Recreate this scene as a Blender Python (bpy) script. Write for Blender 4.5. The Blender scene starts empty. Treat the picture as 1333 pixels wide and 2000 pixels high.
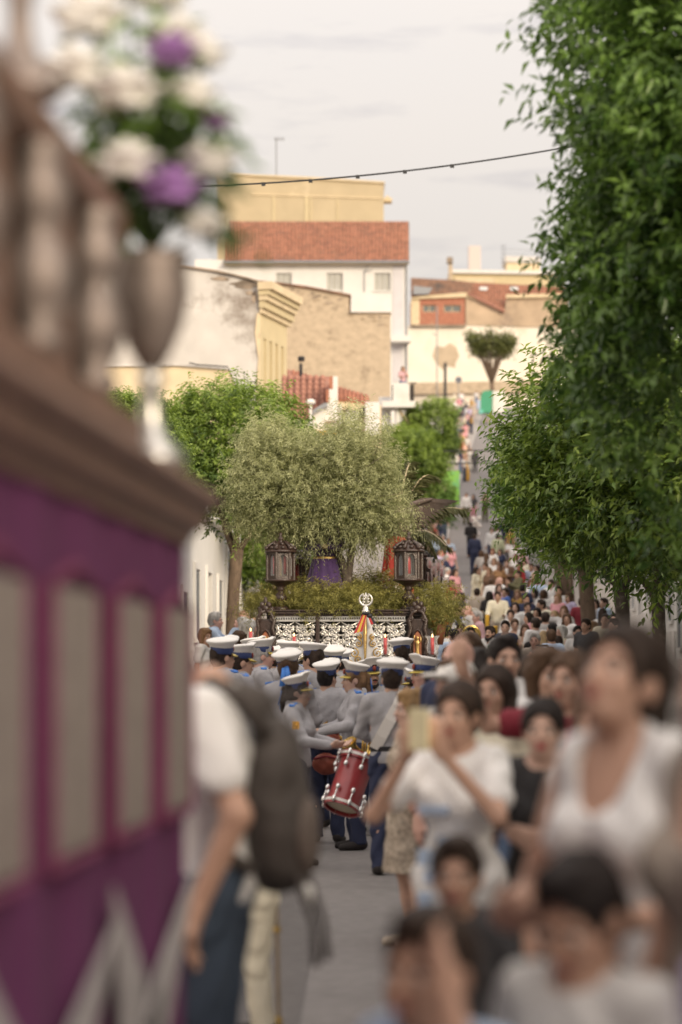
import bpy, math, random
import numpy as np
from mathutils import Vector, Matrix, Euler
random.seed(7); RNG = np.random.default_rng(7)
scn = bpy.context.scene
COL = scn.collection
PI = math.pi; R = math.radians

# ------------------------------------------------------------------ camera, sky, sun, exposure
F, HZ, CX, H = 4722.0, 1316.0, 666.5, 1.65        # focal length and horizon in photo pixels, eye height in metres
cam = bpy.data.cameras.new('camera'); cam_o = bpy.data.objects.new('camera', cam); COL.objects.link(cam_o)
cam_o.location = (0, 0, H); cam_o.rotation_euler = (R(90), 0, 0)
cam.sensor_fit = 'VERTICAL'; cam.sensor_height = 36; cam.lens = 85
cam.shift_y = 316 / 2000
cam.clip_start = 0.1; cam.clip_end = 6000
cam.dof.use_dof = True; cam.dof.focus_distance = 29; cam.dof.aperture_fstop = 1.5; cam.dof.aperture_blades = 0
scn.camera = cam_o

SUN_DIR = Vector((0.50, -0.78, 0.36)).normalized()     # towards the sun
sun_el = math.asin(SUN_DIR.z)
w = bpy.data.worlds.new('World'); scn.world = w; w.use_nodes = True
nt = w.node_tree; nt.nodes.clear()
N = lambda t: nt.nodes.new(t)
out = N('ShaderNodeOutputWorld'); bg = N('ShaderNodeBackground'); bg.inputs['Strength'].default_value = 0.1
sky = N('ShaderNodeTexSky'); sky.sky_type = 'NISHITA'; sky.sun_disc = False
sky.sun_elevation = sun_el; sky.sun_rotation = math.atan2(SUN_DIR.x, SUN_DIR.y)
tc = N('ShaderNodeTexCoord')
mp = N('ShaderNodeMapping'); mp.inputs['Scale'].default_value = (9, 9, 46)
nz = N('ShaderNodeTexNoise'); nz.inputs['Scale'].default_value = 1.0; nz.inputs['Detail'].default_value = 5
nz.inputs['Roughness'].default_value = 0.55
rp = N('ShaderNodeValToRGB')
rp.color_ramp.elements[0].position = 0.53; rp.color_ramp.elements[0].color = (5.4, 4.9, 4.46, 1)
rp.color_ramp.elements[1].position = 0.70; rp.color_ramp.elements[1].color = (4.0, 3.66, 3.55, 1)
mp2 = N('ShaderNodeMapping'); mp2.inputs['Scale'].default_value = (2, 2, 7)
nz2 = N('ShaderNodeTexNoise'); nz2.inputs['Scale'].default_value = 1.0; nz2.inputs['Detail'].default_value = 3
mx = N('ShaderNodeMix'); mx.data_type = 'RGBA'
ma = N('ShaderNodeMapRange'); ma.inputs['From Min'].default_value = 0.3; ma.inputs['From Max'].default_value = 0.7
ma.inputs['To Min'].default_value = 0.86; ma.inputs['To Max'].default_value = 0.97
L = nt.links.new
L(tc.outputs['Generated'], mp.inputs['Vector']); L(mp.outputs[0], nz.inputs['Vector']); L(nz.outputs['Fac'], rp.inputs['Fac'])
L(tc.outputs['Generated'], mp2.inputs['Vector']); L(mp2.outputs[0], nz2.inputs['Vector']); L(nz2.outputs['Fac'], ma.inputs['Value'])
L(ma.outputs[0], mx.inputs['Factor']); L(sky.outputs[0], mx.inputs['A']); L(rp.outputs['Color'], mx.inputs['B'])
# overcast luminance: the zenith is brighter than the horizon (CIE overcast sky, 1 + 2 sin of elevation)
sx_ = N('ShaderNodeSeparateXYZ'); gr = N('ShaderNodeMapRange'); gr.inputs['From Min'].default_value = 0; gr.inputs['From Max'].default_value = 1
gr.inputs['To Min'].default_value = 0.74; gr.inputs['To Max'].default_value = 2.7
ml2 = N('ShaderNodeVectorMath'); ml2.operation = 'SCALE'
L(tc.outputs['Generated'], sx_.inputs[0]); L(sx_.outputs['Z'], gr.inputs['Value']); L(mx.outputs['Result'], ml2.inputs[0]); L(gr.outputs[0], ml2.inputs['Scale'])
L(ml2.outputs[0], bg.inputs['Color']); L(bg.outputs[0], out.inputs[0])
sl = bpy.data.lights.new('sun', 'SUN'); sl.energy = 2.3; sl.angle = R(20); sl.color = (1, 0.84, 0.62)
so = bpy.data.objects.new('sun', sl); COL.objects.link(so); so.location = (40, -40, 60)
so.rotation_euler = SUN_DIR.to_track_quat('Z', 'Y').to_euler()
vs = scn.view_settings; vs.view_transform = 'Standard'; vs.look = 'None'; vs.gamma = 1; vs.exposure = 0.55; vs.use_curve_mapping = False
scn.cycles.use_denoising = True; scn.cycles.max_bounces = 6; scn.cycles.transparent_max_bounces = 8
scn.cycles.caustics_reflective = False; scn.cycles.caustics_refractive = False; scn.cycles.sample_clamp_indirect = 4

# ------------------------------------------------------------------ helpers
def XW(px, Y): return (px - CX) * Y / F
def ZW(py, Y): return H + (HZ - py) * Y / F
def P(px, py, Y): return Vector((XW(px, Y), Y, ZW(py, Y)))
GY = [-60, 24, 36, 48, 60, 78, 112, 134, 175, 225, 250, 264, 330]
GZ = [0, 0, .35, 1.0, 1.9, 3.5, 6.6, 9.9, 16.1, 24.5, 29.3, 30.6, 33]
_gy = np.arange(-60, 400, 1.0); _gz = np.interp(_gy, GY, GZ)
_gz = np.convolve(np.pad(_gz, 5, 'edge'), np.ones(11) / 11, 'valid')
def G(Y): return float(np.interp(Y, _gy, _gz))
def KL(Y): return float(np.interp(Y, [-60, 0, 20, 45, 112, 134, 175, 225, 264], [-6, -3.8, -2.9, -1.4, 4.7, 6.1, 8.8, 12.8, 16]))
def KR(Y): return float(np.interp(Y, [-60, 0, 60, 112, 134, 175, 225, 264], [0.2, 2.3, 5.1, 9.5, 11.5, 15, 20, 24]))
def GX(X, Y): return G(Y) + (0.12 if (X < KL(Y) or X > KR(Y)) else 0.0)

_mats = {}
def mat(name, col, rough=0.6, var=0.15, scale=6.0, bump=0.15, bscale=None, metal=0.0, spec=0.5, dirt=None, dirt_amt=0.5, dirt_scale=1.2, coat=0, emit=None, trans=0, stretch=None, sheen=0):
    if name in _mats: return _mats[name]
    m = bpy.data.materials.new(name); m.use_nodes = True
    t = m.node_tree; b = t.nodes['Principled BSDF']; L = t.links.new
    b.inputs['Roughness'].default_value = rough; b.inputs['Metallic'].default_value = metal
    b.inputs['Specular IOR Level'].default_value = spec
    if coat: b.inputs['Coat Weight'].default_value = coat
    if sheen: b.inputs['Sheen Weight'].default_value = sheen
    if trans: b.inputs['Transmission Weight'].default_value = trans
    if emit: b.inputs['Emission Color'].default_value = (*emit[:3], 1); b.inputs['Emission Strength'].default_value = emit[3]
    tc = t.nodes.new('ShaderNodeTexCoord'); vec = tc.outputs['Object']
    if stretch:
        mp = t.nodes.new('ShaderNodeMapping'); mp.inputs['Scale'].default_value = stretch; L(vec, mp.inputs['Vector']); vec = mp.outputs[0]
    n = t.nodes.new('ShaderNodeTexNoise'); n.inputs['Scale'].default_value = scale; n.inputs['Detail'].default_value = 5
    L(vec, n.inputs['Vector'])
    r = t.nodes.new('ShaderNodeValToRGB')
    r.color_ramp.elements[0].position = .3; r.color_ramp.elements[1].position = .7
    r.color_ramp.elements[0].color = (*[c * (1 - var) for c in col], 1)
    r.color_ramp.elements[1].color = (*[min(1, c * (1 + var)) for c in col], 1)
    L(n.outputs['Fac'], r.inputs['Fac']); c_out = r.outputs['Color']
    if dirt:
        n2 = t.nodes.new('ShaderNodeTexNoise'); n2.inputs['Scale'].default_value = dirt_scale; n2.inputs['Detail'].default_value = 8
        n2.inputs['Roughness'].default_value = .68
        L(tc.outputs['Object'], n2.inputs['Vector'])
        r2 = t.nodes.new('ShaderNodeValToRGB'); r2.color_ramp.elements[0].position = .62 - dirt_amt * .2; r2.color_ramp.elements[1].position = .74 - dirt_amt * .1
        L(n2.outputs['Fac'], r2.inputs['Fac'])
        mx = t.nodes.new('ShaderNodeMix'); mx.data_type = 'RGBA'
        L(r2.outputs['Color'], mx.inputs['Factor']); L(c_out, mx.inputs['A']); mx.inputs['B'].default_value = (*dirt, 1); c_out = mx.outputs['Result']
    L(c_out, b.inputs['Base Color'])
    if bump:
        bn = t.nodes.new('ShaderNodeTexNoise'); bn.inputs['Scale'].default_value = bscale or scale * 6; bn.inputs['Detail'].default_value = 4
        L(vec, bn.inputs['Vector'])
        bp = t.nodes.new('ShaderNodeBump'); bp.inputs['Strength'].default_value = bump; bp.inputs['Distance'].default_value = 0.02
        L(bn.outputs['Fac'], bp.inputs['Height']); L(bp.outputs[0], b.inputs['Normal'])
    _mats[name] = m; return m

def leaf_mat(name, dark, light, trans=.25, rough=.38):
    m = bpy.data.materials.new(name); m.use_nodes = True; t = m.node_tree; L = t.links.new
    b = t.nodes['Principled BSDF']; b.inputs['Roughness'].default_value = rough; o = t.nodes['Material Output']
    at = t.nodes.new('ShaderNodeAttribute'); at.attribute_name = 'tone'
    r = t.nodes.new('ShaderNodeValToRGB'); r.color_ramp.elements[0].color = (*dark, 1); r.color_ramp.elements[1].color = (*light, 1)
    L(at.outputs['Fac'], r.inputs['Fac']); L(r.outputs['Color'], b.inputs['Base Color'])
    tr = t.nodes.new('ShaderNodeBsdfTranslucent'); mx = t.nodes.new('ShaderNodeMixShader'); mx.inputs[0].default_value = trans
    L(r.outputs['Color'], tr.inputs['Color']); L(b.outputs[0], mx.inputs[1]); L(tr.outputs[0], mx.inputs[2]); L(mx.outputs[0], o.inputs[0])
    return m

def np_mesh(name, v, tris=None, quads=None, smooth=False, tone=None):
    """mesh from arrays; tone is an optional per-vertex float attribute"""
    me = bpy.data.meshes.new(name); v = np.asarray(v, dtype=np.float32)
    me.vertices.add(len(v)); me.vertices.foreach_set('co', v.ravel())
    nt_ = 0 if tris is None else len(tris); nq = 0 if quads is None else len(quads)
    idx = []; st = []
    if nt_: idx.append(np.asarray(tris, dtype=np.int32).ravel()); st.append(np.arange(nt_) * 3)
    if nq: idx.append(np.asarray(quads, dtype=np.int32).ravel()); st.append(nt_ * 3 + np.arange(nq) * 4)
    idx = np.concatenate(idx).astype(np.int32); st = np.concatenate(st).astype(np.int32)
    me.loops.add(len(idx)); me.loops.foreach_set('vertex_index', idx)
    me.polygons.add(nt_ + nq); me.polygons.foreach_set('loop_start', st)
    me.update(calc_edges=True); me.validate()
    if smooth: me.polygons.foreach_set('use_smooth', np.ones(len(me.polygons), dtype=bool))
    if tone is not None:
        a = me.attributes.new('tone', 'FLOAT', 'POINT'); a.data.foreach_set('value', np.asarray(tone, dtype=np.float32))
    return me

def tag(o, label=None, cat=None, group=None, kind=None):
    if label: o['label'] = label
    if cat: o['category'] = cat
    if group: o['group'] = group
    if kind: o['kind'] = kind
    return o
_world = set()
def thing(name, label, cat, loc=(0, 0, 0), rz=0, group=None, world=False):
    """an Empty at the thing's base; world=True: its parts' meshes are given in world coordinates"""
    o = bpy.data.objects.new(name, None); COL.objects.link(o); o.location = loc; o.rotation_euler = (0, 0, rz); o.empty_display_size = .1
    if world: _world.add(o.name)
    return tag(o, label, cat, group)
def link(name, me, m, parent=None, loc=None):
    o = bpy.data.objects.new(name, me); COL.objects.link(o)
    if m is not None:
        if len(me.materials) == 0: me.materials.append(m)
        if me.materials[0] != m:
            o.material_slots[0].link = 'OBJECT'; o.material_slots[0].material = m
    if parent:
        o.parent = parent
        if parent.name in _world and loc is None: o.location = -parent.location
    if loc is not None: o.location = loc
    return o

class MB:
    """collects shapes into one mesh"""
    def __init__(s): s.v = []; s.f = []
    def add(s, vs, fs):
        b = len(s.v); s.v += [tuple(x) for x in vs]; s.f += [tuple(i + b for i in f) for f in fs]; return s
    def box(s, x0, x1, y0, y1, z0, z1):
        vs = [(x, y, z) for z in (z0, z1) for y in (y0, y1) for x in (x0, x1)]
        return s.add(vs, [(0, 2, 3, 1), (4, 5, 7, 6), (0, 1, 5, 4), (2, 6, 7, 3), (0, 4, 6, 2), (1, 3, 7, 5)])
    def obox(s, c, u, v, w):
        c, u, v, w = map(Vector, (c, u, v, w))
        vs = [c + a * u + b * v + d * w for d in (-1, 1) for b in (-1, 1) for a in (-1, 1)]
        return s.add(vs, [(0, 2, 3, 1), (4, 5, 7, 6), (0, 1, 5, 4), (2, 6, 7, 3), (0, 4, 6, 2), (1, 3, 7, 5)])
    def prism(s, poly, off):
        """extrude a 3D polygon by vector off"""
        n = len(poly); off = Vector(off); a = [Vector(p) for p in poly]; b = [p + off for p in a]
        return s.add(a + b, [tuple(range(n))[::-1], tuple(range(n, 2 * n))] + [(i, (i + 1) % n, n + (i + 1) % n, n + i) for i in range(n)])
    def tube(s, path, r, seg=8, cap=True):
        path = [Vector(p) for p in path]; n = len(path); rs = r if hasattr(r, '__len__') else [r] * n
        ref = None; vs = []
        for i, p in enumerate(path):
            d = (path[min(i + 1, n - 1)] - path[max(i - 1, 0)])
            d = d.normalized() if d.length > 1e-9 else Vector((0, 0, 1))
            if ref is None: ref = Vector((1, 0, 0)) if abs(d.x) < .9 else Vector((0, 1, 0))
            u = (ref - d * ref.dot(d)).normalized(); w_ = d.cross(u); ref = u
            vs += [p + (u * math.cos(2 * PI * k / seg) + w_ * math.sin(2 * PI * k / seg)) * rs[i] for k in range(seg)]
        fs = [(i * seg + k, i * seg + (k + 1) % seg, (i + 1) * seg + (k + 1) % seg, (i + 1) * seg + k) for i in range(n - 1) for k in range(seg)]
        if cap: fs += [tuple(range(seg))[::-1], tuple((n - 1) * seg + k for k in range(seg))]
        return s.add(vs, fs)
    def lathe(s, prof, c=(0, 0, 0), seg=16, rot=0, cap=True, sx=1, sy=1):
        c = Vector(c); vs = []
        for r, z in prof:
            vs += [c + Vector((sx * r * math.cos(2 * PI * k / seg + rot), sy * r * math.sin(2 * PI * k / seg + rot), z)) for k in range(seg)]
        n = len(prof)
        fs = [(i * seg + k, i * seg + (k + 1) % seg, (i + 1) * seg + (k + 1) % seg, (i + 1) * seg + k) for i in range(n - 1) for k in range(seg)]
        if cap: fs += [tuple(range(seg))[::-1], tuple((n - 1) * seg + k for k in range(seg))]
        return s.add(vs, fs)
    def ball(s, c, r, seg=10, rings=6, M3=None):
        r = r if hasattr(r, '__len__') else (r, r, r); c = Vector(c); vs = []
        def q(x, y, z):
            p = Vector((x * r[0], y * r[1], z * r[2]))
            return c + (M3 @ p if M3 is not None else p)
        vs.append(q(0, 0, -1))
        for i in range(1, rings):
            a = PI * i / rings
            vs += [q(math.sin(a) * math.cos(2 * PI * k / seg), math.sin(a) * math.sin(2 * PI * k / seg), -math.cos(a)) for k in range(seg)]
        vs.append(q(0, 0, 1)); top = len(vs) - 1
        fs = [(0, 1 + (k + 1) % seg, 1 + k) for k in range(seg)]
        for i in range(rings - 2):
            fs += [(1 + i * seg + k, 1 + i * seg + (k + 1) % seg, 1 + (i + 1) * seg + (k + 1) % seg, 1 + (i + 1) * seg + k) for k in range(seg)]
        fs += [(1 + (rings - 2) * seg + k, 1 + (rings - 2) * seg + (k + 1) % seg, top) for k in range(seg)]
        return s.add(vs, fs)
    def mesh(s, name, smooth=False):
        me = bpy.data.meshes.new(name); me.from_pydata(s.v, [], s.f); me.update()
        if smooth: me.polygons.foreach_set('use_smooth', np.ones(len(me.polygons), dtype=bool))
        return me
    def build(s, name, m, parent=None, smooth=False, loc=None, bevel=0):
        o = link(name, s.mesh(name, smooth), m, parent, loc)
        if bevel:
            b = o.modifiers.new('bevel', 'BEVEL'); b.width = bevel; b.segments = 2; b.limit_method = 'ANGLE'
        return o

def facade(mb, o, u, n, w, h, holes, depth=.18):
    """a wall sheet in the plane o + a*u + z, openings cut and lined with reveals. n = outward normal"""
    o, u, n = Vector(o), Vector(u).normalized(), Vector(n).normalized(); zz = Vector((0, 0, 1))
    xs = sorted({0, w, *[a for q in holes for a in (q[0], q[1])]}); zs = sorted({0, h, *[a for q in holes for a in (q[2], q[3])]})
    for i in range(len(xs) - 1):
        for j in range(len(zs) - 1):
            cx, cz = (xs[i] + xs[i + 1]) / 2, (zs[j] + zs[j + 1]) / 2
            if any(q[0] < cx < q[1] and q[2] < cz < q[3] for q in holes): continue
            mb.add([o + u * a + zz * b for a, b in ((xs[i], zs[j]), (xs[i + 1], zs[j]), (xs[i + 1], zs[j + 1]), (xs[i], zs[j + 1]))], [(0, 1, 2, 3)])
    for a0, a1, z0, z1 in holes:
        c = [o + u * a + zz * b for a, b in ((a0, z0), (a1, z0), (a1, z1), (a0, z1))]; d = [p - n * depth for p in c]
        mb.add(c + d, [(i, (i + 1) % 4, 4 + (i + 1) % 4, 4 + i) for i in range(4)] + [(4, 5, 6, 7)])

def window(parent, o, u, n, a0, a1, z0, z1, frame_m, pane_m, depth=.14, panes=2, sill=None):
    o, u, n = Vector(o), Vector(u).normalized(), Vector(n).normalized(); zz = Vector((0, 0, 1))
    def pt(a, z, d): return o + u * a + zz * z - n * d
    f = MB(); t = min(.07, (a1 - a0) * .08)
    def bar(x0, x1, y0, y1): f.prism([pt(x0, y0, depth - .05), pt(x1, y0, depth - .05), pt(x1, y1, depth - .05), pt(x0, y1, depth - .05)], -n * .045)
    bar(a0 + .004, a0 + t, z0 + .004, z1 - .004); bar(a1 - t, a1 - .004, z0 + .004, z1 - .004)
    bar(a0 + t, a1 - t, z0 + .004, z0 + t); bar(a0 + t, a1 - t, z1 - t, z1 - .004)
    for k in range(1, panes):
        x = a0 + (a1 - a0) * k / panes; bar(x - t / 2, x + t / 2, z0 + t, z1 - t)
    fr = f.build('window', frame_m, parent)
    for k in range(panes):
        x0 = a0 + (a1 - a0) * k / panes + t * .6; x1 = a0 + (a1 - a0) * (k + 1) / panes - t * .6
        MB().prism([pt(x0, z0 + t * .7, depth - .025), pt(x1, z0 + t * .7, depth - .025), pt(x1, z1 - t * .7, depth - .025), pt(x0, z1 - t * .7, depth - .025)], -n * .012).build('pane', pane_m, fr)
    if sill: MB().prism([pt(a0 - .08, z0 - .08, .0), pt(a1 + .08, z0 - .08, .0), pt(a1 + .08, z0 - .002, .0), pt(a0 - .08, z0 - .002, .0)], n * .08).build('sill', sill, fr)
    return fr
# ------------------------------------------------------------------ ground, road, pavements
M_asph = mat('asphalt', (.20, .185, .182), .9, .12, 9, .5, 160, dirt=(.15, .138, .136), dirt_amt=.35, dirt_scale=.5)
M_pave = mat('pavement', (.30, .27, .25), .85, .12, 4, .3, 60)
M_kerb = mat('kerb_granite', (.33, .31, .30), .8, .15, 12, .3)
M_soil = mat('ground', (.22, .17, .12), .95, .25, .3, .4, 8)
M_line = mat('road_paint', (.72, .72, .70), .7, .08, 20, .1)
ys = list(np.arange(-60, 331, 3.0)) + [420, 800, 3000]
def strip(name, fl, fr, dz, m, kind='structure', y0=-60, y1=331):
    mb = MB(); rows = [y for y in ys if y0 <= y <= y1]
    for y in rows: mb.v += [(fl(y), y, G(y) + dz), (fr(y), y, G(y) + dz)]
    mb.f = [(2 * i, 2 * i + 1, 2 * i + 3, 2 * i + 2) for i in range(len(rows) - 1)]
    return tag(mb.build(name, m), kind=kind)
mb = MB()
xs = [-2500, -300, -60, -12, 0, 15, 30, 70, 300, 2500]
for y in ys: mb.v += [(x, y, G(min(y, 320)) - .06) for x in xs]
n = len(xs)
mb.f = [(i * n + j, i * n + j + 1, (i + 1) * n + j + 1, (i + 1) * n + j) for i in range(len(ys) - 1) for j in range(n - 1)]
tag(mb.build('ground', M_soil), kind='structure')
strip('road', lambda y: KL(y) - .02, lambda y: KR(y) + .02, 0, M_asph)
for nm, f0, f1 in (('pavement', lambda y: KL(y) - 14, lambda y: KL(y) - .15), ('pavement', lambda y: KR(y) + .15, lambda y: KR(y) + 14)):
    strip(nm, f0, f1, .12, M_pave)
for sgn, K in ((-1, KL), (1, KR)):
    mb = MB(); rows = [y for y in ys if y <= 331]
    for y in rows:
        a, b = sorted((K(y), K(y) + sgn * .15))
        mb.v += [(a, y, G(y) - .05), (a, y, G(y) + .124), (b, y, G(y) + .124), (b, y, G(y) - .05)]
    mb.f = [(4 * i + k, 4 * i + k + 1, 4 * i + k + 5, 4 * i + k + 4) for i in range(len(rows) - 1) for k in range(3)]
    tag(mb.build('kerb', M_kerb), kind='structure')

M_patch = mat('asphalt_patch', (.125, .115, .113), .92, .15, 9, .5, 160)
for pts_ in ([(-1.3, 11), (-.2, 11.2), (-.15, 17), (-.5, 21), (-1.1, 20)], [(.2, 24), (1.6, 24.3), (1.4, 31), (.3, 30)], [(2.2, 62), (3.9, 62), (4.1, 70), (2.6, 70)], [(7.2, 120), (8.6, 120), (9.4, 131), (8.2, 131)]):
    mb = MB(); mb.add([(x, y, G(y) + .006) for x, y in pts_], [tuple(range(len(pts_)))]); tag(mb.build('road_patch', M_patch), kind='structure')
# ------------------------------------------------------------------ building materials
M_white = mat('white_render', (.74, .72, .69), .85, .05, 3, .12, 30, dirt=(.55, .50, .45), dirt_amt=.1, dirt_scale=.6)
M_whitec = mat('clean_white_render', (.72, .70, .675), .85, .04, 1.2, .1, 30, dirt=(.64, .59, .53), dirt_amt=.25, dirt_scale=.5)
M_grime = mat('grimy_plaster', (.60, .57, .54), .9, .08, 1.2, .25, 20, dirt=(.25, .21, .18), dirt_amt=.35, dirt_scale=.45)
M_cream = mat('cream_render', (.60, .50, .31), .85, .05, 2, .1, 20)
M_creamd = mat('cream_cornice', (.66, .54, .36), .85, .08, 2, .15, 20, dirt=(.35, .28, .2), dirt_amt=.15, dirt_scale=1.5)
M_beige = mat('beige_block', (.50, .41, .27), .9, .06, .6, .15, 10, dirt=(.72, .6, .42), dirt_amt=.4, dirt_scale=.25)
M_tan = mat('tan_rubble', (.50, .40, .29), .95, .14, 2.2, .7, 4, dirt=(.27, .21, .15), dirt_amt=.36, dirt_scale=1.1, stretch=(1, 1, 1.6))
M_soot = mat('mouldy_plaster', (.34, .27, .21), .95, .3, 1.2, .6, 9, dirt=(.09, .075, .06), dirt_amt=.6, dirt_scale=.8)
M_tile = mat('terracotta_tile', (.35, .145, .09), .9, .38, 2.4, .3, 40, dirt=(.24, .13, .09), dirt_amt=.4, dirt_scale=1.6)
M_tile2 = mat('worn_terracotta_tile', (.34, .165, .12), .9, .3, 4, .3, 40, dirt=(.28, .17, .13), dirt_amt=.3, dirt_scale=3)
M_oldtile_shade = mat('lichen_and_shade_tile', (.25, .14, .09), .95, .45, 2.5, .5, 20, dirt=(.10, .08, .07), dirt_amt=.6, dirt_scale=.7)
M_brick = mat('red_brick', (.40, .17, .11), .9, .22, 4, .4, 16, dirt=(.5, .36, .25), dirt_amt=.2, dirt_scale=.6)
M_frame = mat('window_frame', (.55, .55, .53), .5, .05, 8, 0)
M_pane = mat('window_glass', (.16, .17, .16), .08, .1, 3, 0, spec=.8)
M_blind = mat('window_blind', (.42, .41, .37), .5, .06, 3, .05)
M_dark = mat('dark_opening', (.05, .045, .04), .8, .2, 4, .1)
M_shut = mat('brown_shutter', (.10, .075, .06), .6, .2, 14, .1)
M_zinc = mat('grey_metal', (.30, .31, .33), .45, .1, 10, .05, metal=.6)
M_black = mat('black_metal', (.03, .03, .033), .45, .2, 10, .05, metal=.3)
M_yellow = mat('ochre_band', (.68, .42, .10), .85, .08, 3, .1)

def ribs(poly, Yf, pitch_px, r, step=.36):
    """barrel roof tiles: one stepped half round rib per tile column inside a photo-space polygon lying on the roof plane Yf(px,py)"""
    mb = MB(); xs_ = [p[0] for p in poly]; n = len(poly); x = min(xs_) + pitch_px / 2
    while x < max(xs_):
        hit = []
        for i in range(n):
            (x0, y0), (x1, y1) = poly[i], poly[(i + 1) % n]
            if (x0 - x) * (x1 - x) < 0: hit.append(y0 + (y1 - y0) * (x - x0) / (x1 - x0))
        hit.sort()
        for a, b in zip(hit[::2], hit[1::2]):
            p0, p1 = P(x, b, Yf(x, b)), P(x, a, Yf(x, a)); ln = (p1 - p0).length; k = max(1, round(ln / step)); path = []; rs = []
            for j in range(k):
                path += [p0.lerp(p1, j / k), p0.lerp(p1, (j + .96) / k)]; rs += [r, r * .78]
            mb.tube(path, rs, 7)
        x += pitch_px
    return mb
def sheet(poly, Yf, th=.12, off=0):
    mb = MB(); mb.prism([P(x, y, Yf(x, y) + off) for x, y in poly], (0, th, -th * .3)); return mb
def wpoly(poly, Y, depth): return MB().prism([P(x, y, Y) for x, y in poly], (0, depth, 0))

def blot(cx, cy, rx, ry, n=11): return [(cx + rx * math.cos(k * 2 * PI / n) * random.uniform(.6, 1.1), cy - ry * math.sin(k * 2 * PI / n) * random.uniform(.5, 1.1)) for k in range(n)]
random.seed(5); M_mould_ = mat('faded_mould', (.40, .31, .22), .95, .25, 2, .4, 9)
# ------------------------------------------------------------------ far beige block
Y = 190
b = thing('apartment_block', 'tall windowless beige block rising behind the long terracotta roof', 'building', (XW(560, Y), Y + 5, G(Y)), world=True)
wpoly([(425, 342), (480, 343), (600, 349), (750, 358), (750, 900), (425, 900)], Y, 12).build('wall', M_beige, b)
wpoly([(423, 338.5), (480, 339.5), (600, 345), (752, 354.5), (752, 358), (600, 349), (480, 343), (423, 342)], Y - .15, 12.3).build('parapet', M_creamd, b)
for x, wd in ((533, 4), (596, 6), (606, 3), (658, 2)):
    wpoly([(x, 382), (x + wd, 382), (x + wd, 800), (x, 800)], Y - .06, .05).build('pilaster', M_cream, b)
wpoly([(490, 378), (745, 386), (745, 388.5), (490, 380.5)], Y - .08, .08).build('ledge', M_creamd, b)
mb = wpoly([(750.5, 386), (766, 386), (766, 393), (750.5, 393)], Y + 3, 1.2); mb.box(XW(756, Y), XW(761, Y), Y + 3.2, Y + 3.8, ZW(386, Y + 3) - .01, ZW(381, Y + 3)); mb.build('vent_box', M_creamd, b)
a = thing('television_antenna', 'thin television aerial mast standing on the beige block', 'antenna', P(540, 345, Y + 2), world=True)
MB().tube([P(540, 348, Y + 2), P(540, 270, Y + 2)], .05, 6).build('mast', M_zinc, a)
mb = MB().tube([P(536, 271, Y + 2), P(557, 272, Y + 2)], .03, 5)
for k in range(6): mb.tube([P(538 + k * 3.4, 268, Y + 2), P(538 + k * 3.4, 275, Y + 2)], .02, 4)
mb.build('receiver', M_zinc, a)

# ------------------------------------------------------------------ white house with the long terracotta roof
Y = 168
b = thing('white_house', 'large white house with long terracotta roof and three small shuttered windows', 'house', (XW(620, Y), Y + 5, G(Y)), world=True)
x0, x1 = XW(380, Y), XW(797, Y); zt = ZW(507, Y); zb = G(Y) - 1
holes = []
for a0, a1, c0, c1 in ((539, 570, 533, 556), (638, 670, 533, 567), (731, 763, 533, 568)):
    holes.append((XW(a0, Y) - x0, XW(a1, Y) - x0, ZW(c1, Y) - zb, ZW(c0, Y) - zb))
mb = MB(); facade(mb, (x0, Y, zb), (1, 0, 0), (0, -1, 0), x1 - x0, zt - zb, holes, .22)
mb.box(x0, x1, Y + .3, Y + 11, zb, zt - .02); mb.box(x0 - .002, x0 + .2, Y + .004, Y + .3, zb, zt - .02); mb.box(x1 - .2, x1 + .002, Y + .004, Y + .3, zb, zt - .02)
mb.build('wall', M_whitec, b)
for q in holes: window(b, (x0, Y, zb), (1, 0, 0), (0, -1, 0), *q, M_frame, M_blind, .2, 3, sill=M_whitec)
Yf = lambda px, py: Y - .55 + (510 - py) / 77 * 5.0
rp_ = [(446, 433), (799.5, 433), (800, 509), (440, 509)]
sheet(rp_, Yf).build('roof', M_oldtile_shade, b)  # darker deck puts the shade between the tile ribs into colour
tag(ribs(rp_, Yf, 7.15, .098).build('roof_tiles', M_tile, b), kind='stuff')
MB().tube([P(438, 511.5, Y - .62), P(800, 511.5, Y - .62)], .09, 8).build('gutter', M_zinc, b)
wpoly([(438, 511.5), (800, 511.5), (800, 515), (438, 515)], Y - .35, .33).build('eave', M_creamd, b)
MB().tube([P(795, 514, Y - .12), P(795, 800, Y - .12)], .055, 8).build('downpipe', M_zinc, b)
wpoly([(768, 518), (788, 518), (788, 745), (768, 745)], Y - .05, .04).build('corner_shade_strip', mat('corner_shade_render', (.60, .58, .60), .85, .04, 2, .1), b)  # greyer strip carries the shading of the house corner in its colour
mb = wpoly([(764, 655), (803, 655), (803, 667), (764, 667)], Y - 1.2, 1.18); mb.build('canopy', M_whitec, b)
a = thing('television_antenna', 'bracket aerial fixed to the white wall left of the rightmost window', 'antenna', P(712, 570, Y - .3), world=True)
MB().tube([P(712, 570, Y - .05), P(712, 528, Y - .05)], .035, 6).tube([P(712, 529, Y - .05), P(728, 528, Y - .3)], .025, 5).tube([P(716, 528, Y - .1), P(720, 514, Y - .1)], .02, 5).build('mast', M_zinc, a)

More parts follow.
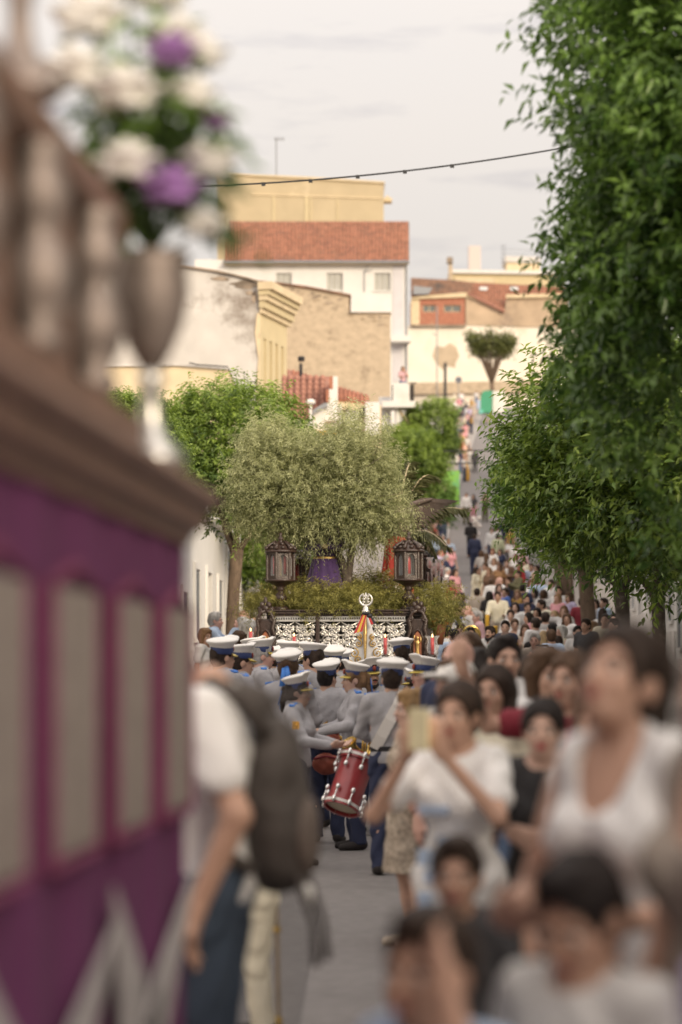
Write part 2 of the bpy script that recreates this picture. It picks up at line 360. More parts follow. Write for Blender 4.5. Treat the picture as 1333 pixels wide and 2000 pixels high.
# ------------------------------------------------------------------ tan rubble wall house
Y = 130
b = thing('old_stone_house', 'windowless old house with stepped tan rubble gable streaked by black mould', 'house', (XW(650, Y), Y + 4, G(Y)), world=True)
wpoly([(470, 548), (556, 556), (600, 562), (682, 578), (682, 612), (763, 612), (763, 900), (470, 900)], Y, 9).build('wall', M_tan, b)
wpoly([(470, 544), (556, 552.5), (600, 558.5), (686, 575), (686, 578), (600, 562), (556, 556), (470, 548)], Y - .15, 9.3).build('coping', M_oldtile_shade, b)
for k in range(46):
    x = random.uniform(560, 762); yt = 560 + (x - 560) * .15 if x < 681 else 612; q = (x, yt + abs(random.gauss(0, 14)) + 3, random.uniform(2, 7), random.uniform(1, 3.2))
    if (x < 681 or q[1] > 616): wpoly(blot(*q, 8)[::-1], Y - .012 - .0004 * k, .011).build('mould_patch', M_soot if k % 3 else M_mould_, b)
wpoly([(681, 609.5), (764.5, 609.5), (764.5, 612), (681, 612)], Y - .1, 9).build('coping', M_soot, b)
# ------------------------------------------------------------------ old building with the yellow pilastered front
Y = 85
b = thing('corner_building', 'old grey plaster building with yellow pilastered front and heavy moulded cornice', 'building', (XW(480, Y), Y + 1.5, G(Y)), world=True)
xa, xb, Yb = XW(509, Y), XW(561, 88.2), 88.2
body = [(200, 505), (350, 520), (425, 531), (470, 541), (504, 551), (509, 640), (509, 900), (200, 900)]
wpoly(body, Y, 8).build('wall', M_grime, b)
wpoly([(200, 501.5), (350, 516.5), (425, 527.5), (470, 538), (506, 547.5), (504, 551), (470, 541), (425, 531), (350, 520), (200, 505)], Y - .12, 8).build('coping', M_soot, b)
for q in ((478, 556, 30, 9), (430, 545, 22, 5), (497, 580, 5, 14), (490, 572, 10, 6)):
    wpoly(blot(*q)[::-1], Y - .02, .019).build('mould_patch', M_soot, b)
u = Vector((xb - xa, Yb - Y, 0)); ln = u.length; u.normalize(); nn = Vector((u.y, -u.x, 0)); zb, zt = G(Y) - .5, ZW(610, Y)
# ragged return of bare plaster between the side wall and the yellow front
wpoly([(502, 612), (509, 610), (509, 900), (499, 900), (504, 820), (500, 760), (505, 700), (498, 650)], Y - .05, .049).build('plaster_edge', M_creamd, b)
mb = MB(); hs = []
zt2 = ZW(657, Y); z2 = ZW(835, Y)
for k in range(4):
    a0 = .42 + k * .72; hs.append((a0, a0 + .30, z2 - zb, zt2 - zb))
facade(mb, Vector((xa, Y + .01, zb)), u, nn, ln, zt - zb, hs, .3)
mb.build('front', M_cream, b)
for q in hs:
    o0 = Vector((xa, Y + .01, zb)); f = MB()
    f.prism([o0 + u * q[0] + Vector((0, 0, q[2])) - nn * .2, o0 + u * q[1] + Vector((0, 0, q[2])) - nn * .2, o0 + u * q[1] + Vector((0, 0, q[2] + (q[3] - q[2]) * .45)) - nn * .2, o0 + u * q[0] + Vector((0, 0, q[2] + (q[3] - q[2]) * .45)) - nn * .2], -nn * .03)
    f.build('shutter', M_shut, b)
# moulded cornice, stepping out in four courses over the front and returning on the corner
for zlo, zhi, out, m in ((612, 602, .10, M_creamd), (602, 588, .21, M_cream), (588, 578, .32, M_creamd), (578, 568, .41, M_cream), (568, 553, .54, M_creamd)):
    o0 = Vector((xa, Y, 0)) - u * .05
    prof = [o0 - u * out * .5 + nn * .0, o0 - u * out * .5 + nn * out, o0 + u * (ln + .3) + nn * out, o0 + u * (ln + .3)]
    z0, z1 = ZW(zlo, Y), ZW(zhi, Y)
    MB().prism([(p.x, p.y, z0) for p in prof], (0, 0, z1 - z0 - .004)).build('cornice', m, b)

# ------------------------------------------------------------------ low parapet roof in front of it
Y = 72
b = thing('low_house', 'low cream house whose parapet shows behind the left tree', 'house', (XW(380, Y), Y + 3, G(Y)), world=True)
wpoly([(150, 716), (345, 714), (447, 722), (447, 1000), (150, 1000)], Y, 6).build('wall', M_creamd, b)
wpoly([(148, 712), (345, 710.5), (449, 718), (449, 722), (345, 714), (148, 716)], Y - .1, 6.2).build('coping', M_grime, b)
mb = MB().tube([P(370, 708, Y - .2), P(385, 712, Y - .2), P(445, 716, Y - .2), P(449, 726, Y - .2)], .02, 5); mb.build('cable', M_black, b)

# ------------------------------------------------------------------ small house with barrel tiled roof (every tile a part)
Y = 78
b = thing('small_tiled_house', 'small white house with rows of fat barrel tiles and a bright white gable pillar', 'house', (XW(610, Y), Y + 2, G(Y)), world=True)
Yf = lambda px, py: Y + (822 - py) / 86 * 2.0
rp_ = [(552, 735), (648, 735), (641, 822), (552, 822)]
sheet(rp_, Yf, .08, .06).build('roof_deck', M_tile2, b)
tm = MB(); seg = 6
for j, (yy, r) in enumerate(((0, .085), (.30, .066))):
    tm.v += [(r * math.cos(PI * k / seg), yy, r * .85 * math.sin(PI * k / seg)) for k in range(seg + 1)]
    tm.v += [((r - .014) * math.cos(PI * k / seg), yy, (r - .014) * .85 * math.sin(PI * k / seg)) for k in range(seg + 1)]
s_ = seg + 1
for k in range(seg): tm.f += [(k, k + 1, 2 * s_ + k + 1, 2 * s_ + k), (s_ + k + 1, s_ + k, 3 * s_ + k, 3 * s_ + k + 1), (k + 1, k, s_ + k, s_ + k + 1)]
tme = tm.mesh('tile', True); tme.materials.append(M_tile2)
sl_ = math.atan2(ZW(735, Y + 2) - ZW(822, Y), 2.0); rows = 9
for c in range(8):
    for r_ in range(rows):
        px = 554.5 + c * 12.6; py = 822 - (r_ + .0) * 87 / rows
        if px > 642: continue
        o = link('tile', tme, None, b); p = P(px + random.uniform(-.3, .3), py, Yf(px, py))
        o.location = p - b.location; o.rotation_euler = (sl_ + .02, 0, random.uniform(-.03, .03))
mb = wpoly([(560, 822), (632, 822), (660, 822), (660, 1000), (560, 1000)], Y, 3.2); mb.build('wall', M_white, b)
wpoly([(650, 735), (660, 735), (660, 821.8), (634, 821.8), (634, 790), (643, 785), (643, 760), (650, 760)], Y - .3, 3).build('gable', M_whitec, b)
wpoly([(644, 735), (650.5, 735), (650.5, 759), (644, 759)], Y - .32, 2.6).build('ridge_tile', M_tile, b)
wpoly([(637, 761), (643, 761), (643, 785), (637, 785)], Y - .35, 2.6).build('ridge_tile', M_tile, b)
wpoly([(609, 812), (612, 800), (634, 787), (640, 787), (640, 793), (612, 808)], Y - 1.0, .9).build('canopy', M_zinc, b)
wpoly([(612, 808), (634, 795), (634, 842), (612, 842)], Y - .8, .7).build('porch', M_white, b)
wpoly([(606, 841), (662, 841), (662, 850), (606, 850)], Y - 1.1, 1.0).build('band', M_yellow, b)
mb = MB().lathe([(.0, 0), (.13, .01), (.155, .07), (.13, .14), (.05, .17)], P(607, 790, Y - 1.2), 14); lm = thing('street_lamp', 'white globe street lamp in front of the barrel tiled roof', 'lamp', P(607, 1180, Y - 1.2), world=True)
mb.build('globe', M_whitec, lm, True); MB().tube([P(607, 1180, Y - 1.2), P(607, 790, Y - 1.2)], .045, 8).build('post', M_white, lm)
# roof behind with the vent pipe
Y = 96
b = thing('terrace_house', 'house with low orange ridge and cream walls behind the barrel tiled roof', 'house', (XW(640, Y), Y + 4, G(Y)), world=True)
Yf = lambda px, py: Y + (800 - py) / 60 * 3
for poly in ([(530, 716), (566, 722), (600, 732), (640, 744), (640, 760), (530, 760)], [(655, 754), (722, 774), (722, 790), (655, 782)]):
    sheet(poly, Yf).build('roof', M_tile2, b); tag(ribs(poly, Yf, 8, .09).build('roof_tiles', M_tile, b), kind='stuff')
wpoly([(540, 758), (655, 758), (655, 784), (745, 792), (745, 1000), (540, 1000)], Y, 6).build('wall', M_creamd, b)
for x0_, x1_, y0_, y1_ in ((663, 668, 790, 830), (676, 700, 800, 860), (714, 742, 785, 850)):
    wpoly([(x0_, y0_), (x1_, y0_), (x1_, y1_), (x0_, y1_)], Y - .5, .49).build('pillar', M_white, b)
wpoly([(674, 793), (704, 793), (704, 800), (674, 800)], Y - .7, .69).build('pillar_cap', M_creamd, b)
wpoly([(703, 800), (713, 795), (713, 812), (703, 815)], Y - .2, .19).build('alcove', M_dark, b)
v = thing('vent_pipe', 'dark flue pipe with a wider cap standing before the tan wall', 'pipe', P(588, 738, Y + 2.4), world=True)
MB().lathe([(.075, 0), (.07, .62)], P(588, 740, Y + 2.4), 10).build('flue', M_black, v); MB().lathe([(.12, 0), (.15, .14), (.13, .2)], P(589, 706, Y + 2.4), 10).build('cap', M_black, v)

# ------------------------------------------------------------------ balcony tower with the leaning neighbour
Y = 112
b = thing('balcony_house', 'white house end with a slim balcony on a post and diagonal brace', 'house', (XW(770, Y), Y + 2, G(Y)), world=True)
wpoly([(741, 775), (764, 775), (764, 1000), (741, 1000)], Y, 4).build('wall', M_whitec, b)
wpoly([(746, 783), (812, 783), (812, 795), (746, 795)], Y - 1.0, 1.6).build('balcony_slab', M_whitec, b)
bal = wpoly([(768, 750), (772, 748), (796, 748), (800, 752), (800, 783), (768, 783)], Y - .95, .06).build('balcony_panel', M_whitec, b)
for x in (767, 773, 798, 803, 808): MB().tube([P(x, 783, Y - .92), P(x, 748 if x > 790 else 752, Y - .92)], .03, 6).build('baluster', M_black, b)
wpoly([(801, 752), (808, 752), (808, 783), (801, 783)], Y - .9, .04).build('balcony_shutter', M_shut, b)
MB().tube([P(801, 748, Y - .92), P(814, 748, Y - .92)], .03, 6).build('handrail', M_black, b)
MB().tube([P(776, 795, Y - .5), P(776, 1000, Y - .5)], .11, 10).build('post', M_white, b)
MB().tube([P(776, 796, Y - .4), P(806, 838, Y - .4)], .08, 8).build('brace', M_creamd, b)

# ------------------------------------------------------------------ end of the street: wall, brick house, far blocks
Y = 262
b = thing('boundary_wall', 'long pale rendered wall closing the top of the street', 'wall', (XW(950, Y), Y, G(Y)), world=True)
wpoly([(700, 636), (905, 636), (911, 626), (1250, 624), (1250, 830), (700, 830)], Y - .3, .6).build('wall', mat('pale_cream_render', (.80, .73, .63), .9, .05, .5, .1, 6, dirt=(.68, .58, .45), dirt_amt=.3, dirt_scale=.2), b)
wpoly(blot(872, 695, 30, 32, 14)[::-1], Y - .34, .035).build('plaster_patch', mat('bare_plaster', (.50, .40, .29), .95, .12, 1, .3), b)
wpoly([(800, 748), (1100, 742), (1100, 765), (800, 770)], Y - .8, .4).build('footing', M_tan, b)
b = thing('brick_house', 'red brick upper storey with two wide windows under a sagging lichen roof', 'house', (XW(857, Y), Y + 4, G(Y)), world=True)
x0, x1, zb, zt = XW(804, Y), XW(908, Y), ZW(635, Y), ZW(580, Y)
hs = [(XW(a, Y) - x0, XW(c, Y) - x0, ZW(611, Y) - zb, ZW(597, Y) - zb) for a, c in ((826, 851), (867, 900))]
mb = MB(); facade(mb, (x0, Y - .5, zb), (1, 0, 0), (0, -1, 0), x1 - x0, zt - zb, hs, .25); mb.box(x0, x1, Y - .2, Y + 6, zb, zt); mb.build('wall', M_brick, b)
for q in hs: window(b, (x0, Y - .5, zb), (1, 0, 0), (0, -1, 0), *q, M_creamd, M_pane, .2, 2)
wpoly([(803, 585), (820, 582), (820, 634), (803, 634)], Y - .56, .05).build('plaster_strip', M_creamd, b)
wpoly([(803, 634), (910, 634), (910, 638), (803, 638)], Y - .7, .6).build('ledge', M_soot, b)
wpoly([(804, 581), (840, 577), (912, 571), (912, 580), (804, 584)], Y - .8, .3).build('eave', M_creamd, b)
Yf = lambda px, py: Y - .9 + (578 - py) / 34 * 4
poly = [(803, 543), (880, 547), (926, 552), (916, 573), (803, 578)]
sheet(poly, Yf).build('roof', M_oldtile_shade, b); tag(ribs(poly, Yf, 4.6, .11, .5).build('roof_tiles', M_oldtile_shade, b), kind='stuff')
wpoly([(808, 558), (845, 562), (838, 574), (808, 575)], Y - 1.1, .3).build('roof_patch', M_zinc, b)
b = thing('red_roofed_house', 'house with clean red tiled roof holding two skylights at the street top', 'house', (XW(1000, Y), Y + 4, G(Y)), world=True)
wpoly([(910, 577), (986, 609), (990, 580), (1110, 578), (1110, 640), (910, 634)], Y - .45, 6).build('wall', mat('stained_tan_plaster', (.50, .38, .27), .95, .2, .5, .3, 6, dirt=(.26, .2, .16), dirt_amt=.35, dirt_scale=.35), b)
poly = [(926, 552), (1110, 561), (1110, 576), (989, 578), (986, 607), (917, 575)]
Yf = lambda px, py: Y - .7 + (607 - py) / 55 * 5
sheet(poly, Yf).build('roof', M_oldtile_shade, b); tag(ribs(poly, Yf, 5.6, .115, .5).build('roof_tiles', M_tile, b), kind='stuff')  # same darker deck as painted shade between the red ribs
MB().tube([P(914, 574, Y - .8), P(986, 609, Y - .8)], .16, 8).build('verge', M_tile2, b)
for x in (937, 997): sheet([(x, 560), (x + 16, 560.6), (x + 15, 567), (x, 566.5)], Yf, .1, -.35).build('skylight', M_frame, b)
wpoly([(989, 575), (1110, 573), (1110, 580), (989, 582)], Y - .8, .5).build('coping', M_creamd, b)
Y = 330
b = thing('flat_roofed_block', 'long beige flat roofed block showing above the red tiled roof', 'building', (XW(970, Y), Y + 5, G(Y)), world=True)
wpoly([(880, 530), (1100, 534), (1100, 640), (880, 640)], Y, 10).build('wall', M_cream, b)
wpoly([(878, 526), (1102, 530), (1102, 536), (878, 533)], Y - .5, 11).build('parapet', M_whitec, b)
wpoly([(890, 541), (968, 543), (968, 553), (890, 552)], Y - .25, .2).build('shed_roof', M_creamd, b)
mb = wpoly([(990, 512), (1055, 514), (1055, 531), (990, 529)], Y + 3, 5); mb.build('penthouse', M_creamd, b)
wpoly([(986, 500), (1056, 502), (1056, 513), (986, 511)], Y + 2.7, 5.5).build('penthouse_roof', M_grime, b)
for x in (981, 986, 1051): MB().tube([P(x, 515, Y + 2.5), P(x, 478, Y + 2.5)], .06, 5).build('mast', M_zinc, b)
MB().tube([P(986, 487, Y + 2.5), P(1052, 489, Y + 2.5)], .04, 5).build('rail', M_zinc, b); MB().tube([P(986, 495, Y + 2.5), P(1052, 496, Y + 2.5)], .04, 5).build('rail', M_zinc, b)
c = thing('chimney', 'slim chimney with a wider square cap left of the flat roofed block', 'chimney', P(880, 548, Y - 4), world=True)
wpoly([(877, 516), (884, 516), (885, 548), (876, 548)], Y - 4, .6).build('stack', M_tan, c); wpoly([(873.5, 502), (885, 502), (885, 514), (873.5, 514)], Y - 4.2, .9).build('cap', M_soot, c)
Y = 900
tag(wpoly([(916, 480), (939.5, 480), (939.5, 700), (916, 700)], Y, 5).build('tower_block', mat('pale_hazed_render', (.66, .58, .55), .9, .03, .1, 0)), 'pale distant tower block standing alone above the rooftops', 'tower')  # distance haze is put into the pale wall colour

# lamp post, dark pole and round sign near the top wall
Y = 255
l = thing('lamp_post', 'slim grey lamp post with short arm before the closing wall', 'lamp', P(854, 775, Y), world=True)
MB().tube([P(854, 790, Y), P(854, 598, Y)], .06, 6).build('post', M_zinc, l); MB().tube([P(854, 655, Y), P(845, 652, Y)], .05, 5).build('arm', M_zinc, l)
tag(MB().tube([P(870, 790, 240), P(870, 708, 240)], [.16, .14], 8).build('bollard_post', M_black), 'thick dark pole standing left of the round sign', 'pole')
s_ = thing('road_sign', 'round grey backed road sign on a thin pole', 'sign', P(896, 790, 240), world=True)
MB().tube([P(896, 790, 240), P(896, 735, 240)], .04, 6).build('post', M_zinc, s_)
mb = MB(); c = P(896, 742, 239.9); mb.prism([c + Vector((.33 * math.cos(k * PI / 10), 0, .33 * math.sin(k * PI / 10))) for k in range(20)], (0, .03, 0)); mb.build('disc', mat('sign_back', (.13, .14, .17), .5, .1, 5, .05), s_)
# green container and white panel below the end tree
Y = 228
M_green = mat('green_container', (.05, .30, .17), .5, .08, 2, .1)
c = thing('recycling_container', 'tall green recycling container with a rounded shoulder at the street top', 'container', P(950, 806, Y), world=True)
wpoly([(939, 806), (940, 772), (944, 764), (959, 762), (962, 766), (961, 806)], Y, 1.0).build('body', M_green, c)
wpoly([(936, 800), (944, 800), (944, 807), (936, 807)], Y - .3, 1.2).build('base', mat('teal_plastic', (.16, .5, .45), .5, .08, 2, .1), c)
tag(wpoly([(963, 764), (985, 764), (985, 806), (963, 806)], Y + .4, .8).build('container_panel', M_whitec), 'white panel standing right of the green container', 'panel')
# parked car roof glimpsed left
def car(loc, rz, col, label):
    c = thing('parked_car', label, 'car', loc, rz)
    bm_ = MB(); prof = [(-2.0, .35), (-2.0, .8), (-1.2, .95), (-.6, 1.42), (.9, 1.45), (1.6, .95), (2.05, .85), (2.05, .35)]
    bm_.prism([(-.85, y, z) for y, z in prof], (1.7, 0, 0)); bm_.build('body', col, c, bevel=.08)
    MB().prism([(-.87, y, z) for y, z in ((-1.0, .97), (-.5, 1.36), (.8, 1.38), (1.35, .97))], (1.74, 0, 0)).build('window', M_pane, c)
    for x in (-.8, .8):
        for y in (-1.25, 1.3):
            o = MB().lathe([(.0, -.1), (.3, -.1), (.32, -.05), (.32, .05), (.3, .1), (0, .1)], (0, 0, 0), 14).build('wheel', M_black, c); o.location = (x, y, .32); o.rotation_euler = (0, PI / 2, 0)
car((XW(822, 205), 205, G(205) + .12), 1.2, mat('blue_car_paint', (.10, .22, .42), .25, .05, 3, 0, coat=.6), 'blue parked car half hidden above the round far tree')

# ------------------------------------------------------------------ rows of town houses along both sides
def LWX(y): return float(np.interp(y, [-60, -10, 20, 40, 60, 84], [-7, -6, -4.6, -3.35, -2.75, -2.55]))
def RWX(y): return 5.05 + .05 * y
def townhouse(y0, y1, side, h, wall_m, label, doors=1, grp=None, trim=M_whitec):
    fx = RWX if side > 0 else LWX
    a, c = Vector((fx(y0), y0, 0)), Vector((fx(y1), y1, 0)); zb = min(G(y0), G(y1)) - .1; zt = G((y0 + y1) / 2) + h
    b = thing('town_house', label, 'house', ((a.x + c.x) / 2, (y0 + y1) / 2, G((y0 + y1) / 2)), world=True, group=grp)
    u = (c - a); ln = u.length - .012; u.normalize(); nrm = Vector((-u.y, u.x, 0)) if side > 0 else Vector((u.y, -u.x, 0))
    o = Vector((a.x, a.y, zb)); zf = (G(y0) + G(y1)) / 2 - zb; hs = []; k = max(2, int(ln / 2.3)); kinds = []
    for i in range(k):
        cx = ln * (i + .5) / k
        if i == k // 2: hs.append((cx - .55, cx + .55, zf + .15, zf + 2.45)); kinds.append('d')
        else: hs.append((cx - .5, cx + .5, zf + .95, zf + 2.4)); kinds.append('w')
        if h > 5.6: hs.append((cx - .48, cx + .48, zf + 3.75, zf + 5.2)); kinds.append('w')
    mb = MB(); facade(mb, o, u, nrm, ln, zt - zb, hs, .2)
    back = -nrm * 8
    q = [a + Vector((0, 0, zb)) - nrm * .28, c + Vector((0, 0, zb)) - nrm * .28 - u * .01, c + back + Vector((0, 0, zb)) - u * .01, a + back + Vector((0, 0, zb))]
    mb.prism(q, (0, 0, zt - zb - .01))
    for e, d in ((a, .0), (c - u * .022, 0)):
        mb.prism([e + Vector((0, 0, zb)) - nrm * .003, e + u * .01 + Vector((0, 0, zb)) - nrm * .003, e + u * .01 - nrm * .28 + Vector((0, 0, zb)), e - nrm * .28 + Vector((0, 0, zb))], (0, 0, zt - zb - .02))
    mb.build('wall', wall_m, b)
    MB().prism([o + Vector((0, 0, zt - zb)) + nrm * .18, o + u * ln + Vector((0, 0, zt - zb)) + nrm * .18, o + u * ln + back + Vector((0, 0, zt - zb)), o + back + Vector((0, 0, zt - zb))], (0, 0, .22)).build('cornice', trim, b)
    MB().prism([o + nrm * .05, o + u * ln + nrm * .05, o + u * ln + nrm * .002, o + nrm * .002], (0, 0, zf + .7)).build('plinth', M_grime, b)
    for q, kd in zip(hs, kinds):
        # raised surround
        s = MB()
        for p in ((q[0] - .14, q[0] - .004, q[2], q[3] + .14), (q[1] + .004, q[1] + .14, q[2], q[3] + .14), (q[0] - .004, q[1] + .004, q[3] + .004, q[3] + .14)):
            s.prism([o + u * p[0] + Vector((0, 0, p[2])) + nrm * .06, o + u * p[1] + Vector((0, 0, p[2])) + nrm * .06, o + u * p[1] + Vector((0, 0, p[3])) + nrm * .06, o + u * p[0] + Vector((0, 0, p[3])) + nrm * .06], -nrm * .058)
        if kd == 'd':
            s.build('door_surround', trim, b)
            d = MB().prism([o + u * (q[0] + .01) + Vector((0, 0, q[2])) - nrm * .12, o + u * (q[1] - .01) + Vector((0, 0, q[2])) - nrm * .12, o + u * (q[1] - .01) + Vector((0, 0, q[3] - .01)) - nrm * .12, o + u * (q[0] + .01) + Vector((0, 0, q[3] - .01)) - nrm * .12], -nrm * .05).build('door', M_shut, b)
            MB().ball(o + u * (q[0] + .15) + Vector((0, 0, q[2] + 1)) - nrm * .1, .035).build('handle', M_zinc, d)
        else:
            s.build('window_surround', trim, b)
            fr = window(b, o, u, nrm, *q, M_frame, M_pane, .16, 2, sill=trim)
            if q[3] - zf < 3:      # iron grille
                g = MB()
                for t in np.arange(q[0] + .08, q[1], .14): g.tube([o + u * t + Vector((0, 0, q[2] + .02)) + nrm * .03, o + u * t + Vector((0, 0, q[3] - .02)) + nrm * .03], .009, 4)
                g.build('grille', M_zinc, fr)
    return b
rr = [(-14, -5, 5.4), (-5, 4, 5.5), (4, 14, 5.1), (14, 25, 4.8), (25, 36, 4.1), (36, 46, 4.6), (46, 57, 4.7), (57, 64, 5.2), (64, 72, 4.8), (72, 80, 5.4), (80, 90, 5.0), (90, 104, 5.6), (104, 122, 6), (122, 142, 5.6), (142, 170, 6.2)]  # unseen near houses serve as shade casters, heights tuned to the sun
rl = ['unseen white town house before the first right street tree', 'unseen tall white town house beside the nearest pavement crowd', 'unseen white town house behind the woman in the white top', 'unseen white town house behind the nearest leafy tree', 'unseen white town house behind the second street tree', 'unseen white town house level with the flower float', 'plain white town house right of the nearest visible trunk', 'white town house with grey reveals between the two nearest trunks', 'lower white town house seen left of the mottled trunk', 'white town house with moulded door beyond the mottled trunk', 'narrow white town house behind the crowd on the right', 'white town house hidden by clipped trees halfway up', 'white town house on the steep middle of the street', 'white town house high on the right of the street', 'white town house near the top right of the street']
for (a_, c_, h_), lb in zip(rr, rl): townhouse(a_, c_, 1, h_, M_white if int(a_) % 3 else M_whitec, lb, grp='white town houses along the right pavement')
ll = [(-12, -2, 4.5), (-2, 9, 4.2), (9, 20, 4.4), (20, 31, 4.1), (31, 41, 4.3), (41, 49, 4.2), (49, 58, 3.6), (58, 70, 3.9)]
ln_ = ['white town house behind the purple draped float', 'white town house left of the purple draped float', 'white town house left of the band', 'white town house hidden behind the purple cloth', 'white town house with grilled windows behind the first cap', 'white town house with hanging window grille left of the tree trunk', 'pale town house with tall shutters right of the left tree trunk', 'pale low town house behind the white haired spectators']
for (a_, c_, h_), lb in zip(ll, ln_): townhouse(a_, c_, -1, h_, M_whitec if int(a_) % 2 else M_white, lb, grp='white town houses along the left pavement')

# ------------------------------------------------------------------ cables over the street
def cable(pts, r, label, clamps=()):
    c = thing('overhead_cable', label, 'cable', pts[0], world=True)
    MB().tube(pts, r, 6).build('wire', M_black, c)
    for p in clamps: MB().box(p.x - .035, p.x + .035, p.y - .02, p.y + .02, p.z - .045, p.z + .015).build('clamp', M_black, c)
Yc = 42
pts = []
for i in range(29):
    t = i / 28; x = 300 + 860 * t; y = 366 - 78 * t + 34 * (4 * t * (1 - t)) * .55 - 10 * t
    pts.append(P(x, y, Yc + 2 * t))
cable(pts, .016, 'black overhead cable with clamps sagging across the sky', [pts[k] for k in (7, 10, 13, 16, 19)])
for py, lb in ((879, 'upper of two thin cables crossing low over the far road'), (903, 'lower of two thin cables crossing low over the far road')):
    cable([P(640 + 36 * k, py + 2.5 * math.sin(PI * k / 10), 100) for k in range(12)], .03, lb)

# green printed stall panel and cream awning on the left pavement up the hill
Y = 138
M_lime = mat('lime_banner', (.22, .50, .07), .6, .05, 2, .05, dirt=(.10, .40, .30), dirt_amt=.5, dirt_scale=1.1)
s_ = thing('banner_board', 'bright green printed banner board standing on the hill pavement', 'banner', P(878, 985, Y), world=True)
wpoly([(857, 919), (898, 919), (898, 985), (862, 985)], Y, .08).build('panel', M_lime, s_)
for x in (862, 896): MB().tube([P(x, 1000, Y + .12), P(x, 919, Y + .12)], .05, 6).build('post', M_zinc, s_)
s_ = thing('awning_stall', 'small stall with cream awning standing before the green banner', 'stall', P(862, 985, Y - 4), world=True)
wpoly([(846, 946), (874, 946), (872, 957), (844, 957)], Y - 4, 1.6).build('awning', M_creamd, s_)
for x in (848, 871): MB().tube([P(x, 1000, Y - 3.4), P(x, 957, Y - 3.4)], .04, 6).build('post', M_zinc, s_)
wpoly([(848, 957.2), (871, 957.2), (871, 964), (848, 964)], Y - 3.2, .8).build('counter', M_dark, s_)
# ------------------------------------------------------------------ trees
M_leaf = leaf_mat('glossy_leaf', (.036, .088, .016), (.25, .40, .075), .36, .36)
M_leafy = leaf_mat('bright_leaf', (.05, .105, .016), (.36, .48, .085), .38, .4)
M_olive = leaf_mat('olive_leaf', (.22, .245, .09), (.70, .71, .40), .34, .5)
M_bark = mat('bark', (.17, .12, .085), .95, .3, 8, .9, 26, stretch=(1, 1, .35), dirt=(.09, .065, .05), dirt_amt=.5, dirt_scale=6)
M_barkd = mat('spotted_bark', (.10, .078, .062), .95, .3, 9, .8, 30, dirt=(.32, .29, .25), dirt_amt=.22, dirt_scale=9)
LEAF = np.array([(0, 0, 0), (-.5, .42, .05), (.5, .42, .05), (0, 1, -.22), (0, .45, -.10)], dtype=np.float64)
LT = np.array([(0, 2, 4), (0, 4, 1), (4, 2, 3), (4, 3, 1)])
def leaf_frames(pos, d, nrm, ln, wd):
    """arrays: leaf base, direction, rough normal -> matrices (n,3,3) with columns (side*w, dir*l, up*l)"""
    d = d / np.linalg.norm(d, axis=1, keepdims=True); s = np.cross(d, nrm); s /= np.linalg.norm(s, axis=1, keepdims=True) + 1e-9
    u = np.cross(s, d)
    return np.stack([s * wd[:, None], d * ln[:, None], u * ln[:, None]], axis=2)
def leaves_mesh(name, pos, mats_, tone):
    v = np.einsum('nij,kj->nki', mats_, LEAF) + pos[:, None, :]
    t = (np.arange(len(pos)) * 5)[:, None, None] + LT[None]
    return np_mesh(name, v.reshape(-1, 3), t.reshape(-1, 3), tone=np.repeat(tone, 5))
